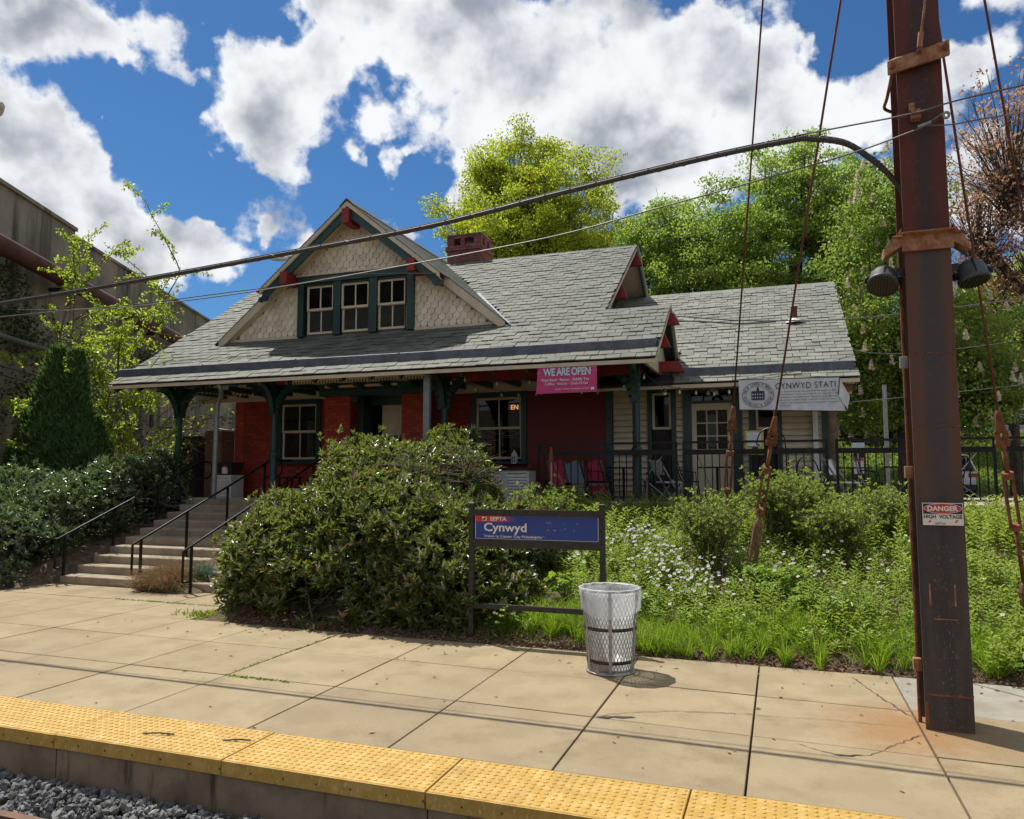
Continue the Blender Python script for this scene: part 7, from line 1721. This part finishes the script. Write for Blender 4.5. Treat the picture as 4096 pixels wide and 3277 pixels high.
# mulch and leaf litter along the bed's front
ml = bed_pts(5200, x0=-7.3, x1=5, y0=8.66, y1=9.15); lm_ = Leaves(); lm_.add(ml + [0, 0, .012], rdir(len(ml)) * [1, 1, .25], .05, .03); tag(lm_.build('leaf_litter', M['mulch']), 'dry brown leaves along the front edge of the bed', 'leaf litter', kind='stuff')
ml = bed_pts(2600, x0=-4, x1=5, y0=9.2, y1=13.4); lm_ = Leaves(); lm_.add(ml + [0, 0, .012], rdir(len(ml)) * [1, 1, .25], .05, .03); lm_.build('leaf_litter', M['mulch'], None, kind='stuff', label='dead leaves under the plants up the slope', cat='leaf litter')
# weeds in the paving joints
def joint_weeds(segs, n, name, label):
    P = []
    for _ in range(n): (a, b) = random.choice(segs); t = random.random(); P.append((a[0] + (b[0] - a[0]) * t, a[1] + (b[1] - a[1]) * t + random.gauss(0, .012), 0))
    P = np.array(P); lv = Leaves(); k = 4; lv.add(np.repeat(P, k, 0), rdir(len(P) * k, 1.0) * [1, 1, .6], .022, .014); lv.build(name, LM['weed'], None, kind='stuff', label=label, cat='weeds')
joint_weeds([((-9.6, 9.7), (-7.5, 9.7)), ((-5.37, 6.5), (-5.37, 8.6)), ((-5.37, 6.45), (-4.6, 6.44)), ((-10.4, 9.72), (-9.0, 9.7))], 260, 'joint_weeds', 'tiny weeds growing in the paving joints')
P = np.array([(-7.75 + random.gauss(0, .28), 9.0 + random.gauss(0, .09), 0) for _ in range(120)]); grass(P, .04, .12, .018, .6, 'edge_weeds', LM['weed2'], 'low leafy weeds at the left foot of the big bush', 'weeds', per=4)
# lawn blades
lp = np.stack([RN.uniform(-3, 14, 9000), RN.uniform(34.5, 44.5, 9000), np.zeros(9000)], 1); lp[:, 2] = hgt(lp[:, 0], lp[:, 1]) + .03
grass(lp, .1, .28, .05, .4, 'lawn_grass', LM['weed'], 'grass on the bank behind the terrace', 'grass', per=4)

# ---------------------------------------------------------------- cars
M['car_white'] = mat('car_white', (.62, .63, .64), rough=.25, coat=1); M['car_silver'] = mat('car_silver', (.36, .40, .43), rough=.3, metal=.5, coat=1)
M['car_glass'] = mat('car_glass', (.02, .025, .03), rough=.06, spec=1.0); M['tyre'] = mat('tyre', (.015, .015, .015), rough=.9); M['tail'] = mat('tail_lamp', (.35, .02, .02), rough=.2, coat=1); M['trim'] = mat('car_trim', (.03, .03, .032), rough=.6)
def loft(mb, secs, close=True):
    n = len(secs[0]); vs = [p for s_ in secs for p in s_]; fs = []
    for i in range(len(secs) - 1):
        for k in range(n): a = i * n + k; b = i * n + (k + 1) % n; fs.append((a, b, b + n, a + n))
    if close: fs += [tuple(range(n - 1, -1, -1)), tuple(range((len(secs) - 1) * n, len(secs) * n))]
    mb.add(vs, fs, .5)
def car(name, label, x, y, z, rz, paint, suv):
    t = empty(name, (x, y, z), label, 'car', 'parked cars', rz)
    # local: length along +Y (front), width X
    hw = .93; Lh = 2.25; H1 = .98 if suv else .86; H2 = 1.62 if suv else 1.42
    body = MB(); secs = []
    prof = [(-Lh, .45, H1 - .12), (-Lh + .06, .32, H1 - .02), (-Lh + .5, .25, H1 + .02), (-.9, .24, H1 + .02), (.6, .24, H1), (1.3, .24, H1 - .06), (Lh - .25, .28, H1 - .2), (Lh, .40, H1 - .36)]
    for yy, b0, b1 in prof:
        w = hw * (1 - .12 * (abs(yy) / Lh) ** 4); secs.append([(-w + .04, yy, b0), (-w, yy, b0 + .15), (-w, yy, (b0 + b1) / 2 + .1), (-w + .05, yy, b1 - .03), (-w + .15, yy, b1), (w - .15, yy, b1), (w - .05, yy, b1 - .03), (w, yy, (b0 + b1) / 2 + .1), (w, yy, b0 + .15), (w - .04, yy, b0)])
    loft(body, secs); body.build('body', paint, t, smooth=True, bevel=.01)
    cab = MB(); cs = []; gl = MB()
    kp = [(-Lh + .12, H1, .0), (-Lh + .45, H2 - .06, 1), (-.9, H2, 1), (.1, H2 - .02, 1), (1.05, H1, 0)] if suv else [(-1.75, H1, 0), (-.95, H2 - .05, 1), (-.2, H2, 1), (.35, H2 - .03, 1), (1.25, H1 - .02, 0)]
    for yy, zz, f in kp: w = hw - .08 - .17 * f; cs.append([(-w, yy, zz), (w, yy, zz), (w - .02, yy, zz + .02), (-w + .02, yy, zz + .02)])
    for (y0, z0, f0), (y1, z1, f1) in zip(kp[:-1], kp[1:]):
        w0 = hw - .06 - .17 * f0; w1 = hw - .06 - .17 * f1
        if f0 and f1: cab.add([(-w0, y0, z0), (w0, y0, z0), (w1, y1, z1), (-w1, y1, z1), (-w0, y0, z0 - .05), (w0, y0, z0 - .05), (w1, y1, z1 - .05), (-w1, y1, z1 - .05)], [(0, 1, 2, 3), (4, 7, 6, 5), (0, 4, 5, 1), (2, 6, 7, 3), (0, 3, 7, 4), (1, 5, 6, 2)], .5)
    cab.build('roof', paint, t, smooth=False, bevel=.02)
    y0, z0, _ = kp[0]; y1, z1, _ = kp[1]; w0 = hw - .1; w1 = hw - .25
    MB().add([(-w0, y0, z0), (w0, y0, z0), (w1, y1, z1 - .03), (-w1, y1, z1 - .03)], [(0, 1, 2, 3)]).build('rear_window', M['car_glass'], t)
    y0, z0, _ = kp[-1]; y1, z1, _ = kp[-2]; MB().add([(-w0, y0, z0), (w0, y0, z0), (w1, y1, z1 - .03), (-w1, y1, z1 - .03)], [(3, 2, 1, 0)]).build('windscreen', M['car_glass'], t)
    for sx in (-1, 1):
        MB().add([(sx * (hw - .07), kp[0][0] + .05, H1), (sx * (hw - .07), kp[-1][0] - .05, H1), (sx * (hw - .235), kp[-2][0], H2 - .06), (sx * (hw - .235), kp[1][0], H2 - .09)], [(0, 1, 2, 3)] if sx > 0 else [(3, 2, 1, 0)]).build('side_window', M['car_glass'], t)
        for yy in (kp[0][0], kp[-1][0]):
            e = kp[1] if yy == kp[0][0] else kp[-2]; MB().beam((sx * (hw - .08), yy, H1), (sx * (hw - .235), e[0], e[1] - .03), .06, .05).build('roof_pillar', paint, t)
        for yy in (-1.4, 1.4):
            wh = MB().tube([(sx * (hw - .22), yy, .34), (sx * (hw + .0), yy, .34)], .34, 20).build('wheel', M['tyre'], t); MB().tube([(sx * (hw - .02), yy, .34), (sx * (hw + .012), yy, .34)], .21, 14).build('rim', M['galv'], wh)
        MB().box(min(sx * (hw - .02), sx * (hw - .34)), max(sx * (hw - .02), sx * (hw - .34)), -Lh - .012, -Lh + .08, H1 - .22, H1 - .08).build('tail_lamp', M['tail'], t, bevel=.01)
        MB().box(sx * (hw + .02) - .06, sx * (hw + .02) + .06, .85, .95, H1 + .0, H1 + .14).build('mirror', paint, t, bevel=.02)
    MB().box(-hw + .06, hw - .06, -Lh - .03, -Lh + .1, .30, .50).build('rear_bumper', M['trim'], t, bevel=.02); MB().box(-.26, .26, -Lh - .02, -Lh, H1 - .36, H1 - .24).build('number_plate', M['bannerw'], t)
    MB().tube([(.5, -Lh - .03, .28), (.5, -Lh + .1, .28)], .045, 10).build('exhaust', M['galv'], t)
car('parked_car', 'white car seen from behind through the railing, right of the pole', 5.65, 32.8, 1.18, R(0), M['car_white'], True)
car('parked_car', 'silver saloon on the upper street before the brick building', 11.4, 46.6, 3.76, R(-88), M['car_silver'], False)
# parking signs in the gap
ps_ = empty('parking_sign', (1.75, 19.5, 1.45), 'small white and red sign on a post behind the railing', 'sign'); PP(MB().box(1.72, 1.76, 19.5, 19.54, 1.45, 2.75), 'post', M['galv'], ps_); PP(MB().box(1.63, 1.85, 19.47, 19.49, 2.05, 2.42), 'plate', M['bannerw'], ps_); PP(MB().box(1.64, 1.84, 19.46, 19.468, 2.36, 2.41), 'red_band', M['dangerred'], ps_); PP(MB().box(1.6, 1.88, 19.46, 19.49, 2.62, 2.78), 'upper_plate', M['letter_b'], ps_)

# ---------------------------------------------------------------- brick buildings beyond the street
M['far_brick'] = mat('far_brick', (.16, .055, .035), (.20, .08, .05), rough=.9, ns=3)
def block(x0, x1, y0, z0, z1, label, nx, nzz, roof=True, m=None):
    t = empty('apartment_house', ((x0 + x1) / 2, y0, z0), label, 'building', 'houses beyond the street')
    PP(MB().box(x0, x1, y0, y0 + 9, z0 - .5, z1), 'wall', m or M['far_brick'], t); PP(MB().box(x0 - .2, x1 + .2, y0 - .2, y0 + 9.2, z1, z1 + .3), 'roof', M['cream'], t)
    for i in range(nx):
        for j in range(nzz):
            cx_ = x0 + (x1 - x0) * (i + .5) / nx; cz = z0 + 1.0 + j * (z1 - z0 - .8) / nzz; w_ = .55
            f = PP(MB().box(cx_ - w_, cx_ + w_, y0 - .06, y0 - .0, cz, cz + 1.4), 'window', M['white'], t); f2 = MB().box(cx_ - w_ + .07, cx_ - .03, y0 - .075, y0 - .062, cz + .07, cz + .68).box(cx_ + .03, cx_ + w_ - .07, y0 - .075, y0 - .062, cz + .07, cz + .68).box(cx_ - w_ + .07, cx_ - .03, y0 - .075, y0 - .062, cz + .74, cz + 1.33).box(cx_ + .03, cx_ + w_ - .07, y0 - .075, y0 - .062, cz + .74, cz + 1.33).build('pane', M['car_glass'], f)
block(9.0, 15.5, 54, 4.0, 12.2, 'red brick apartment house behind the silver car', 3, 2); block(-2.5, 7.5, 56, 4.0, 9.2, 'brick house hidden among the trees behind the wing', 4, 2); block(18, 29, 54, 4.0, 12, 'brick house beyond the right edge', 5, 2)
print('objects', len(bpy.data.objects), 'tris', sum(len(m.loops) - 2 * len(m.polygons) for m in bpy.data.meshes))
